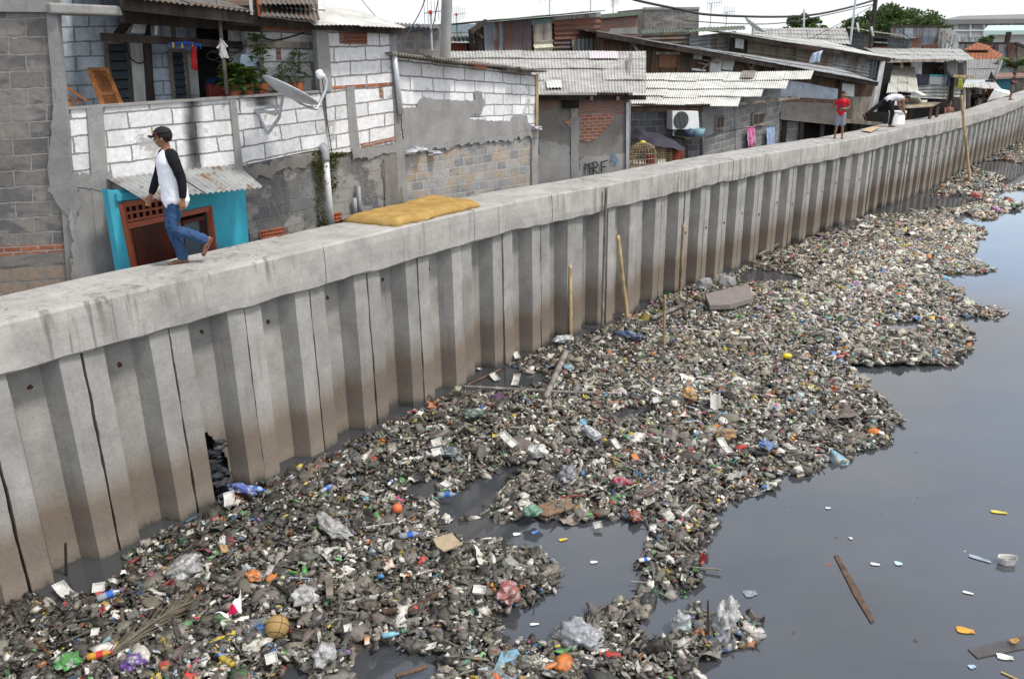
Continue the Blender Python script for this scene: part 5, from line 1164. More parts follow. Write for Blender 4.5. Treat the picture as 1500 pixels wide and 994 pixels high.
cpanel(F3, [(940,52),(1012,50),(1012,100),(940,100)], MT['zinc_dark'], h3, pitch=.15, amp=.03); cpanel(F3, [(1010,54),(1078,46),(1076,100),(1010,100)], MT['zinc'], h3, pitch=.15, amp=.03, off=.1)
rf = MB(); corr(rf, F3.P(1010,48,.6), F3.P(1092,44,.6), F3.P(1090,41,-1), F3.P(1010,44,-1), amp=.02, pitch=.14); rf.build('roof', simple('mossy_sheet', (.14,.16,.10), .8, .4), h3)
# ---- left background between house B and the rusty shack
F4 = fac(570, 22, 660, 24, 60); h4 = house('grey_gable_house', 'grey block house end with an antenna leaning over it', F4, 620, GF)
panel(F4, [(560,42),(644,43),(646,110),(560,110)], MT['gray'], h4, 'block_wall'); 
panel(F4, [(508,30),(640,41),(640,46),(508,40)], simple('blue_grey_edge', (.13,.17,.19), .8, .3), h4, 'eave_board', off=.2)
rf = MB(); corr(rf, F4.P(505,36,.4), F4.P(650,44,.4), F4.P(640,38,-2), F4.P(512,29,-2), amp=.02, pitch=.15); rf.build('roof', MT['zinc_dark'], h4)
F5 = fac(640, 40, 720, 40, 60); h5 = house('blue_roof_house', 'far house with a pale blue grey roof left of the rusty shack', F5, 680, GF)
panel(F5, [(560,36),(705,35),(705,47),(560,46)], simple('pale_blue_roof', (.28,.35,.38), .7, .15), h5, 'roof_edge'); panel(F5, [(560,47),(705,47),(705,110),(560,110)], MT['cream'], h5, 'wall', off=-.1)
F6 = fac(640, 30, 705, 30.5, 60); h6 = house('red_wall_shack', 'shack with a white sheet roof and an orange red wall by the utility pole', F6, 675, GF)
rf = MB(); corr(rf, F6.P(652,62,.5), F6.P(700,62,.5), F6.P(700,52,-2), F6.P(652,53,-2), amp=.02, pitch=.15); rf.build('roof', MT['fibre_white'], h6)
panel(F6, [(650,63),(684,63),(684,110),(650,110)], simple('red_tarp_wall', (.28,.085,.05), .8, .3), h6, 'wall'); panel(F6, [(684,63),(705,63),(705,110),(684,110)], MT['dark'], h6, 'opening')
# utility pole
up = MB(); a = aty(650,100,17.9); up.tube([Vector((a.x, a.y, .8)), aty(652,80,17.9), aty(656,-40,17.9), aty(657,-130,17.9)], [.12,.115,.105,.10], 14); o = up.build('utility_pole', MT['pillar'], None, smooth=True); tag(o, 'thick round concrete utility pole rising behind the white block wall', 'pole')
# ---- right hand cluster
FJ = fac(1243, 44, 1340, 45, 60); hJ = house('window_shack', 'dark block shack with a long dark window under a thin sloping roof', FJ, 1290, GF)
panel(FJ, [(1246,46),(1335,58),(1334,110),(1244,110)], MT['darkblock'], hJ, 'block_wall'); panel(FJ, [(1281,56),(1300,57),(1299,74),(1280,74)], MT['dark'], hJ, 'window', off=.05, th=.05)
fbar(FJ, (1280,62), (1300,63), .06, MT['zinc'], hJ, 'window_bar', off=.1); panel(FJ, [(1282,69),(1299,69),(1299,74),(1281,74)], simple('orange_board', (.30,.10,.05), .8), hJ, 'window_board', off=.08, th=.03)
rf = MB(); corr(rf, FJ.P(1240,42,.5), FJ.P(1341,57,.5), FJ.P(1341,55,-3), FJ.P(1244,40,-3), amp=.01, pitch=.2); rf.build('roof', MT['zinc_dark'], hJ)
FK = fac(1300, 50, 1410, 52, 60); hK = house('panel_shack', 'tall shack of blue grey panels with a rusty lower band', FK, 1340, GF)
panel(FK, [(1306,40),(1376,39),(1376,110),(1306,110)], MT['rustblue'], hK, 'sheet_wall'); panel(FK, [(1325,40),(1337,40),(1337,62),(1325,62)], simple('light_panel', (.30,.34,.38), .6, .2), hK, 'light_panel', off=.05, th=.03)
panel(FK, [(1334,56),(1346,56),(1346,80),(1334,80)], MT['rust'], hK, 'rusty_panel', off=.06, th=.03); panel(FK, [(1352,66),(1374,64),(1374,80),(1352,80)], MT['rust'], hK, 'rusty_panel', off=.06, th=.03)
panel(FK, [(1375,42),(1392,42),(1404,50),(1404,80),(1375,80)][:4], MT['zinc'], hK, 'side_wall', off=-.2)
fbar(FK, (1304,39.5), (1396,39), .14, MT['wood_dark'], hK, 'roof_edge', off=.3)
rr = random.Random(12)
for k in range(7): x = 1374+rr.uniform(0,28); fbar(FK, (x, 78), (x+rr.uniform(-4,14), 42+rr.uniform(0,14)), .09, MT['zinc'], hK, 'scaffold_pole', off=.3+rr.random())
panel(FK, [(1377,52),(1392,51),(1392,57),(1377,58)], MT['wood_grey'], hK, 'shelf_board', off=.4, th=.05)
FL = fac(1298, 37.0, 1412, 41.5, 110); hL = house('balcony_shack', 'open fronted shack with a railing blanket and a drooping pale roof', FL, 1370, GF)
rf = MB(); corr(rf, FL.P(1296,87,1.2), FL.P(1428,90,1.0), aty(1405,73,47), aty(1262,71,44), rows=3, amp=.03, pitch=.2, rag=.3); rf.build('roof', MT['fibre_white'], hL)
fbar(FL, (1298,90), (1390,88), .10, MT['wood_grey'], hL, 'eave_pole', off=1.2)
panel(FL, [(1298,90),(1412,92),(1410,170),(1298,180)], MT['wood_dark'], hL, 'back_wall', off=-.6)
panel(FL, [(1336,90),(1351,91),(1350,109),(1335,108)], MT['cream'], hL, 'white_board', off=.05, th=.05)
panel(FL, [(1387,88),(1403,89),(1402,112),(1388,112)], MT['plaster'], hL, 'pier', off=.05)
panel(FL, [(1340,109),(1363,110),(1362,126),(1340,124)], simple('dark_blanket', (.05,.055,.075), .9, .4), hL, 'railing_blanket', off=.15, th=.05, rough=.04)
panel(FL, [(1362,111),(1388,112),(1386,124),(1361,124)], simple('pale_sheet', (.42,.44,.42), .9, .15), hL, 'railing_sheet', off=.2, th=.04, rough=.03); panel(FL, [(1363,109),(1388,110),(1388,113),(1362,112)], simple('teal_rail', (.05,.28,.26), .7), hL, 'railing_top', off=.22, th=.06)
cpanel(FL, [(1345,126),(1390,124),(1386,145),(1330,143)], MT['zinc'], hL, off=.25, pitch=.2, amp=.04)
cpanel(FL, [(1398,126),(1408,126),(1406,142),(1397,142)], MT['zinc'], hL, off=.3, pitch=.15, amp=.03)
fbar(FL, (1394,111), (1424,113), .12, MT['bamboo'], hL, 'shelf_plank', off=.6); fbar(FL, (1395,112), (1392,158), .12, MT['wood_dark'], hL, 'post', off=.3); fbar(FL, (1320,86), (1321,100), .08, MT['bamboo'], hL, 'short_post', off=1)
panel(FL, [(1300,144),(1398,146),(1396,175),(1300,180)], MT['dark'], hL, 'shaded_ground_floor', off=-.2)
rf = MB(); corr(rf, FL.P(1298,134,1.9), FL.P(1344,136,1.6), FL.P(1338,99,.3), FL.P(1306,97,.3), rows=3, amp=.035, pitch=.2, rag=.3); rf.build('slanting_awning', MT['fibre_white'], hL)
cloth(FL, [(1404,115),(1411,115),(1410,131),(1402,130)], .7, simple('olive_cloth', (.22,.24,.03), .9), 'hanging_cloth', 'olive yellow cloth hanging below the plank shelf', 'laundry')
cloth(FL, [(1388,104),(1392,106),(1391,126),(1387,124)], .4, simple('denim', (.05,.08,.15), .9), 'jeans', 'dark blue jeans hung at the railing end', 'laundry')
# table of boards and bin
tb = thing('board_table', 'rough table of loose planks behind the wall near the white bin', 'table', aty(1345,165,33.0))
for k in range(5): mb = MB(); mb.bar(aty(1322+k*3,158-k*1.6,32.2+k*.35), aty(1362+k*3,156-k*1.4,32.7+k*.35), .28, .03); mb.build('plank', MT['bamboo'] if k % 2 else MT['wood_grey'], tb)
for x, y in ((1326,32.5),(1364,33.0),(1336,33.9),(1374,34.2)): mb = MB(); a = aty(x,156,y); mb.bar(a, Vector((a.x, a.y, gz(a.x,a.y))), .09); mb.build('leg', MT['wood'], tb)
rr = random.Random(5)
for k, lab in enumerate(('long white sheet offcut on the heap behind the bin', 'grey cracked panel leaning on the heap behind the bin', 'small white board at the bottom of the heap', 'tilted cream board nearest the bending youth', 'grey strip of sheeting on top of the heap')):
    x, y = ((1330,146),(1342,141),(1334,151),(1322,148),(1348,137))[k]; p = aty(x, y, 33.6+k*.3); mb = MB(); mb.box(p, (rr.uniform(.5,1.2), rr.uniform(.3,.6), .03), rot=Matrix.Rotation(rr.uniform(0,3),3,'Z') @ Matrix.Rotation(rr.uniform(-.5,.5),3,'X')); o = mb.build('sheet_offcut', MT['fibre_white'] if k != 1 else MT['zinc'], None); tag(o, lab, 'board', 'heap of sheet offcuts')
# bin
bn = thing('white_bin', 'large white plastic bin standing right behind the bending youth', 'bin', aty(1312,186,30.6)); c = aty(1312,186,30.6); c.z = 1.3; bn.location = c
zt = aty(1312,164,30.6).z; mb = MB(); mb.lathe(c, [(.22,0),(.28,zt-c.z),(.25,zt-c.z),(.2,.03)], 20); mb.build('body', MT['white'], bn, smooth=True); mb = MB(); mb.lathe(Vector((c.x,c.y,zt)), [(.28,-.03),(.30,-.03),(.30,.03),(.26,.03)], 20); mb.build('rim', MT['white'], bn)
# N: tiled house, grey roof
def hip(c0, c1, ap, mat, parent, name):
    pass
FN = fac(1405, 62, 1475, 64, 90); hN = house('tiled_house', 'house with a two tier orange tiled hip roof', FN, 1440, GF)
def quadroof(pts, mat, name, parent, th=.1):
    mb = MB(); P = [Vector(p) for p in pts]; mb.hexa([p-Vector((0,0,th)) for p in P]+P) if len(P) == 4 else None
    if len(P) == 3: mb.v = [tuple(p) for p in P]+[tuple(p-Vector((0,0,th))) for p in P]; mb.f = [(0,1,2),(5,4,3),(0,3,4,1),(1,4,5,2),(2,5,3,0)]
    n0 = len(P); L0 = (P[1]-P[0]).normalized(); mb.uv = {}
    up_ = (P[-1]-P[0]); up_ = (up_-L0*up_.dot(L0)).normalized()
    for fi, f in enumerate(mb.f): mb.uv[fi] = [((Vector(mb.v[i])-P[0]).dot(L0), (Vector(mb.v[i])-P[0]).dot(up_)) for i in f]
    return mb.build(name, mat, parent)
quadroof([aty(1408,87,64), aty(1464,87,64), aty(1447,73,67), aty(1419,73,67)], MT['tile'], 'lower_roof', hN)
quadroof([aty(1464,87,64), aty(1470,80,74), aty(1450,70,72), aty(1447,73,67)], MT['tile'], 'lower_roof_side', hN)
quadroof([aty(1411,73,66), aty(1448,73,66), aty(1431,62,69)], MT['tile'], 'upper_roof', hN); quadroof([aty(1448,73,66), aty(1452,68,73), aty(1431,62,69)], MT['tile'], 'upper_roof_side', hN)
panel(FN, [(1412,86),(1462,86),(1462,130),(1412,130)], MT['plaster'], hN, 'wall', off=-1.5)
FO = fac(1400, 52, 1475, 54, 110); hO = house('grey_roof_house', 'house with a broad plain dark grey sheet roof in front of the tiled roof', FO, 1440, GF)
rf = MB(); corr(rf, FO.P(1416,118,.5), FO.P(1456,118,.5), aty(1467,87,60), aty(1416,88,60), rows=2, amp=.02, pitch=.2); rf.build('roof', sheetmat('dark_grey_roof', (.21,.20,.19), None, 0, .5), hO)
panel(FO, [(1410,117),(1456,117),(1456,150),(1410,150)], MT['wood_dark'], hO, 'wall', off=-.2); mb = MB(); mb.v = [tuple(aty(x,y,51.5)) for x, y in ((1447,117),(1458,117),(1452,104))]; mb.f = [(0,1,2)]; mb.build('small_gable', MT['wood_dark'], hO)
fbar(FO, (1456,118), (1467,88), .14, MT['fibre'], hO, 'verge_board', off=.2)
FS = fac(1408, 46, 1466, 48, 130); hS = tag(house('stall', 'market stall with a ragged pale awning where two people stand', FS, 1435, 'stalls by the far end of the wall', 'stall'), kind='thing')
rf = MB(); corr(rf, FS.P(1410,128,1.0), FS.P(1466,131,.8), aty(1458,121,49), aty(1414,119,49), rows=1, amp=.02, pitch=.2, rag=.3); rf.build('awning', MT['fibre_white'], hS)
panel(FS, [(1414,117),(1443,117),(1443,121),(1414,121)], simple('white_blue_board', (.62,.66,.72), .6), hS, 'sign_board', off=.6, th=.05)
for x, mt in ((1412,'cream'),(1419,'wood_grey'),(1440,'wood_grey'),(1448,'bamboo'),(1455,'wood')): fbar(FS, (x,128), (x,162), .13, MT[mt], hS, 'post', off=.4)
panel(FS, [(1412,128),(1464,128),(1464,165),(1412,165)], MT['wood_grey'], hS, 'back_wall', off=-1.2); fbar(FS, (1428,141), (1448,141), .2, MT['wood_dark'], hS, 'counter', off=.3)
# tent of white tarp
tt = thing('white_tarp_tent', 'low white tarpaulin tent beside the far end of the wall', 'tent', aty(1462,150,45)); mb = MB(); mb.poly([aty(1446,148,45), aty(1456,131,45), aty(1482,138,46), aty(1480,144,47)][::1]); mb.poly([aty(1446,148,45), aty(1456,131,45), aty(1456,133,47), aty(1448,146,48)]); mb.poly([aty(1456,131,45), aty(1482,138,46), aty(1484,134,49), aty(1460,129,48)]); o = mb.build('tarp', MT['white'], tt); s_ = o.modifiers.new('s', 'SOLIDIFY'); s_.thickness = .02
# turquoise shack and rusty long wall, far buildings
FU = fac(1460, 54, 1500, 56, 120); hU = house('turquoise_shack', 'turquoise shack under the palm', FU, 1472, GF); panel(FU, [(1461,112),(1482,112),(1481,145),(1461,145)], simple('turq_board', (.05,.25,.30), .7, .3), hU, 'wall'); panel(FU, [(1481,112),(1530,110),(1530,145),(1481,145)], MT['wood_grey'], hU, 'side_wall'); quadroof([FU.P(1458,114,.8), FU.P(1530,110,.8), FU.P(1530,104,-1), FU.P(1464,107,-1)], MT['oldbrick'], 'roof', hU)
FV = fac(1425, 80, 1560, 82, 80); hV = house('rust_wall_shed', 'long shed of grey and rust brown panels below the white building', FV, 1470, GF)
panel(FV, [(1400,63),(1490,64),(1490,130),(1400,130)], MT['rustblue'], hV, 'panel_wall'); 
for x0, x1 in ((1447,1453),(1457,1463),(1476,1485)): panel(FV, [(x0,64),(x1,64),(x1,100),(x0,100)], MT['rust'], hV, 'rusty_panel', off=.15, th=.05)
panel(FV, [(1490,64),(1560,90),(1560,130),(1490,130)], MT['zinc_dark'], hV, 'lower_wall', off=.1); fbar(FV, (1400,63), (1491,64), .2, MT['wood_dark'], hV, 'eave', off=.4); fbar(FV, (1488,64), (1540,84), .25, MT['wood_dark'], hV, 'eave', off=.6)
FW = fac(1380, 205, 1560, 205, 40); hW = tag(thing('white_building', 'large distant white three storey building with a grey hip roof', 'building', (FW.P(1440,60).x, 205, .5), None), kind='thing')
wht = simple('far_white_wall', (.72,.73,.72), .8, .05, .3, 0)
panel(FW, [(1384,31),(1640,28),(1640,80),(1384,80)], wht, hW, 'wall')
quadroof([aty(1379,29,203), aty(1640,26,203), aty(1640,17,215), aty(1407,23.5,215)], simple('far_roof', (.20,.20,.19), .9, .1, .3, 0), 'roof', hW, 1)
for k in range(9):
    x = 1406+k*20; panel(FW, [(x,36),(x+13,36),(x+13,42),(x,42)], simple('far_louvre', (.36,.37,.37), .8, .1, 1, 0) if k == 0 else bpy.data.materials['far_louvre'], hW, 'window', off=.4, th=.5, nx=2, ny=2)
    panel(FW, [(x+15,33),(x+17,33),(x+17,55),(x+15,55)], wht, hW, 'pilaster', off=1.0, th=1, nx=2, ny=2)
for k in range(3): x = 1409+k*10; panel(FW, [(x,54),(x+6,54),(x+6,60),(x,60)], bpy.data.materials['far_louvre'], hW, 'window', off=.4, th=.5, nx=2, ny=2)
panel(FW, [(1384,44),(1640,43),(1640,45),(1384,46)], wht, hW, 'floor_band', off=1.4, th=1)
FY = fac(1440, 140, 1580, 140, 50); hY = tag(thing('white_shed', 'white hall with a pale green roof in front of the large white building', 'building', (FY.P(1480,60).x, 140, .5)), kind='thing')
panel(FY, [(1449,45),(1620,44),(1620,90),(1449,90)], wht, hY, 'wall'); quadroof([aty(1441,45,137), aty(1640,44,137), aty(1640,36,146), aty(1447,37.5,146)], simple('pale_green_roof', (.42,.55,.50), .6, .06, .4, 0), 'roof', hY, .6)
# small poles on the right
for (a, b, Y, r, mt, lab) in (((1285,-20),(1274,74),43,.11,'wood_dark','thick leaning dark electricity pole with tangled wires'), ((1255,-15),(1245,68),40,.05,'steel','thin pale blue antenna pole left of the dark electricity pole'), ((1478,47),(1475,63),100,.3,'wood_dark','short dark pole before the white hall'), ((1178,14),(1177,56),38,.04,'steel','thin antenna mast in front of the small round tree')):
    mb = MB(); mb.tube([aty(*b, Y), aty(*a, Y)], r, 8); o = mb.build('pole', MT[mt], None); tag(o, lab, 'pole')
rr = random.Random(8)
def ant(px, py, Y, s, lab, h=1.5, red=False):
    b = aty(px, py, Y); mb = MB(); mb.tube([b, b+Vector((0,0,h))], .02, 5); t = thing('antenna', lab, 'antenna', b, 'television antennas on the roofs'); mb.build('mast', MT['steel'], t); mb = MB(); c = b+Vector((0,0,h)); d = Vector((s, -.3*s, .1*s))
    mb.tube([c-d*.4, c+d], .012, 4)
    for k in range(7): p = c-d*.4+d*1.4*k/6; mb.tube([p-Vector((0,.0,.28-.02*k)), p+Vector((0,0,.28-.02*k))], .008, 4)
    mb.build('elements', MT['steel'], t)
    if red: mb = MB(); mb.box(c, (.07,.07,.08)); mb.build('housing', simple('red_plastic', (.5,.03,.02), .5), t)
ant(805,22,29,.75,'fishbone antenna above the rusty shack roof',.65); ant(865,16,31,.3,'small antenna at the right end of the rusty shack roof',.6); ant(670,62,31,.3,'antenna with a red housing right of the utility pole',.9,True); ant(633,74,20,.35,'antenna with a red housing leaning left of the utility pole',.8,True)
ant(1040,42,38,.4,'thin antenna right of the tank room',1.0); ant(1063,44,38,.3,'bent small antenna over the mossy roof',.7); ant(898,20,36,.2,'stub antenna above the brick room',.5)
def polew(pts, r, lab): return wire([aty(x, y, Y) for x, y, Y in pts], r, lab)
polew([(900,-12,30),(929,0,31),(1000,15,33),(1040,22,34),(1130,25,37),(1190,22,39),(1240,12,41),(1282,0,43)], .045, 'thick black bundled cable sagging across the sky')
polew([(1000,30,36),(1080,35,38),(1160,32,40),(1282,6,43)], .02, 'thin grey wire below the thick bundled cable')
polew([(560,35,22),(530,0,22),(524,-20,22)], .008, 'fine wire rising from the roof left of the grey gable')
polew([(577,78,17),(600,45,18),(618,12,19),(628,-20,19)], .012, 'wire running up to the left of the utility pole'); polew([(604,80,17),(630,50,18),(640,10,19),(645,-20,19)], .012, 'wire crossing in front of the grey gable')
polew([(1180,60,39),(1240,30,41),(1280,8,43)], .015, 'wire descending left from the dark pole'); polew([(1262,60,43),(1272,30,43),(1280,10,43)], .02, 'wire hanging beside the dark pole'); polew([(1340,62,45),(1300,30,44),(1282,14,43)], .015, 'wire descending right from the dark pole')
# rags on wires
for k, (x, y, lab) in enumerate(((1256,42,'white rag hanging on a wire above the dark shack'), (1277,48,'long white rag on the dark pole'))): o = cloth(fac(1200,42.5,1300,42.5,40), [(x-2,y-8),(x+1,y-9),(x+4,y+4),(x+1,y+5)], 0, MT['white'], 'white_rag', lab, 'rag')
cloth(FF, [(1191,78),(1206,74),(1200,90),(1186,92)], .9, simple('torn_blue_kite', (.48,.55,.66), .6, .3), 'torn_kite', 'torn pale blue kite caught on the timber house roof', 'kite', None, .1)
# small dish on roof
mb = MB(); p = aty(1102,47,36); mb.lathe(p+Vector((0,0,.15)), [(.02,0),(.35,.06),(.55,.16),(.57,.17),(.34,.09),(.02,.02)], 24, axis=(.6,-.2,.9)); mb.tube([p-Vector((0,0,.3)), p+Vector((0,0,.15))], .03, 6); o = mb.build('rooftop_dish', MT['steel'], None, smooth=True); tag(o, 'small grey satellite dish tilted on the pale roof ridge', 'satellite dish')
# ---- trees
def tree(name, c, R_, h, n, lab, clumps, mat, size=.5, tw=.4, seed=1):
    rr = random.Random(seed); c = Vector(c); t = thing(name, lab, 'tree', c, 'trees behind the settlement'); top = c+Vector((0,0,h)); mb = MB(); mb.tube([c, c+Vector((.3,0,h*.35)), c+Vector((0,.2,h*.6))], [tw,tw*.7,tw*.5], 8); pts = []
    for k in range(clumps):
        an = rr.uniform(0, 6.28); f = rr.random()**.6; el = rr.uniform(-.35, 1); q = top + Vector((math.cos(an)*R_[0]*f*math.sqrt(1-.5*max(0,el)**2), math.sin(an)*R_[1]*f, R_[2]*(el*(1-.55*f*f)-.25))); rad = R_[2]*rr.uniform(.16,.34)
        pts.append((q, (rad*1.25, rad*1.1, rad*.75))); mb.tube([c+Vector((0,.1,h*.5)), (c+Vector((0,0,h*.6))).lerp(q, .5)+Vector((0,0,.3)), q], [tw*.4,tw*.2,.05], 5)
    mb.build('trunk', MT['wood_dark'], t); leafcloud('crown', pts, n, size, mat, t, up=.2)
FT_ = lambda px, Y: Vector((aty(px, 60, Y).x, Y, .5))
tree('broad_tree', FT_(1306,105), (6.2,4,3.4), 6.0, 20000, 'broad dark green tree with a wide domed crown behind the shacks', 95, MT['tree'], .26, .4, 3)
tree('broad_tree', FT_(1240,112), (3.2,2.6,2.0), 5.4, 4500, 'lower paler tree at the left foot of the wide crowned tree', 30, MT['leaf'], .24, .3, 5)
tree('round_tree', FT_(1172,112), (2.3,2.0,1.7), 6.6, 5000, 'small round tree behind the pale weathered roof', 30, MT['tree'], .24, .3, 7); tree('round_tree', FT_(1196,108), (1.3,1.3,.8), 6.3, 2200, 'light green bush touching the small round tree', 12, MT['leaf'], .2, .2, 8)
tree('far_tree', FT_(1443,120), (1.6,1.4,1.4), 4.1, 2500, 'small tree between the white building and the white hall', 14, MT['tree'], .25, .2, 9); tree('far_tree', FT_(1421,110), (1.1,1.1,.6), 2.2, 1500, 'low bush above the tiled roof', 8, MT['tree'], .22, .2, 10)
tree('far_tree', FT_(665,150), (1.8,1.8,1.0), 8.2-1.2, 1200, 'distant treetop just visible over the blue grey roof', 10, MT['tree'], .3, .3, 11)
# palm
pc = aty(1482,118,58); pc.z = .5; pm = thing('palm', 'small palm with drooping dark fronds beside the turquoise shack', 'tree', pc); tpz = aty(1482,98,58).z; mb = MB(); mb.tube([pc, Vector((pc.x+.1, pc.y, tpz))], [.18,.13], 8); mb.build('trunk', MT['wood_grey'], pm); mb = MB(); rr = random.Random(2)
for k in range(28):
    an = 2*math.pi*k/28+rr.uniform(-.2,.2); up_ = rr.uniform(.2, 1.0); d = Vector((math.cos(an), math.sin(an), 0)); L = rr.uniform(1.0, 1.7); P = [Vector((pc.x, pc.y, tpz))+d*L*t+Vector((0,0,up_*math.sin(t*2.6)*.9-.9*t*t)) for t in [q/9 for q in range(10)]]
    sd_ = Vector((-d.y, d.x, 0))
    for i in range(1, 10):
        for j in range(3):
            p = P[i-1].lerp(P[i], j/3)
            for s_ in (-1, 1): l = .55*math.sin(math.pi*min(1, i/9*.85+.12)); q = p+sd_*s_*l+Vector((0,0,-.2*l))+d*.2*l; mb.poly([p, p+d*.07, q])
mb.build('fronds', MT['leaf'], pm)
# ------------------------------------------------------------------ people
MT['skin'] = simple('brown_skin', (.27,.125,.07), .5, .1, 10, .1)
MT['skin_dark'] = simple('dark_brown_skin', (.20,.09,.05), .5, .1, 10, .1)
MT['hair'] = simple('black_hair', (.012,.010,.009), .5, .2, 30, .5)
MT['eye'] = simple('eye', (.35,.33,.31), .2, .05, 10, 0)
MT['denim'] = M('blue_denim', .9, .1); _d = MT['denim']; _n = _d.noise(_d.pos((1,1,.5)), 16, 6, .7); _d.col(_d.mix(_d.ramp(_n, [(.3, 0.0), (.75, 1.0)]), (.016,.04,.095), (.06,.115,.22))); _d.bump(_d.noise(_d.pos(), 60, 4), .4, .004); MT['denim'] = _d.m
def vox(mb, name, mat, parent, size, smooth_it=3, wrinkle=0, wsize=.1):
    o = mb.build(name, mat, parent, smooth=True); r = o.modifiers.new('remesh', 'REMESH'); r.mode = 'VOXEL'; r.voxel_size = size; r.use_smooth_shade = True
    if smooth_it: s_ = o.modifiers.new('smooth', 'SMOOTH'); s_.iterations = smooth_it; s_.factor = .5
    if wrinkle:
        tx = bpy.data.textures.new('folds', 'CLOUDS'); tx.noise_scale = wsize; tx.noise_depth = 2; d = o.modifiers.new('folds', 'DISPLACE'); d.texture = tx; d.strength = wrinkle; d.mid_level = .5; d.texture_coords = 'LOCAL'
    return o
def loft(mb, pts, rads, n=14, ref=(1,0,0)):
    """closed limb with rounded ends; rads (ra across ref-perp, rb)"""
    pts = [Vector(p) for p in pts]; rads = [r if isinstance(r, (tuple, list)) else (r, r) for r in rads]; P, Q = [], []
    for i in range(len(pts)-1):
        p0, p1, p2, p3 = pts[max(i-1,0)], pts[i], pts[i+1], pts[min(i+2, len(pts)-1)]
        for k in range(4):
            t = k/4; P.append(.5*((2*p1)+(p2-p0)*t+(2*p0-5*p1+4*p2-p3)*t*t+(3*p1-p0-3*p2+p3)*t**3)); Q.append([rads[i][j]*(1-t)+rads[i+1][j]*t for j in (0,1)])
    P.append(pts[-1]); Q.append(list(rads[-1]))
    a = (P[0]-P[1]).normalized(); b = (P[-1]-P[-2]).normalized(); r0 = min(Q[0]); r1 = min(Q[-1])
    P = [P[0]+a*r0*.75, P[0]+a*r0*.5] + P + [P[-1]+b*r1*.5, P[-1]+b*r1*.75]; Q = [[q*.35 for q in Q[0]], [q*.8 for q in Q[0]]] + Q + [[q*.8 for q in Q[-1]], [q*.35 for q in Q[-1]]]
    mb.tube(P, [tuple(q) for q in Q], n, ref=ref)
def ellip(mb, c, r, rot=None, n=16):
    c = Vector(c); base = len(mb.v); m = rot or Matrix.Identity(3); K = n//2
    for j in range(1, K):
        th = math.pi*j/K
        for k in range(n): an = 2*math.pi*k/n; mb.v.append(tuple(c + m @ Vector((r[0]*math.sin(th)*math.cos(an), r[1]*math.sin(th)*math.sin(an), r[2]*math.cos(th)))))
    mb.v += [tuple(c+m@Vector((0,0,r[2]))), tuple(c-m@Vector((0,0,r[2])))]; t = len(mb.v)-2
    for j in range(K-2):
        for k in range(n): q = base+j*n; mb.f.append((q+k, q+n+k, q+n+(k+1) % n, q+(k+1) % n))
    for k in range(n): mb.f.append((t, base+k, base+(k+1) % n)); q = base+(K-2)*n; mb.f.append((t+1, q+(k+1) % n, q+k))
def hand(mb, w, d, up, side, s, curl=.5, grip=False):
    """w wrist, d direction of the hand, up = back-of-hand normal, side=+1/-1 thumb side"""
    w, d, up = Vector(w), Vector(d).normalized(), Vector(up); r = d.cross(up).normalized(); up = r.cross(d).normalized(); r = r*side
    loft(mb, [w, w+d*.045*s, w+d*.085*s], [(.024*s,.02*s), (.037*s,.015*s), (.036*s,.013*s)], 12, ref=tuple(up))
    for k, L in enumerate((.066,.074,.069,.054)):
        b = w+d*.082*s+r*(.027-.018*k)*s; c = curl*(1+.15*k); p1 = b+(d*math.cos(c*.5)-up*math.sin(c*.5))*L*.42*s; p2 = p1+(d*math.cos(c*1.3)-up*math.sin(c*1.3))*L*.32*s; p3 = p2+(d*math.cos(c*2)-up*math.sin(c*2))*L*.26*s
        loft(mb, [b-d*.02*s, p1, p2, p3], [.0095*s,.009*s,.008*s,.007*s], 8)
    t0 = w+d*.025*s+r*.026*s; t1 = t0+(d*.75+r*.65-up*.2).normalized()*.034*s; t2 = t1+(d*.95+r*.15-up*.3).normalized()*.028*s; loft(mb, [w+d*.015*s, t0, t1, t2], [.012*s,.013*s,.010*s,.008*s], 8)
def head(mb, c, f, u, s):
    """c centre of head, f face direction, u up"""
    f, u = Vector(f).normalized(), Vector(u).normalized(); r = f.cross(u).normalized(); u = r.cross(f).normalized(); m = Matrix((r, f, u)).transposed(); X = lambda x, y, z: Vector(c)+m@Vector((x*s, y*s, z*s))
    ellip(mb, X(0,-.012,.022), (.072*s,.09*s,.085*s), m); ellip(mb, X(0,.022,-.035), (.056*s,.066*s,.075*s), m); ellip(mb, X(0,.055,-.085), (.026*s,.022*s,.022*s), m)
    loft(mb, [X(0,.082,.022), X(0,.097,-.004), X(0,.108,-.024)], [(.009*s,.012*s), (.011*s,.012*s), (.016*s,.012*s)], 8)
    ellip(mb, X(0,.079,.036), (.05*s,.016*s,.012*s), m); ellip(mb, X(0,.082,-.052), (.023*s,.016*s,.007*s), m); ellip(mb, X(0,.08,-.065), (.02*s,.015*s,.008*s), m)
    for q in (-1, 1): ellip(mb, X(q*.074,-.005,-.008), (.010*s,.02*s,.032*s), m); ellip(mb, X(q*.042,.05,-.02), (.022*s,.03*s,.022*s), m)
    return X, m
def face_bits(X, m, s, parent, mat=None):
    mb = MB()
    for q in (-1, 1): ellip(mb, X(q*.032,.078,.013), (.013*s,.009*s,.007*s), m, 10)
    e = mb.build('eyes', MT['eye'], parent, smooth=True); mb = MB()
    for q in (-1, 1): ellip(mb, X(q*.032,.085,.013), (.006*s,.004*s,.006*s), m, 8); loft(mb, [X(q*.016,.094,.033), X(q*.034,.092,.039), X(q*.052,.078,.034)], [.004*s]*3, 6)
    mb.build('brows', MT['hair'], parent)
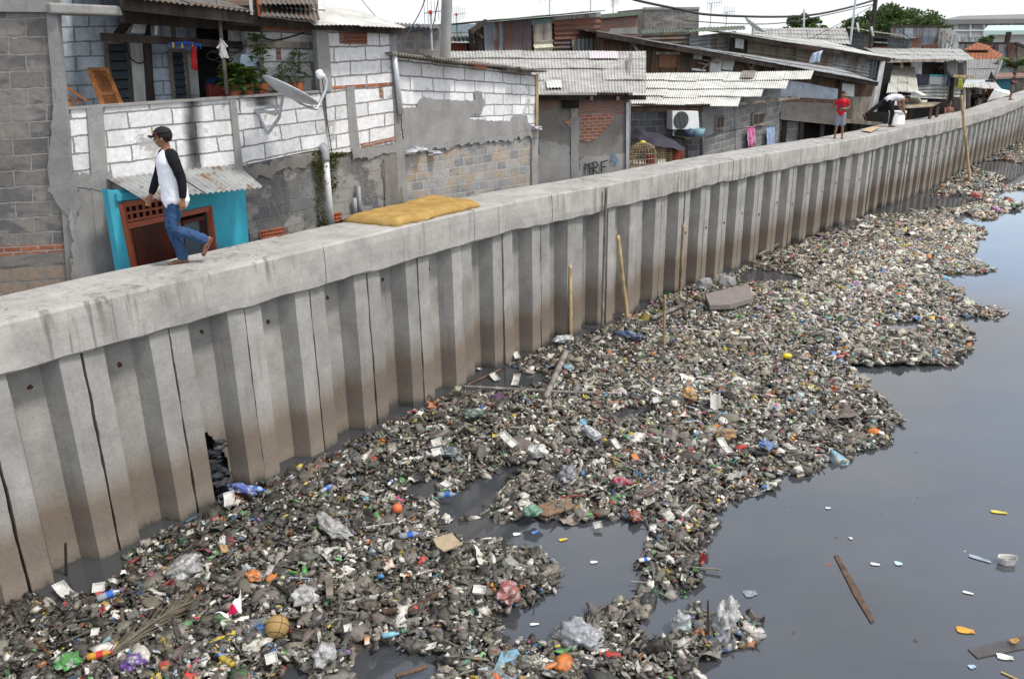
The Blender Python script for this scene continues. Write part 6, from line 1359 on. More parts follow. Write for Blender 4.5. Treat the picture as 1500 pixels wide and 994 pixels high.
def hairdo(X, m, s, parent, long=0):
    mb = MB(); v, f = ico(3); 
    for q in v:
        p = Vector(q); z = p.z*.1+.034; y = p.y*.103-.02; x = p.x*.083
        lim = .055 if y > .03 else (-.02 if y > -.04 else -.05)
        if z < lim: z = lim; x *= .9; y *= .92
        w_ = 1+.05*noise.noise(p*6); mb.v.append(tuple(X(x*w_, y*w_, z*w_)))
    mb.f = [tuple(q) for q in f.tolist()]; return mb.build('hair', MT['hair'], parent, smooth=True)
def foot(mb, a, toe, s, side=1):
    a, toe = Vector(a), Vector(toe); d = (toe-a).normalized(); loft(mb, [a-d*.035*s, a+d*.03*s, a.lerp(toe,.55)+Vector((0,0,-.0)), toe], [(.03*s,.034*s), (.032*s,.036*s), (.022*s,.04*s), (.014*s,.038*s)], 12, ref=(0,0,1)) if False else None
    h = Vector((0,0,1)); dd = Vector((d.x, d.y, d.z)); r = dd.cross(h).normalized(); n_ = r.cross(dd).normalized()
    base = a - n_*.065*s
    loft(mb, [base-dd*.045*s+n_*.02*s, base+dd*.02*s+n_*.03*s, base+dd*.10*s+n_*.018*s, base+dd*.155*s+n_*.010*s], [(.028*s,.026*s), (.034*s,.032*s), (.036*s,.02*s), (.04*s,.011*s)], 12, ref=tuple(n_))
    loft(mb, [a+n_*.02*s, base+n_*.03*s], [.034*s, .033*s], 10)
    for k in range(5): b = base+dd*.15*s+r*(.03-.015*k)*s+n_*.008*s; loft(mb, [b, b+dd*(.04-.004*k)*s-n_*.002*s], [(.010-.001*k)*s, (.009-.001*k)*s], 6)
    return base, dd, n_, r
def sandal(base, dd, n_, r, s, parent, mat):
    mb = MB(); P = []
    for t, w_ in ((-.065,.028),(-.02,.036),(.05,.036),(.12,.045),(.17,.045),(.2,.025)):
        P.append((t, w_))
    pts = [base+dd*t*s+r*w_*s for t, w_ in P] + [base+dd*t*s-r*w_*s for t, w_ in P[::-1]]
    n = len(pts); mb.v = [tuple(p+n_*.004*s) for p in pts]+[tuple(p-n_*.014*s) for p in pts]; mb.f = [tuple(range(n)), tuple(range(n, 2*n))[::-1]]+[(k, n+k, n+(k+1) % n, (k+1) % n) for k in range(n)]
    o = mb.build('sandal', mat, parent); st = MB(); a = base+dd*.15*s+n_*.028*s
    for q in (-1, 1): st.tube([a, base+dd*.09*s+r*q*.036*s+n_*.034*s, base+dd*.03*s+r*q*.040*s+n_*.008*s], .007*s, 6)
    st.build('strap', mat, o)
def frame(loc, heading):
    f = Vector((heading[0], heading[1], 0)).normalized(); r = Vector((f.y, -f.x, 0)); L = Vector(loc)
    return lambda x, y, z: L + r*x + f*y + Vector((0,0,z))
# ---- walking man (his left side towards the camera)
base = atz(268, 388, 3.04); mz = 3.042
T_ = frame((base.x, base.y, mz), (-.80, -.60)); s = 1.66/1.7; 
mn = thing('person', 'young man in a black cap, black sleeved white shirt and jeans walking the wall', 'person', (base.x, base.y, mz)); t = mn
def TT(x, y, z): return T_(x*s, (y-.02)*s, z*s)
V3 = lambda x, y, z: T_(x, y, z)-T_(0,0,0)
sk = MB()
loft(sk, [TT(0,.0,.92), TT(0,-.01,1.05), TT(0,.0,1.2), TT(0,.01,1.33), TT(0,0,1.42)], [(.155*s,.10*s), (.135*s,.095*s), (.15*s,.10*s), (.17*s,.10*s), (.10*s,.07*s)], 18, ref=tuple(V3(0,1,0)))
loft(sk, [TT(0,.0,1.40), TT(0,.01,1.47), TT(0,.02,1.52)], [.058*s,.053*s,.052*s], 12)
fdir = V3(-.42,.9,-.08); fdir = Vector((-1,-.12,-.06))
Xh, mh = head(sk, TT(0,.035,1.585), fdir, (0,0,1), s)
# hips, knees, ankles: right leg (x>0, far side) planted, left leg trailing with a bent knee
RH, RK, RA, RT = TT(.09,0,.9), TT(.09,.06,.48), TT(.09,-.02,.075), TT(.09,.1,.02)
LH, LK, LA = TT(-.09,0,.9), TT(-.09,.10,.50), TT(-.09,-.27,.30)
loft(sk, [RH, RH.lerp(RK,.5), RK, RK.lerp(RA,.4), RA], [.085*s,.07*s,.055*s,.052*s,.036*s]); loft(sk, [LH, LH.lerp(LK,.5), LK, LK.lerp(LA,.4), LA], [.085*s,.07*s,.055*s,.052*s,.036*s])
fr_ = foot(sk, RA, RA+V3(.02,1,-.0), s); fl_ = foot(sk, LA, LA+V3(0,.55,-.84), s)
LS, LE, LW = TT(-.185,0,1.36), TT(-.235,-.05,1.09), TT(-.245,-.03,.86); RS, RE, RW = TT(.185,0,1.36), TT(.24,.10,1.10), TT(.23,.22,.88)
for S_, E_, W_ in ((LS,LE,LW), (RS,RE,RW)): loft(sk, [S_, S_.lerp(E_,.5), E_, E_.lerp(W_,.5), W_], [.05*s,.044*s,.037*s,.034*s,.026*s])
hand(sk, LW, LW-LE+V3(0,.03,0), V3(-1,0,0), 1, s, .5); hand(sk, RW, RW-RE+V3(0,.0,-.02), V3(1,0,0), -1, s, .45)
vox(sk, 'body', MT['skin'], t, .0062, 2)
face_bits(Xh, mh, s, t); hairdo(Xh, mh, s*.94, t)
mb = MB(); loft(mb, [Xh(-.022,.09,-.043), Xh(0,.098,-.040), Xh(.022,.09,-.043)], [.004*s,.005*s,.004*s], 6); mb.build('moustache', MT['hair'], t)
cp = MB(); v, f = ico(3)
for q in v:
    p = Vector(q); cp.v.append(tuple(Xh(p.x*.089, p.y*.108-.012, max(p.z*.085, -.0)+.055)))
cp.f = [tuple(q) for q in f.tolist()]; cap_ = cp.build('cap', MT['black'], t, smooth=True)
mb = MB(); mb.grid(8, 5, lambda u, w_: Xh((u-.5)*.15*(1-.35*w_), .085+w_*.085*(1-.5*(2*u-1)**2), .062-.02*w_-.03*(2*u-1)**2)); o = mb.build('brim', MT['black'], cap_, smooth=True); q_ = o.modifiers.new('s', 'SOLIDIFY'); q_.thickness = .006
mb = MB(); mb.tube([Xh(-.088,.03,.062), Xh(-.06,.075,.066), Xh(0,.1,.068), Xh(.06,.075,.066), Xh(.088,.03,.062)], .004, 5); mb.build('red_trim', simple('red_trim', (.45,.02,.02), .8), cap_)
mb = MB(); mb.tube([Xh(-.066,.098,.05), Xh(-.03,.135,.052), Xh(.0,.15,.053)], .006, 5); mb.build('brim_badge', MT['white'], cap_)
mb = MB(); ellip(mb, Xh(-.03,.088,.10), (.018,.008,.016), mh); mb.build('cap_badge', simple('gold_badge', (.5,.35,.05), .6), cap_)
shm = simple('white_jersey', (.80,.81,.84), .9, .03, 14, .4, .01)
sh_ = MB(); y3 = tuple(V3(0,1,0))
loft(sh_, [TT(0,-.005,.83), TT(0,-.01,.95), TT(0,0,1.12), TT(0,.01,1.28), TT(0,.005,1.38), TT(0,0,1.42)], [(.205*s,.165*s), (.196*s,.158*s), (.185*s,.15*s), (.19*s,.145*s), (.165*s,.115*s), (.09*s,.075*s)], 22, ref=y3)
vox(sh_, 'shirt', shm, t, .010, 3, .022, .14)
slv = MB()
for S_, E_, W_, q in ((LS,LE,LW,-1), (RS,RE,RW,1)): loft(slv, [TT(q*.075,.0,1.425), TT(q*.145,0,1.385), S_.lerp(E_,.25), E_, E_.lerp(W_,.82)], [(.045*s,.06*s), (.066*s,.078*s), .07*s,.058*s,.044*s])
vox(slv, 'sleeves', simple('black_jersey', (.005,.005,.008), .9, .1, 10, .3), t, .009, 2, .016, .07)
mb = MB(); mb.tube([TT(math.cos(a)*.068, math.sin(a)*.062, 1.435-.012*math.sin(a)) for a in [2*math.pi*k/16 for k in range(17)]], .008*s, 6); mb.build('collar', MT['black'], t)
jn = MB(); loft(jn, [TT(0,0,1.0), TT(0,0,.93), TT(0,-.005,.85)], [(.155*s,.11*s), (.165*s,.118*s), (.155*s,.11*s)], 18, ref=y3)
loft(jn, [TT(.085,0,.88), RH.lerp(RK,.5), RK, RK.lerp(RA,.5), RK.lerp(RA,.97)], [.10*s,.092*s,.076*s,.07*s,.072*s]); loft(jn, [TT(-.085,0,.88), LH.lerp(LK,.5), LK, LK.lerp(LA,.5), LK.lerp(LA,.97)], [.10*s,.092*s,.078*s,.07*s,.07*s])
vox(jn, 'jeans', MT['denim'], t, .009, 2, .022, .05)
snm = simple('brown_sandal', (.16,.075,.05), .7)
sandal(*fr_, s, t, snm); sandal(*fl_, s, t, snm)
# ---- generic smaller figures
def figure(lab, loc, head_dir, H, shirt, legs, pose, group=None, sleeve='short', trouser='shorts', facing=None, skin='skin', hairy=True, shirtname='shirt', legname='shorts', sandals=True):
    s = H/1.7; T_ = frame(loc, head_dir); t = thing('person', lab, 'person', tuple(loc), group); V3 = lambda x, y, z: T_(x,y,z)-T_(0,0,0); TT = lambda x, y, z: T_(x*s, y*s, z*s); J = {k: TT(*v) for k, v in pose.items() if isinstance(v, tuple) and len(v) == 3 and not k.startswith('d_')}
    sk = MB(); spine = pose['spine']; y3 = tuple(V3(*pose.get('d_front', (0,1,0))))
    P = [TT(*q) for q in spine]; loft(sk, P, [(.15*s,.10*s), (.135*s,.095*s), (.165*s,.10*s), (.10*s,.07*s)], 16, ref=y3); hc = J['head']; loft(sk, [P[-1], P[-1].lerp(hc,.55), hc], [.055*s,.05*s,.05*s], 10)
    Xh, mh = head(sk, hc, V3(*pose['d_face']), V3(*pose.get('d_up', (0,0,1))), s*1.04); ft = []
    for q in 'RL':
        h, k, a = J[q+'H'], J[q+'K'], J[q+'A']; loft(sk, [h, h.lerp(k,.5), k, k.lerp(a,.4), a], [.08*s,.066*s,.052*s,.05*s,.034*s]); ft.append(foot(sk, a, a+V3(*pose.get('d_foot'+q, (0,1,0))), s))
        S_, E_, W_ = J[q+'S'], J[q+'E'], J[q+'W']; loft(sk, [S_, S_.lerp(E_,.5), E_, E_.lerp(W_,.5), W_], [.047*s,.041*s,.035*s,.031*s,.024*s]); hand(sk, W_, W_-E_, V3(*pose.get('d_back'+q, (1 if q == 'R' else -1, 0, 0))), -1 if q == 'R' else 1, s, pose.get('curl', .6))
    vox(sk, 'body', MT[skin], t, max(.0075, .0075*s), 2); face_bits(Xh, mh, s, t); hairdo(Xh, mh, s*1.05, t)
    g = MB(); loft(g, [P[0].lerp(P[1],-.15)]+P[1:], [(.175*s,.13*s), (.16*s,.12*s), (.18*s,.12*s), (.095*s,.075*s)], 18, ref=y3)
    if sleeve != 'none':
        for q in 'RL': S_, E_, W_ = J[q+'S'], J[q+'E'], J[q+'W']; loft(g, [P[-1].lerp(S_,.6), S_, S_.lerp(E_,.45 if sleeve == 'short' else .7)], [.06*s,.066*s,.066*s])
    so_ = vox(g, shirtname, shirt, t, .013, 2, .022, .1)
    g = MB(); loft(g, [P[0].lerp(P[1],.25), P[0], P[0].lerp(P[1],-.3)], [(.155*s,.11*s), (.165*s,.12*s), (.15*s,.11*s)], 16, ref=y3)
    for q in 'RL':
        h, k, a = J[q+'H'], J[q+'K'], J[q+'A']; loft(g, [h, h.lerp(k,.5), k.lerp(h,.05)], [.105*s,.105*s,.10*s]) if trouser == 'shorts' else loft(g, [h, h.lerp(k,.5), k, k.lerp(a,.5), k.lerp(a,.96)], [.10*s,.09*s,.075*s,.066*s,.062*s])
    vox(g, legname, legs, t, .012, 2, .02, .08)
    if sandals:
        for q in ft: sandal(*q, s, t, MT['black'])
    return t, Xh, TT, s
STAND = dict(spine=[(0,0,.92),(0,-.01,1.08),(0,.01,1.33),(0,0,1.42)], head=(0,.03,1.585), d_face=(0,1,-.05), RH=(.09,0,.9), RK=(.10,.02,.48), RA=(.11,-.01,.075), LH=(-.09,0,.9), LK=(-.10,.02,.48), LA=(-.11,-.01,.075), RS=(.185,0,1.36), RE=(.24,-.02,1.09), RW=(.25,.06,.86), LS=(-.185,0,1.36), LE=(-.24,-.02,1.09), LW=(-.25,.06,.86))
def wall_top_z(x, y):
    k = min(range(NM), key=lambda i: (G2[i].x-x)**2+(G2[i].y-y)**2); return CZT[k]
def onwall(px, py):
    z = 2.7
    for _ in range(8): p = atz(px, py, z); z = wall_top_z(p.x, p.y)+.012
    return (p.x, p.y, z)
# boy: faces the camera, his right arm (image left) raised
L = onwall(1228, 202); ps = dict(STAND); ps.update(RE=(.31,-.03,1.13), RW=(.27,.12,1.38), d_backR=(0,-1,0), LE=(-.25,-.02,1.12), LW=(-.06,.19,1.06), d_backL=(0,1,0), RA=(.13,0,.075), LA=(-.13,0,.075), head=(.0,.03,1.6), curl=1.0)
red = M('red_tshirt', .9, .1); red.col((.50,.02,.03)); 
bt, Xb, TB, sb = figure('boy in a red t-shirt and grey shorts standing on the wall with one arm raised', L, (-.36,-.93), 1.36, red.m, simple('grey_shorts', (.23,.24,.28), .9), ps, skin='skin')
mb = MB(); v, f = TPL['bag'][3]; c = TB(-.04,.25,1.1); mb.v = [tuple(c+Vector(q)*.06) for q in v]; mb.f = [tuple(q) for q in f.tolist()]; o = mb.build('green_toy', simple('green_toy', (.05,.22,.15), .6), None); tag(o, 'small crumpled green object held at the boy\'s chest', 'toy')
mb = MB(); 
for a, b in (((-.06,.135,1.2),(.0,.14,1.23)), ((.0,.14,1.16),(.08,.135,1.2)), ((.02,.14,1.24),(.07,.138,1.26))): mb.tube([TB(*a), TB(*b)], .012, 6)
mb.build('shirt_print', simple('navy_print', (.06,.05,.14), .9), bt)
# bending youth: front leg planted, other leg stretched back, trunk horizontal, arms reaching down
L = onwall(1300, 186)
ps = dict(spine=[(0,-.12,.93),(0,.04,1.02),(0,.30,1.0),(0,.42,.95)], d_front=(0,.2,-1), head=(0,.60,.95), d_face=(0,.45,-.9), d_up=(0,.9,.42), RH=(.09,-.13,.9), RK=(.10,.06,.50), RA=(.11,.02,.08), LH=(-.09,-.14,.9), LK=(-.10,-.52,.66), LA=(-.10,-.84,.42), d_footL=(0,.5,-.85), RS=(.17,.36,.93), RE=(.18,.40,.66), RW=(.15,.52,.45), LS=(-.17,.36,.93), LE=(-.18,.44,.66), LW=(-.10,.62,.48), d_backR=(0,.6,.5), d_backL=(0,.6,.5), curl=.5)
figure('youth in a white tank top and black trousers bending forward on the wall', L, (.97,.10), 1.62, simple('white_vest', (.62,.61,.62), .9, .06), simple('black_trousers', (.010,.010,.012), .9), ps, sleeve='none', trouser='long', shirtname='tank_top', legname='trousers')
# person standing on the wall at the far end
L = onwall(1479.5, 146); ps = dict(STAND); ps.update(RE=(.27,.06,1.12), RW=(.16,.22,1.1), LE=(-.27,.06,1.12), LW=(-.14,.24,1.15))
figure('person in maroon shirt and olive shorts standing on the far wall end', L, (.7,-.7), 1.33, simple('maroon_shirt', (.055,.018,.03), .9), simple('olive_shorts', (.11,.115,.085), .9), ps, skin='skin')
# people at the stalls
p = aty(1425.5,133,47); L = (p.x, p.y, p.z-1.62); figure('person in a black t-shirt and blue jeans seen from behind at the stall', L, (.3,.95), 1.64, MT['black'], MT['denim'], STAND, trouser='long', legname='jeans')
p = aty(1451,127,47.5); L = (p.x, p.y, p.z-1.6); figure('person in a red shirt half hidden behind the white tarpaulin tent', L, (-.5,-.8), 1.6, red.m, MT['black'], STAND, trouser='long', legname='trousers')
SIT = dict(STAND); SIT.update(spine=[(0,0,.48),(0,-.02,.63),(0,.02,.86),(0,.02,.95)], head=(0,.07,1.11), RH=(.09,0,.45), RK=(.14,.38,.5), RA=(.13,.36,.08), LH=(-.09,0,.45), LK=(-.14,.38,.5), LA=(-.13,.36,.08), RS=(.18,.02,.9), RE=(.22,.12,.66), RW=(.14,.32,.58), LS=(-.18,.02,.9), LE=(-.22,.12,.66), LW=(-.14,.32,.58))
p = aty(1391,146,37.5); L = (p.x, p.y, p.z-1.2); figure('bare armed person sitting below the railing blanket shack', L, (.2,-.95), 1.6, simple('flesh_top', (.24,.12,.09), .9), MT['black'], SIT, sleeve='none', legname='shorts'); mb = MB(); mb.box((L[0], L[1]+.05, L[2]+.2), (.42,.42,.4)); mb.bar((L[0]-.3,L[1]-.1,L[2]+.41),(L[0]+.3,L[1]-.1,L[2]+.41),.4,.04); o = mb.build('wooden_stool', MT['wood_dark'], None); tag(o, 'dark wooden stool under the sitting person', 'stool')
p = aty(1378,93,40.5); p.z -= 1.62; figure('dark clothed person leaning in the railing opening above the blanket', tuple(p), (.3,-.95), 1.6, MT['black'], MT['black'], STAND, sleeve='short', trouser='long', legname='trousers')
# ------------------------------------------------------------------ things lying on the wall, on the litter and in the water
mt_ = M('foam_rubber', .95, .1); n = mt_.noise(mt_.pos(), 5, 7, .7); mt_.col(mt_.mix(mt_.ramp(n, [(.3, 0.0), (.7, 1.0)]), (.29,.17,.05), (.46,.31,.11))); mt_.bump(mt_.noise(mt_.pos(), 38, 6, .75), 1.0, .012)
mt_ = mt_.m
def film(name, c, seed, rough=.4):
    m = M(name, rough, .4); n = m.noise(m.pos((1,1,1), (seed*3.1, seed, 0)), 16, 2); col = m.mix(m.ramp(n, [(.56, 0.0), (.58, .75)]), c, (.45,.44,.42)); n2 = m.noise(m.pos((1,1,1), (seed, 5, seed)), 22, 2); col = m.mix(m.ramp(n2, [(.60, 0.0), (.62, .6)]), col, c3(c, .35)); d = m.noise(m.pos(), 9, 7, .75); col = m.mix(m.ramp(d, [(.42, 0.0), (.62, .75)]), col, (.10,.09,.075)); m.col(col); m.bump(m.noise(m.pos(), 30, 5), .6, .008); return m.m
C4 = [atz(x, y, 3.02) for x, y in ((506,326),(560,334),(704,303),(638,289))]  # near-left, near-mid.., right, back
q0, q1, q2, q3 = [atz(*q) for q in ((505,324,3.03), (582,331,3.03), (703,302,3.01), (632,293,3.01))]
mb = MB()
def mfun(u, v):
    p = q0.lerp(q1, 0)  # keep vectors
    a = q0.lerp(q3, u); b = q1.lerp(q2, u); a = a; return a.lerp(b, v)
nx, ny = 44, 16
def top(u, v):
    p = q1.lerp(q2, u).lerp(q0.lerp(q3, u), v); e = min(u, 1-u)*2.2; e2 = min(v, 1-v)*.7; k = min(1, e/.08)*.5+.5; k2 = min(1, e2/.06)*.5+.5
    z = .105*min(1, k*k2*1.05) + .02*noise.noise(p*3) + .016*noise.noise(p*9) + .008*noise.noise(p*23) - .05*math.exp(-((u-.55)/.10)**2-((v-.6)/.25)**2) + .03*(u > .8)*(u-.8)*2
    edge = 1 if (u in (0, 1) or v in (0, 1)) else 0; w_ = Vector((noise.noise(p*7), noise.noise(p*7+Vector((5,0,0))), 0))*(.06 if edge else 0); return p + w_ + Vector((0,0,z))
b0 = mb.grid(nx, ny, top); W = nx+1; rim = [i for i in range(W)]+[j*W+nx for j in range(1, ny+1)]+[ny*W+i for i in range(nx-1, -1, -1)]+[j*W for j in range(ny-1, 0, -1)]
ctr = (q0+q1+q2+q3)/4; loops = [rim]
for fz in (.66, .33, .03):
    L_ = []
    for i in rim:
        p = Vector(mb.v[i]); zz = 3.0+fz*(p.z-3.02); o_ = (p-ctr); o_.z = 0; o_.normalize(); bul = (.018 if fz > .1 else -.01)+.03*noise.noise(p*11+Vector((0,0,fz*9))); L_.append(len(mb.v)); mb.v.append(tuple(Vector((p.x, p.y, zz))+o_*bul))
    loops.append(L_)
for A_, B2_ in zip(loops[:-1], loops[1:]):
    n = len(A_)
    for k in range(n): mb.f.append((B2_[k], B2_[(k+1) % n], A_[(k+1) % n], A_[k]))
o = mb.build('foam_mattress', mt_, None, smooth=True); tag(o, 'torn mustard yellow foam mattress lying on top of the wall', 'mattress')
def flatbox(pts, z, th, mat, name, lab, cat, group=None, jitter=0):
    P = [atz(x, y, z) for x, y in pts]; mb = MB(); n = len(P); mb.v = [tuple(p-Vector((0,0,th))) for p in P]+[tuple(p+Vector((0,0,jitter*((k*37) % 5-2)/10))) for k, p in enumerate(P)]; mb.f = [tuple(range(n))[::-1], tuple(range(n, 2*n))]+[(k, (k+1) % n, n+(k+1) % n, n+k) for k in range(n)]
    bm = bmesh.new(); o = mb.build(name, mat, None); bm.from_mesh(o.data); bmesh.ops.recalc_face_normals(bm, faces=bm.faces); bm.to_mesh(o.data); bm.free(); tag(o, lab, cat, group); return o
flatbox([(1262,191),(1276,193),(1289,186),(1278,185)], wall_top_z(11,27)+.03, .012, simple('tan_board', (.50,.36,.22), .8, .15), 'tan_board', 'thin tan board lying on the wall between the boy and the bending youth', 'board')
mb = MB(); mb.tube([FC.P(560,300,1.0), FC.P(560,300,1.0)+Vector((0,0,.01))], .01, 4)
rf = MB(); E_ = [atz(x, y, 3.0) for x, y in ((486,331),(540,322))]
mb = MB(); corr(mb, atz(500,330,2.75), atz(548,318,2.75), atz(548,312,2.95), atz(500,322,2.95), amp=.012, pitch=.08); o = mb.build('corrugated_scrap', MT['fibre'], None); tag(o, 'scrap of grey corrugated sheet behind the foam mattress', 'corrugated sheet')
# blue paint drip and rust marks on the cap
mb = MB(); p = atz(549,347,2.9)
# ---- bamboo poles and sticks
def pole(pts, r, mat, lab, name='bamboo_pole', group='poles and sticks standing along the wall', nodes=True):
    """pts: (px,py,'z'|'w', value) : on height z, or on plane of depth"""
    P = []
    for x, y, k, val in pts: P.append(atz(x, y, val) if k == 'z' else aty(x, y, val))
    mb = MB(); n = 18; Q = []; Rr = []
    for i in range(n+1):
        t_ = i/n*(len(P)-1); j = min(int(t_), len(P)-2); Q.append(P[j].lerp(P[j+1], t_-j)); Rr.append(r*(1+.14*(i % 3 == 0))*(1-.12*i/n) if nodes else r)
    mb.tube(Q, [q*.95 for q in Rr], 9); o = mb.build(name, mat, None, smooth=True); tag(o, lab, 'pole', group); return o
def standing(xb, yb, xt, yt, r, mat, lab, lean=0.05):
    b = atz(xb, yb, 0); pole([(xb, yb, 'z', -.0), (xt, yt, 'y', b.y+lean)], r, mat, lab)
standing(836,496, 835,388, .042, MT['bamboo'], 'short thick tan bamboo post with a frayed top, leftmost along the wall')
standing(882,484, 888,275, .034, MT['bamboo_grey'], 'tall thin grey pole reaching up to the cap beam', .18)
standing(919,468, 905,345, .048, MT['bamboo'], 'leaning tan bamboo post with a split branch beside it')
standing(921,402, 912,366, .016, MT['bamboo'], 'thin split stick resting against the leaning bamboo post') if False else pole([(922,402,'w',19.2),(907,352,'w',18.9)], .018, MT['bamboo'], 'thin split stick resting against the leaning bamboo post')
standing(996,432, 1001,328, .042, MT['bamboo'], 'straight orange tan bamboo post with a frayed top against the piles')
standing(972,512, 974,432, .030, MT['bamboo'], 'short pale bamboo stick standing in the litter away from the wall', .0)
standing(1421,270, 1408,140, .062, MT['bamboo'], 'very tall bent bamboo pole at the far part of the wall', .1)
standing(97,842, 96,795, .016, MT['wood_dark'], 'thin dark stick poking out of black water at the near piles', .0)
standing(1038,938, 1037,878, .012, MT['wood'], 'thin twig standing in the litter spit beside a white bag', .0)
def lying(x0, y0, x1, y1, r, mat, lab, z=.13, name='bamboo_pole', mid=None):
    pts = [(x0,y0,'z',z)] + ([(*mid,'z',z+.02)] if mid else []) + [(x1,y1,'z',z)]; return pole(pts, r, mat, lab, name, 'poles lying on the litter')
lying(829,516, 799,582, .055, MT['bamboo_grey'], 'thick grey pipe-like pole lying across the litter towards the dark pool', mid=(818,540))
lying(678,566, 830,574, .030, MT['bamboo_grey'], 'long thin pole lying along the lower edge of the dark pool', .10); lying(825,574, 905,576, .026, MT['bamboo_grey'], 'thin pole end continuing right of the thick grey pole', .12)
lying(684,564, 735,540, .022, MT['wood'], 'thin brown stick floating slantwise in the dark pool', .02)
lying(955,466, 998,448, .05, MT['bamboo_grey'], 'weathered log crossing behind the short pale bamboo stick', .16)
lying(404,855, 440,882, .022, MT['wood_dark'], 'dark stick lying upper right of the basketball', .14); lying(560,896, 640,870, .035, MT['wood'], 'long curved brown frond stalk in the lower litter', .12, mid=(600,893)); lying(580,990, 625,976, .025, MT['wood'], 'brown stick at the bottom edge over the bright pool', .08)
lying(1140,352, 1175,346, .03, MT['bamboo_grey'], 'thin grey stick against the piles in the middle distance', .12) ; lying(1110,360+14, 1150,352, .04, MT['bamboo_grey'], 'pale pole leaning on the litter by the piles right of the dark water', .15)
def plank_(pts, lab, mat, z=.02, th=.03, cat='plank'): return flatbox(pts, z, th, mat, 'plank', lab, cat, 'planks and boards in the canal')
plank_([(1222,813),(1227,812),(1260,866),(1281,908),(1276,911),(1252,872)], 'narrow brown plank drifting alone in open dark water', MT['wood'], .015, .02)
plank_([(1418,950),(1500,930),(1560,914),(1560,934),(1500,949),(1432,963)], 'wide dark wet plank at the lower right corner', simple('wet_board', (.075,.065,.06), .35, .25), .012, .02)
plank_([(1033,430),(1096,416),(1104,436),(1070,446),(1040,447)], 'large broken slab of brown fibre board near the piles', simple('slab', (.20,.17,.15), .8, .2), .26, .10); plank_([(1090,420),(1130,426),(1185,424),(1180,414),(1130,412),(1095,410)], 'low flat mud coloured board in the dark water by the piles', simple('mud_board', (.10,.085,.07), .6), .03, .03) if False else None
plank_([(786,740),(833,727),(842,742),(800,755),(790,752)], 'crumpled brown cardboard sheet beside the large pool', simple('cardboard', (.24,.15,.09), .9, .4, 9, .9, .03, dirt=.6), .10, .02); plank_([(634,788),(662,780),(676,796),(650,806),(640,800)], 'light tan cardboard square in the middle of the litter', simple('tan_card', (.36,.28,.18), .9, .15), .2, .02)
plank_([(1018,582+0),(1030,577),(1062,600),(1052,606)], 'thin brown plank over the litter centre', MT['wood_grey'], .2, .03) if False else None
plank_([(476,842),(487,841),(488,870),(478,872)], 'short pale plank standing out above the lower litter', MT['wood_grey'], .19, .04); plank_([(1000,300),(1001,300),(1002,301),(1000,301)], 'x', MT['wood'], .2) if False else None
for k, (x, y) in enumerate(((1044,585),(1048,585),(1052,585))): pass
mb = MB(); corr(mb, atz(1040,602,.15), atz(1056,601,.15), atz(1055,577,.22), atz(1040,578,.22), pitch=.12, amp=.025); o = mb.build('roof_sheet_scrap', MT['fibre'], None); tag(o, 'small square of grey corrugated roofing standing out of the litter', 'roof sheet', 'corrugated scraps on the litter')
mb = MB(); corr(mb, atz(1062,700,.15), atz(1092,692,.15), atz(1092,688,.2), atz(1066,694,.2), pitch=.1, amp=.02); o = mb.build('roof_sheet_scrap', MT['fibre_white'], None); tag(o, 'pale strip of corrugated roofing at the outer edge of the litter', 'roof sheet', 'corrugated scraps on the litter')
for k, (pts, lab) in enumerate((([(1022,417),(1036,406),(1040,412),(1028,424)],'broken concrete lump at the foot of the piles, left of its neighbour'), ([(1048,411),(1072,402),(1078,412),(1058,420)],'broken concrete lump right of its neighbour at the foot of the piles'))):
    P = [atz(x, y, .2) for x, y in pts]; c = sum(P, Vector())/4; mb = MB(); v, f = ico(2); r_ = (P[2]-P[0]).length/2; mb.v = [tuple(c+Vector((q[0]*r_, q[1]*r_*.6, q[2]*.22))*1+Vector((0,0,-.08))+Vector((1,1,.5))*.08*noise.noise(Vector(q)*2+Vector((k*5,0,0)))) for q in v]; mb.f = [tuple(q) for q in f.tolist()]; o = mb.build('concrete_lump', MT['plaster'], None); tag(o, lab, 'rubble', 'rubble by the piles')
# ---- balls
bm_ = M('basketball', .6, .3); bm_.col(bm_.mix(bm_.noise(bm_.pos(), 8, 6, .7), (.22,.14,.05), (.38,.25,.09))); bm_.bump(bm_.noise(bm_.pos(), 120, 2), .5, .004)
c = atz(406,918,.17); r_ = .118; b = thing('basketball', 'muddy tan basketball lying on the litter near the bottom edge', 'ball', (c.x, c.y, .07)); c.z = .175; mb = MB(); ellip(mb, c, (r_,r_,r_), n=32); mb.build('ball', bm_.m, b, smooth=True); mb = MB(); rot = Matrix.Rotation(.5,3,'X') @ Matrix.Rotation(.6,3,'Y')
for ax_, offs in (('x',0),('y',0),('c',.055),('c',-.055)):
    P = []
    for k in range(33):
        a = 2*math.pi*k/32
        if ax_ == 'x': q = Vector((0, math.cos(a), math.sin(a)))
        elif ax_ == 'y': q = Vector((math.cos(a), 0, math.sin(a)))
        else: y_0 = (.75 if offs > 0 else -.75); q = Vector((math.cos(a)*.72, y_0-(.25 if offs > 0 else -.25)*math.cos(2*a)*0, math.sin(a)*.72)).normalized()
        P.append(c + rot @ q*(r_+.0005))
    mb.tube(P, .0028, 4)
mb.build('seams', MT['black'], b)
c = atz(582,744,.2); mb = MB(); ellip(mb, c, (.062,.062,.062), n=24); o = mb.build('orange_ball', simple('orange_plastic', (.60,.13,.05), .45, .1), None, smooth=True); tag(o, 'small orange plastic ball in the middle of the litter', 'ball')
c = atz(1153,521,.22); mb = MB(); ellip(mb, c, (.09,.06,.05), n=20); o = mb.build('yellow_float', simple('yellow_plastic_b', (.60,.50,.03), .4), None, smooth=True); tag(o, 'bright yellow rounded plastic object far out on the litter', 'float')
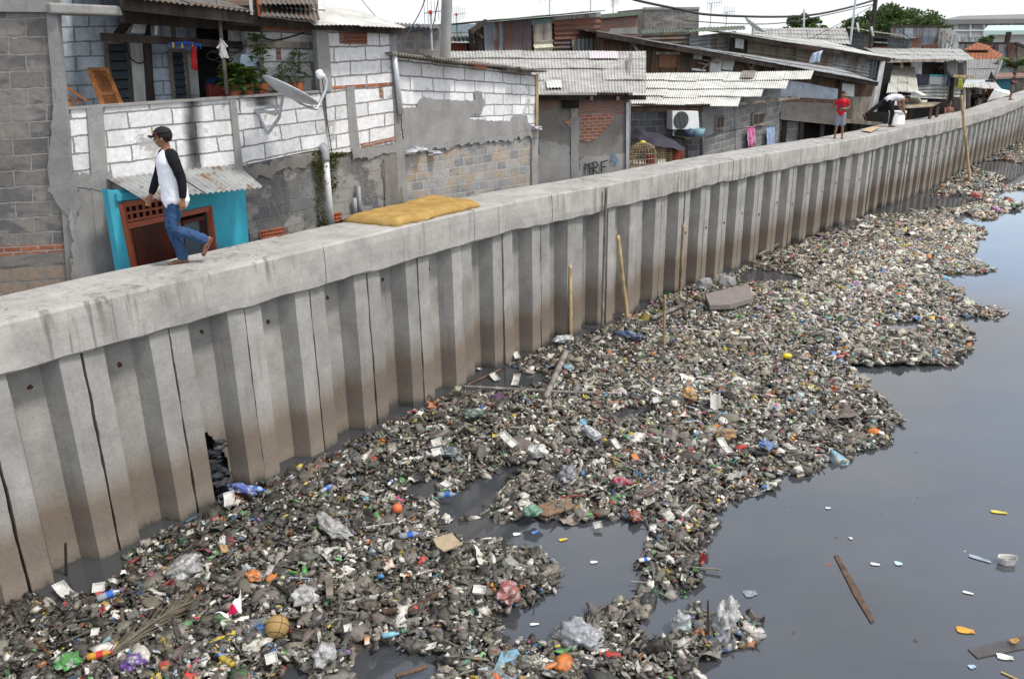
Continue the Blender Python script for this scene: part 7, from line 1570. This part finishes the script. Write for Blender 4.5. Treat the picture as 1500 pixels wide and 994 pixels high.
# ---- foam boxes
def foambox(px, py, s, rz, lab, z=.16, open_=True):
    c = atz(px, py, z); s *= .8; px_ = 0; t = thing('foam_box', lab, 'foam box', (c.x, c.y, z), 'white foam food boxes'); m3 = Matrix.Rotation(rz, 3, 'Z') @ Matrix.Rotation(.2+.2*math.sin(px), 3, 'X') @ Matrix.Rotation(.15*math.cos(py), 3, 'Y')
    def tray(cc, mm, name):
        mb = MB(); O = [(-1,-1),(1,-1),(1,1),(-1,1)]; V = [(x*.8, y*.8, 0) for x, y in O]+[(x*1.0, y*1.0, .5) for x, y in O]+[(x*.9, y*.9, .5) for x, y in O]+[(x*.72, y*.72, .1) for x, y in O]
        mb.v = [tuple(cc+mm@(Vector(v)*s*.5)) for v in V]; mb.f = [(3,2,1,0),(12,13,14,15)]+[(k, (k+1) % 4, 4+(k+1) % 4, 4+k) for k in range(4)]+[(4+k, 4+(k+1) % 4, 8+(k+1) % 4, 8+k) for k in range(4)]+[(8+k, 8+(k+1) % 4, 12+(k+1) % 4, 12+k) for k in range(4)]; mb.build(name, MT['foamw'], t, bevel=.004)
    tray(c, m3, 'tray')
    if open_: tray(c+m3@Vector((0, s*1.02, .02)), m3 @ Matrix.Rotation(.3, 3, 'X'), 'lid')
for a in ((727,556,.15,.4,'open foam box floating in the dark pool, left of its twin',.02), (755,562,.16,-.3,'open foam box floating in the dark pool, right of its twin',.02), (803,566,.10,.2,'small closed foam cup shaped box at the pool edge by the thick pole',.03,False), (702,541,.10,.6,'small foam box floating closest to the piles',.02,False), (758,524,.14,.2,'grey edged foam box against the piles above the dark pool',.1),
          (641,650,.20,.3,'foam box on the litter, upper one of a pair left of centre',.2,False), (641,664,.20,.32,'foam box on the litter, lower one of a pair left of centre',.19,False), (749,650,.18,.9,'torn foam box left of the irregular white chunk',.2), (962,587,.16,.1,'bright white square foam box above the small black pool',.22,False), (702,866,.17,-.1,'closed foam box just left of the red net bag',.18,False),
          (876,770,.13,.15,'white foam box floating at the top edge of the large pool',.05,False), (653,711,.16,.9,'foam tray beside the dark water patch',.18,False), (98,872,.17,.9,'open foam box on black water at the lower left',.02), (145,862,.16,.3,'foam tray just right of the black water at the lower left',.12,False), (337,738,.17,.3,'greyish foam box by the foot of the broken pile',.16), (510,960-40,.10,.3,'small foam piece right of the basketball',.17,False), (1064,660,.17,.5,'large white foam piece left of the outer litter edge',.22), (905,540+115,.12,.5,'foam piece at the centre of the litter',.2), (398,965,.14,.4,'oval foam tray below the basketball',.16,False), (140,676+250,.1,.2,'tiny foam piece at the far lower left',.14,False)): foambox(*a)
# white chunk
# ---- bottles
def bottle(px, py, L, rz, mat, lab, band, z=.15, tilt=.1):
    c = atz(px, py, z); d = Vector((math.cos(rz), math.sin(rz), math.sin(tilt))); t = thing('plastic_bottle', lab, 'bottle', (c.x, c.y, z), 'plastic bottles on the litter'); mb = MB(); r = L*.16
    mb.lathe(c-d*L/2, [(r*.6,0),(r,.02*L),(r,.25*L),(r*.9,.3*L),(r,.35*L),(r,.7*L),(r*.4,.9*L),(r*.4,.96*L)], 12, axis=tuple(d)); mb.build('bottle', mat, t, smooth=True); mb = MB(); mb.lathe(c-d*L/2+d*.4*L, [(r*1.02,0),(r*1.02,.28*L)], 12, axis=tuple(d), caps=False); mb.build('band', band, t, smooth=True); mb = MB(); mb.lathe(c+d*L*.45, [(r*.46,0),(r*.46,.07*L)], 10, axis=tuple(d)); mb.build('cap', band, t)
pb = M('clear_plastic', .15, .5); pb.col((.42,.46,.48)); pb.b.inputs['Transmission Weight'].default_value = .45; pb = pb.m; blu = simple('blue_label', (.04,.13,.45), .4); redl = simple('red_label', (.5,.04,.04), .4); grn = simple('green_label', (.05,.3,.08), .4)
for a in ((160,870,.24,.5,pb,'clear bottle with a blue band on the lower left litter',blu), (600,783,.24,.1,pb,'clear bottle with a blue band below the orange ball',blu), (655,724,.24,-.1,pb,'clear bottle with a blue band beside the black water patch',blu), (375,716,.26,-.4,simple('pale_blue_plastic', (.30,.42,.62), .3),'crushed pale blue bottle by the broken pile',blu), (478,715,.2,.9,pb,'upright leaning clear bottle near the piles',blu), (572,929,.16,.1,simple('aqua_plastic', (.20,.40,.48), .35),'aqua wrapped bottle near the bottom of the litter',simple('aqua_band', (.25,.5,.58), .4)), (945,819,.14,.1,MT['white'],'small white tub with a blue and red band at the pool\'s right shore',blu), (146,958,.22,.2,simple('orange_bottle', (.5,.25,.03), .4),'orange bottle with a red band at the bottom left',redl), (572,706,.12,1.2,MT['white'],'white cup with a blue red print on the upper litter',blu), (918,640,.16,2.2,pb,'clear crushed bottle in the centre right litter',grn), (1136,655-60,.16,1.0,simple('steel_blue', (.1,.2,.4), .4),'blue tin lying left of the blue wrapper',redl)): bottle(*a)
# ---- bags and cloths, each its own crumpled mesh
def bag(px, py, sx_, sy_, sz_, col, lab, seed, z=.16, rough=.45, cat='plastic bag', name='plastic_bag', amp=.55):
    c = atz(px, py, z); v, f = ico(4); mb = MB(); rot = Matrix.Rotation(seed*1.3, 3, 'Z')
    for q in v:
        p = Vector(q); k = 1+amp*noise.noise(p*1.6+Vector((seed*3.,0,0)))+amp*.45*noise.noise(p*3.7+Vector((0,seed*3.,0)))+amp*.5*abs(noise.noise(p*5+Vector((0,0,seed))))-amp*.25*abs(noise.noise(p*11+Vector((0,0,seed))))
        w_ = Vector((p.x*sx_, p.y*sy_, max(-.35, p.z)*sz_))*k; mb.v.append(tuple(c+rot@w_))
    mb.f = [tuple(q) for q in f.tolist()]; o = mb.build(name, col if not isinstance(col, tuple) else film('film_%d' % seed, col, seed, rough), None, smooth=True); tag(o, lab, cat, 'bags and rags on the litter'); return o
bag(745,869,.16,.10,.09,(.36,.10,.09),'faded red net bag at the shore of the large pool',1,.15,.6); bag(848,930,.24,.16,.10,(.30,.31,.33),'translucent grey bag at the lower shore of the large pool',2,.12,.3); bag(1063,905,.15,.10,.20,(.46,.47,.46),'bright torn white bag on the litter spit',3,.12); bag(998,912,.10,.09,.10,(.40,.44,.43),'second smaller pale bag on the litter spit',4,.1)
bag(1105,933,.10,.05,.03,(.28,.27,.25),'small grey lump drifting just off the litter spit',5,.01); bag(1010,576,.14,.10,.08,(.52,.27,.07),'orange paper crumpled in the middle distance',6,.24,.8); bag(788,662,.15,.08,.10,(.58,.57,.53),'irregular white plastic chunk right of centre',7,.2); bag(270,830,.2,.14,.10,(.24,.24,.23),'translucent grey bag on the lower left litter',8,.15,.3)
bag(488,772,.32,.10,.05,(.40,.39,.37),'long white torn sheet on the litter below the piles',9,.18); bag(690,607,.16,.10,.07,(.04,.09,.06),'dark green net bundle near the piles',10,.2,.8); bag(658,625+37,.1,.12,.05,(.06,.10,.11),'dark teal sheet right of the paired foam boxes',11,.18); bag(780,748,.10,.09,.06,(.12,.30,.20),'pale green film beside the brown cardboard',12,.17); bag(832,718-25,.16,.1,.1,(.16,.17,.19),'grey striped bag above the large pool',13,.18)
bag(921,491,.30,.09,.08,(.04,.08,.19),'blue jeans coloured rag in the litter by the grey pole',14,.18,.9,'rag','blue_rag'); bag(825,496,.2,.12,.06,(.42,.46,.46),'pale milky sheet lying against the piles by the bamboo post',15,.15); bag(866,633,.22,.07,.05,(.56,.57,.58),'white torn sheet in the centre of the litter',16,.22); bag(1064,637,.14,.05,.1,(.42,.26,.11),'tan banana stem standing out of the litter',17,.22,.8,'plant scrap','banana_stem')
bag(1122,651,.12,.08,.04,(.05,.19,.50),'bright blue wrapper near the outer litter edge',18,.22); bag(355,716,.22,.07,.05,(.10,.15,.45),'blue and pink wrapper in front of the broken pile',19,.16); bag(372,842,.07,.1,.03,(.60,.18,.03),'bright orange wrapper above the basketball',20,.17); bag(100,968,.12,.1,.04,(.05,.26,.05),'green wrapper at the bottom left corner',21,.14); bag(195,970,.09,.08,.07,(.12,.05,.24),'purple cup at the bottom left',22,.14)
bag(475,958,.13,.1,.08,(.38,.38,.37),'grey white bag right of the oval foam tray',23,.15); bag(445,873,.12,.1,.1,(.44,.43,.41),'whitish bag above right of the basketball',24,.15); bag(1470,690-437,.1,.1,.1,(.3,.3,.3),'x',25) if False else None
bag(1429,290-3,.22,.14,.12,(.50,.09,.05),'large red and white bag on the far litter tongue',26,.12); bag(1477,294,.22,.12,.10,(.48,.06,.03),'red bag at the far outer tip of the litter',27,.1); bag(1457,308,.16,.12,.10,(.30,.05,.22),'pink and blue bag near the far outer tip',28,.1); bag(1386,854-545,.1,.1,.1,(.3,.3,.3),'x',29) if False else None
bag(930,755,.10,.06,.05,(.26,.05,.03),'dark red wrapper at the pool\'s top right shore',30,.08); bag(910,705,.13,.05,.04,(.42,.05,.09),'crimson torn wrapper above the pool',31,.2); bag(955,715,.3,.06,.03,(.10,.06,.05),'long brown strip right of the crimson wrapper',32,.17,.8); bag(512,675+0,.1,.08,.06,(.05,.05,.05),'x',33) if False else None
# red white cloth
fl = MB(); A4 = [atz(x, y, z) for x, y, z in ((312,899,.17),(333,903,.17),(354,900,.18),(352,864,.36))]; m = M('red_white_cloth', .8, .2); u_ = m.new('ShaderNodeSeparateXYZ'); m.set(u_, 0, m.tc.outputs['UV']); k_ = m.math('ABSOLUTE', m.math('SUBTRACT', m.math('ADD', u_.outputs[0], m.math('MULTIPLY', u_.outputs[1], .55)), .78)); m.col(m.mix(m.ramp(k_, [(.12, 0.0), (.14, 1.0)]), (.55,.015,.08), (.68,.68,.67)))
fl.grid(14, 10, lambda u, v: A4[0].lerp(A4[2], u).lerp(A4[1].lerp(A4[3], min(1,u*1.1)), v)+Vector((0,0,.03*math.sin(u*9+v*4)+.02*noise.noise(Vector((u*5,v*5,1))))), lambda u, v: (u, v)); o = fl.build('red_white_cloth', m.m, None, smooth=True); s_ = o.modifiers.new('s','SOLIDIFY'); s_.thickness = .004; tag(o, 'crimson and white cloth peaked on the litter upper left of the basketball', 'cloth')
# palm frond half sunk
mb = MB(); rr = random.Random(3); a0, a1 = atz(150,965,.12), atz(275,880,.14)
for k in range(70):
    t_ = k/70; p = a0.lerp(a1, t_); d = (a1-a0).normalized(); sd_ = Vector((-d.y, d.x, 0))*(1 if k % 2 else -1); q = p+(d*.8+sd_*.35).normalized()*rr.uniform(.25,.5)+Vector((0,0,rr.uniform(-.02,.05))); w_ = sd_.normalized()*.008; mb.poly([p-w_, q, p+w_])
mb.tube([a0, a0.lerp(a1,.5)+Vector((0,0,.03)), a1], [.02,.016,.008], 6); o = mb.build('palm_frond', simple('dead_frond', (.13,.115,.08), .8, .4), None); tag(o, 'dead brown palm frond matted into the lower left litter', 'palm frond')
# ---- floating scraps in open water
yel = simple('yellow_wrapper', (.55,.44,.05), .4, .3); 
def scrap(px, py, w_, h_, rz, mat, lab, cat='wrapper', name='floating_wrapper', z=.006):
    c = atz(px, py, z); m3 = Matrix.Rotation(rz, 3, 'Z'); mb = MB(); mb.grid(4, 3, lambda u, v: c+m3@Vector(((u-.5)*w_, (v-.5)*h_*(1+.3*math.sin(u*5)), .006+.012*noise.noise(Vector((u*4,v*4,px)))))); o = mb.build(name, mat, None); s_ = o.modifiers.new('s','SOLIDIFY'); s_.thickness = .004; tag(o, lab, cat, 'scraps floating in the open water')
scrap(1414,923,.16,.08,-.3,simple('orange_yellow_wrapper', (.62,.30,.03), .4, .4),'orange yellow wrapper floating above the wide dark plank'); scrap(1463,750,.18,.05,-.3,yel,'olive yellow leaf-like scrap at the right edge of the open water'); scrap(1282,826,.10,.04,-.3,MT['cream'],'small pale card left of its twin near the drifting plank'); scrap(1316,825,.08,.06,-.2,simple('blue_white_card', (.45,.60,.70), .4),'small blue white card right of its twin near the drifting plank')
scrap(1435,818,.22,.05,-.7,simple('pale_film', (.30,.36,.40), .3),'translucent strip left of the white paper boat shape'); scrap(1099,869,.14,.09,.2,simple('clear_film', (.20,.24,.27), .25),'faint clear film floating right of the litter spit'); scrap(1213,744,.06,.03,0,MT['white'],'tiny white flake alone in the open water'); scrap(1246,788,.04,.04,.5,MT['cream'],'tiny pinkish flake above the drifting plank'); scrap(1472,962,.14,.07,-.3,simple('white_yellow_pack', (.55,.55,.45), .4, .4),'white and yellow packet below the wide dark plank'); scrap(1486,938,.10,.05,.4,simple('dry_leaf', (.33,.18,.05), .6),'orange brown leaf resting on the wide dark plank','leaf','dry_leaf',.04)
scrap(1480,990,.16,.02,-.8,simple('straw', (.38,.26,.12), .6),'thin tan straw at the bottom right corner','straw','straw'); scrap(1424,976,.07,.04,.2,simple('light_blue_bit', (.3,.42,.55), .4),'pale blue fragment near the bottom right'); scrap(1418,868,.1,.03,-.5,MT['white'],'narrow white fragment in the right hand water'); scrap(870,823,.08,.04,.1,MT['cream'],'cream card floating in the middle of the large pool'); scrap(757,782,.09,.05,.2,MT['white'],'white scrap floating near the top left of the large pool'); scrap(783,914,.09,.03,.1,MT['white'],'narrow white scrap in the lower part of the large pool'); scrap(825,790,.1,.04,.3,yel,'multicoloured wrapper in the upper large pool'); scrap(784,779,.1,.04,.6,simple('blue_bit', (.08,.18,.42), .4),'blue scrap right of the white scrap in the large pool')
scrap(395,300+0,.0,.0,0,MT['white'],'x') if False else None
# white paper boat shape
c = atz(1475,824,.0); bo = MB(); K = [(-.12,.0),(-.06,-.07),(.07,-.06),(.12,.02),(.06,.05),(-.07,.06)]; bo.v = [tuple(c+Vector((x*.8,y*.8,.0))) for x, y in K]+[tuple(c+Vector((x,y,.08))) for x, y in K]+[tuple(c+Vector((x*.9,y*.88,.07))) for x, y in K]+[tuple(c+Vector((x*.7,y*.7,.012))) for x, y in K]
bo.f = [tuple(range(6))[::-1], tuple(range(18,24))]+[(k, (k+1) % 6, 6+(k+1) % 6, 6+k) for k in range(6)]+[(6+k, 6+(k+1) % 6, 12+(k+1) % 6, 12+k) for k in range(6)]+[(12+k, 12+(k+1) % 6, 18+(k+1) % 6, 18+k) for k in range(6)]; o = bo.build('floating_tray', MT['foamw'], None); tag(o, 'white boat shaped food tray floating at the right edge', 'tray')
# debris tumbling out of the hole in the pile
g = G2[HOLE]; hp = g+(G2[HOLE+1]-g)*.25-outw(HOLE)*.32; mb = MB(); rr = random.Random(5); v, f = TPL['lump'][1]
for k in range(60):
    z = rr.uniform(-.1,.75); c = Vector((hp.x, hp.y, z))+Vector((rr.gauss(0,.12), rr.gauss(0,.12), 0)); i = len(mb.v); s_ = rr.uniform(.04,.1); mb.v += [tuple(c+Vector(q)*s_) for q in v]; mb.f += [tuple(i+j for j in q) for q in f.tolist()]
o = mb.build('hole_debris', simple('dark_debris', (.05,.055,.06), .6, .7, 12, .5), None); tag(o, 'dark rotten debris packed inside the broken pile', 'debris', kind='stuff')
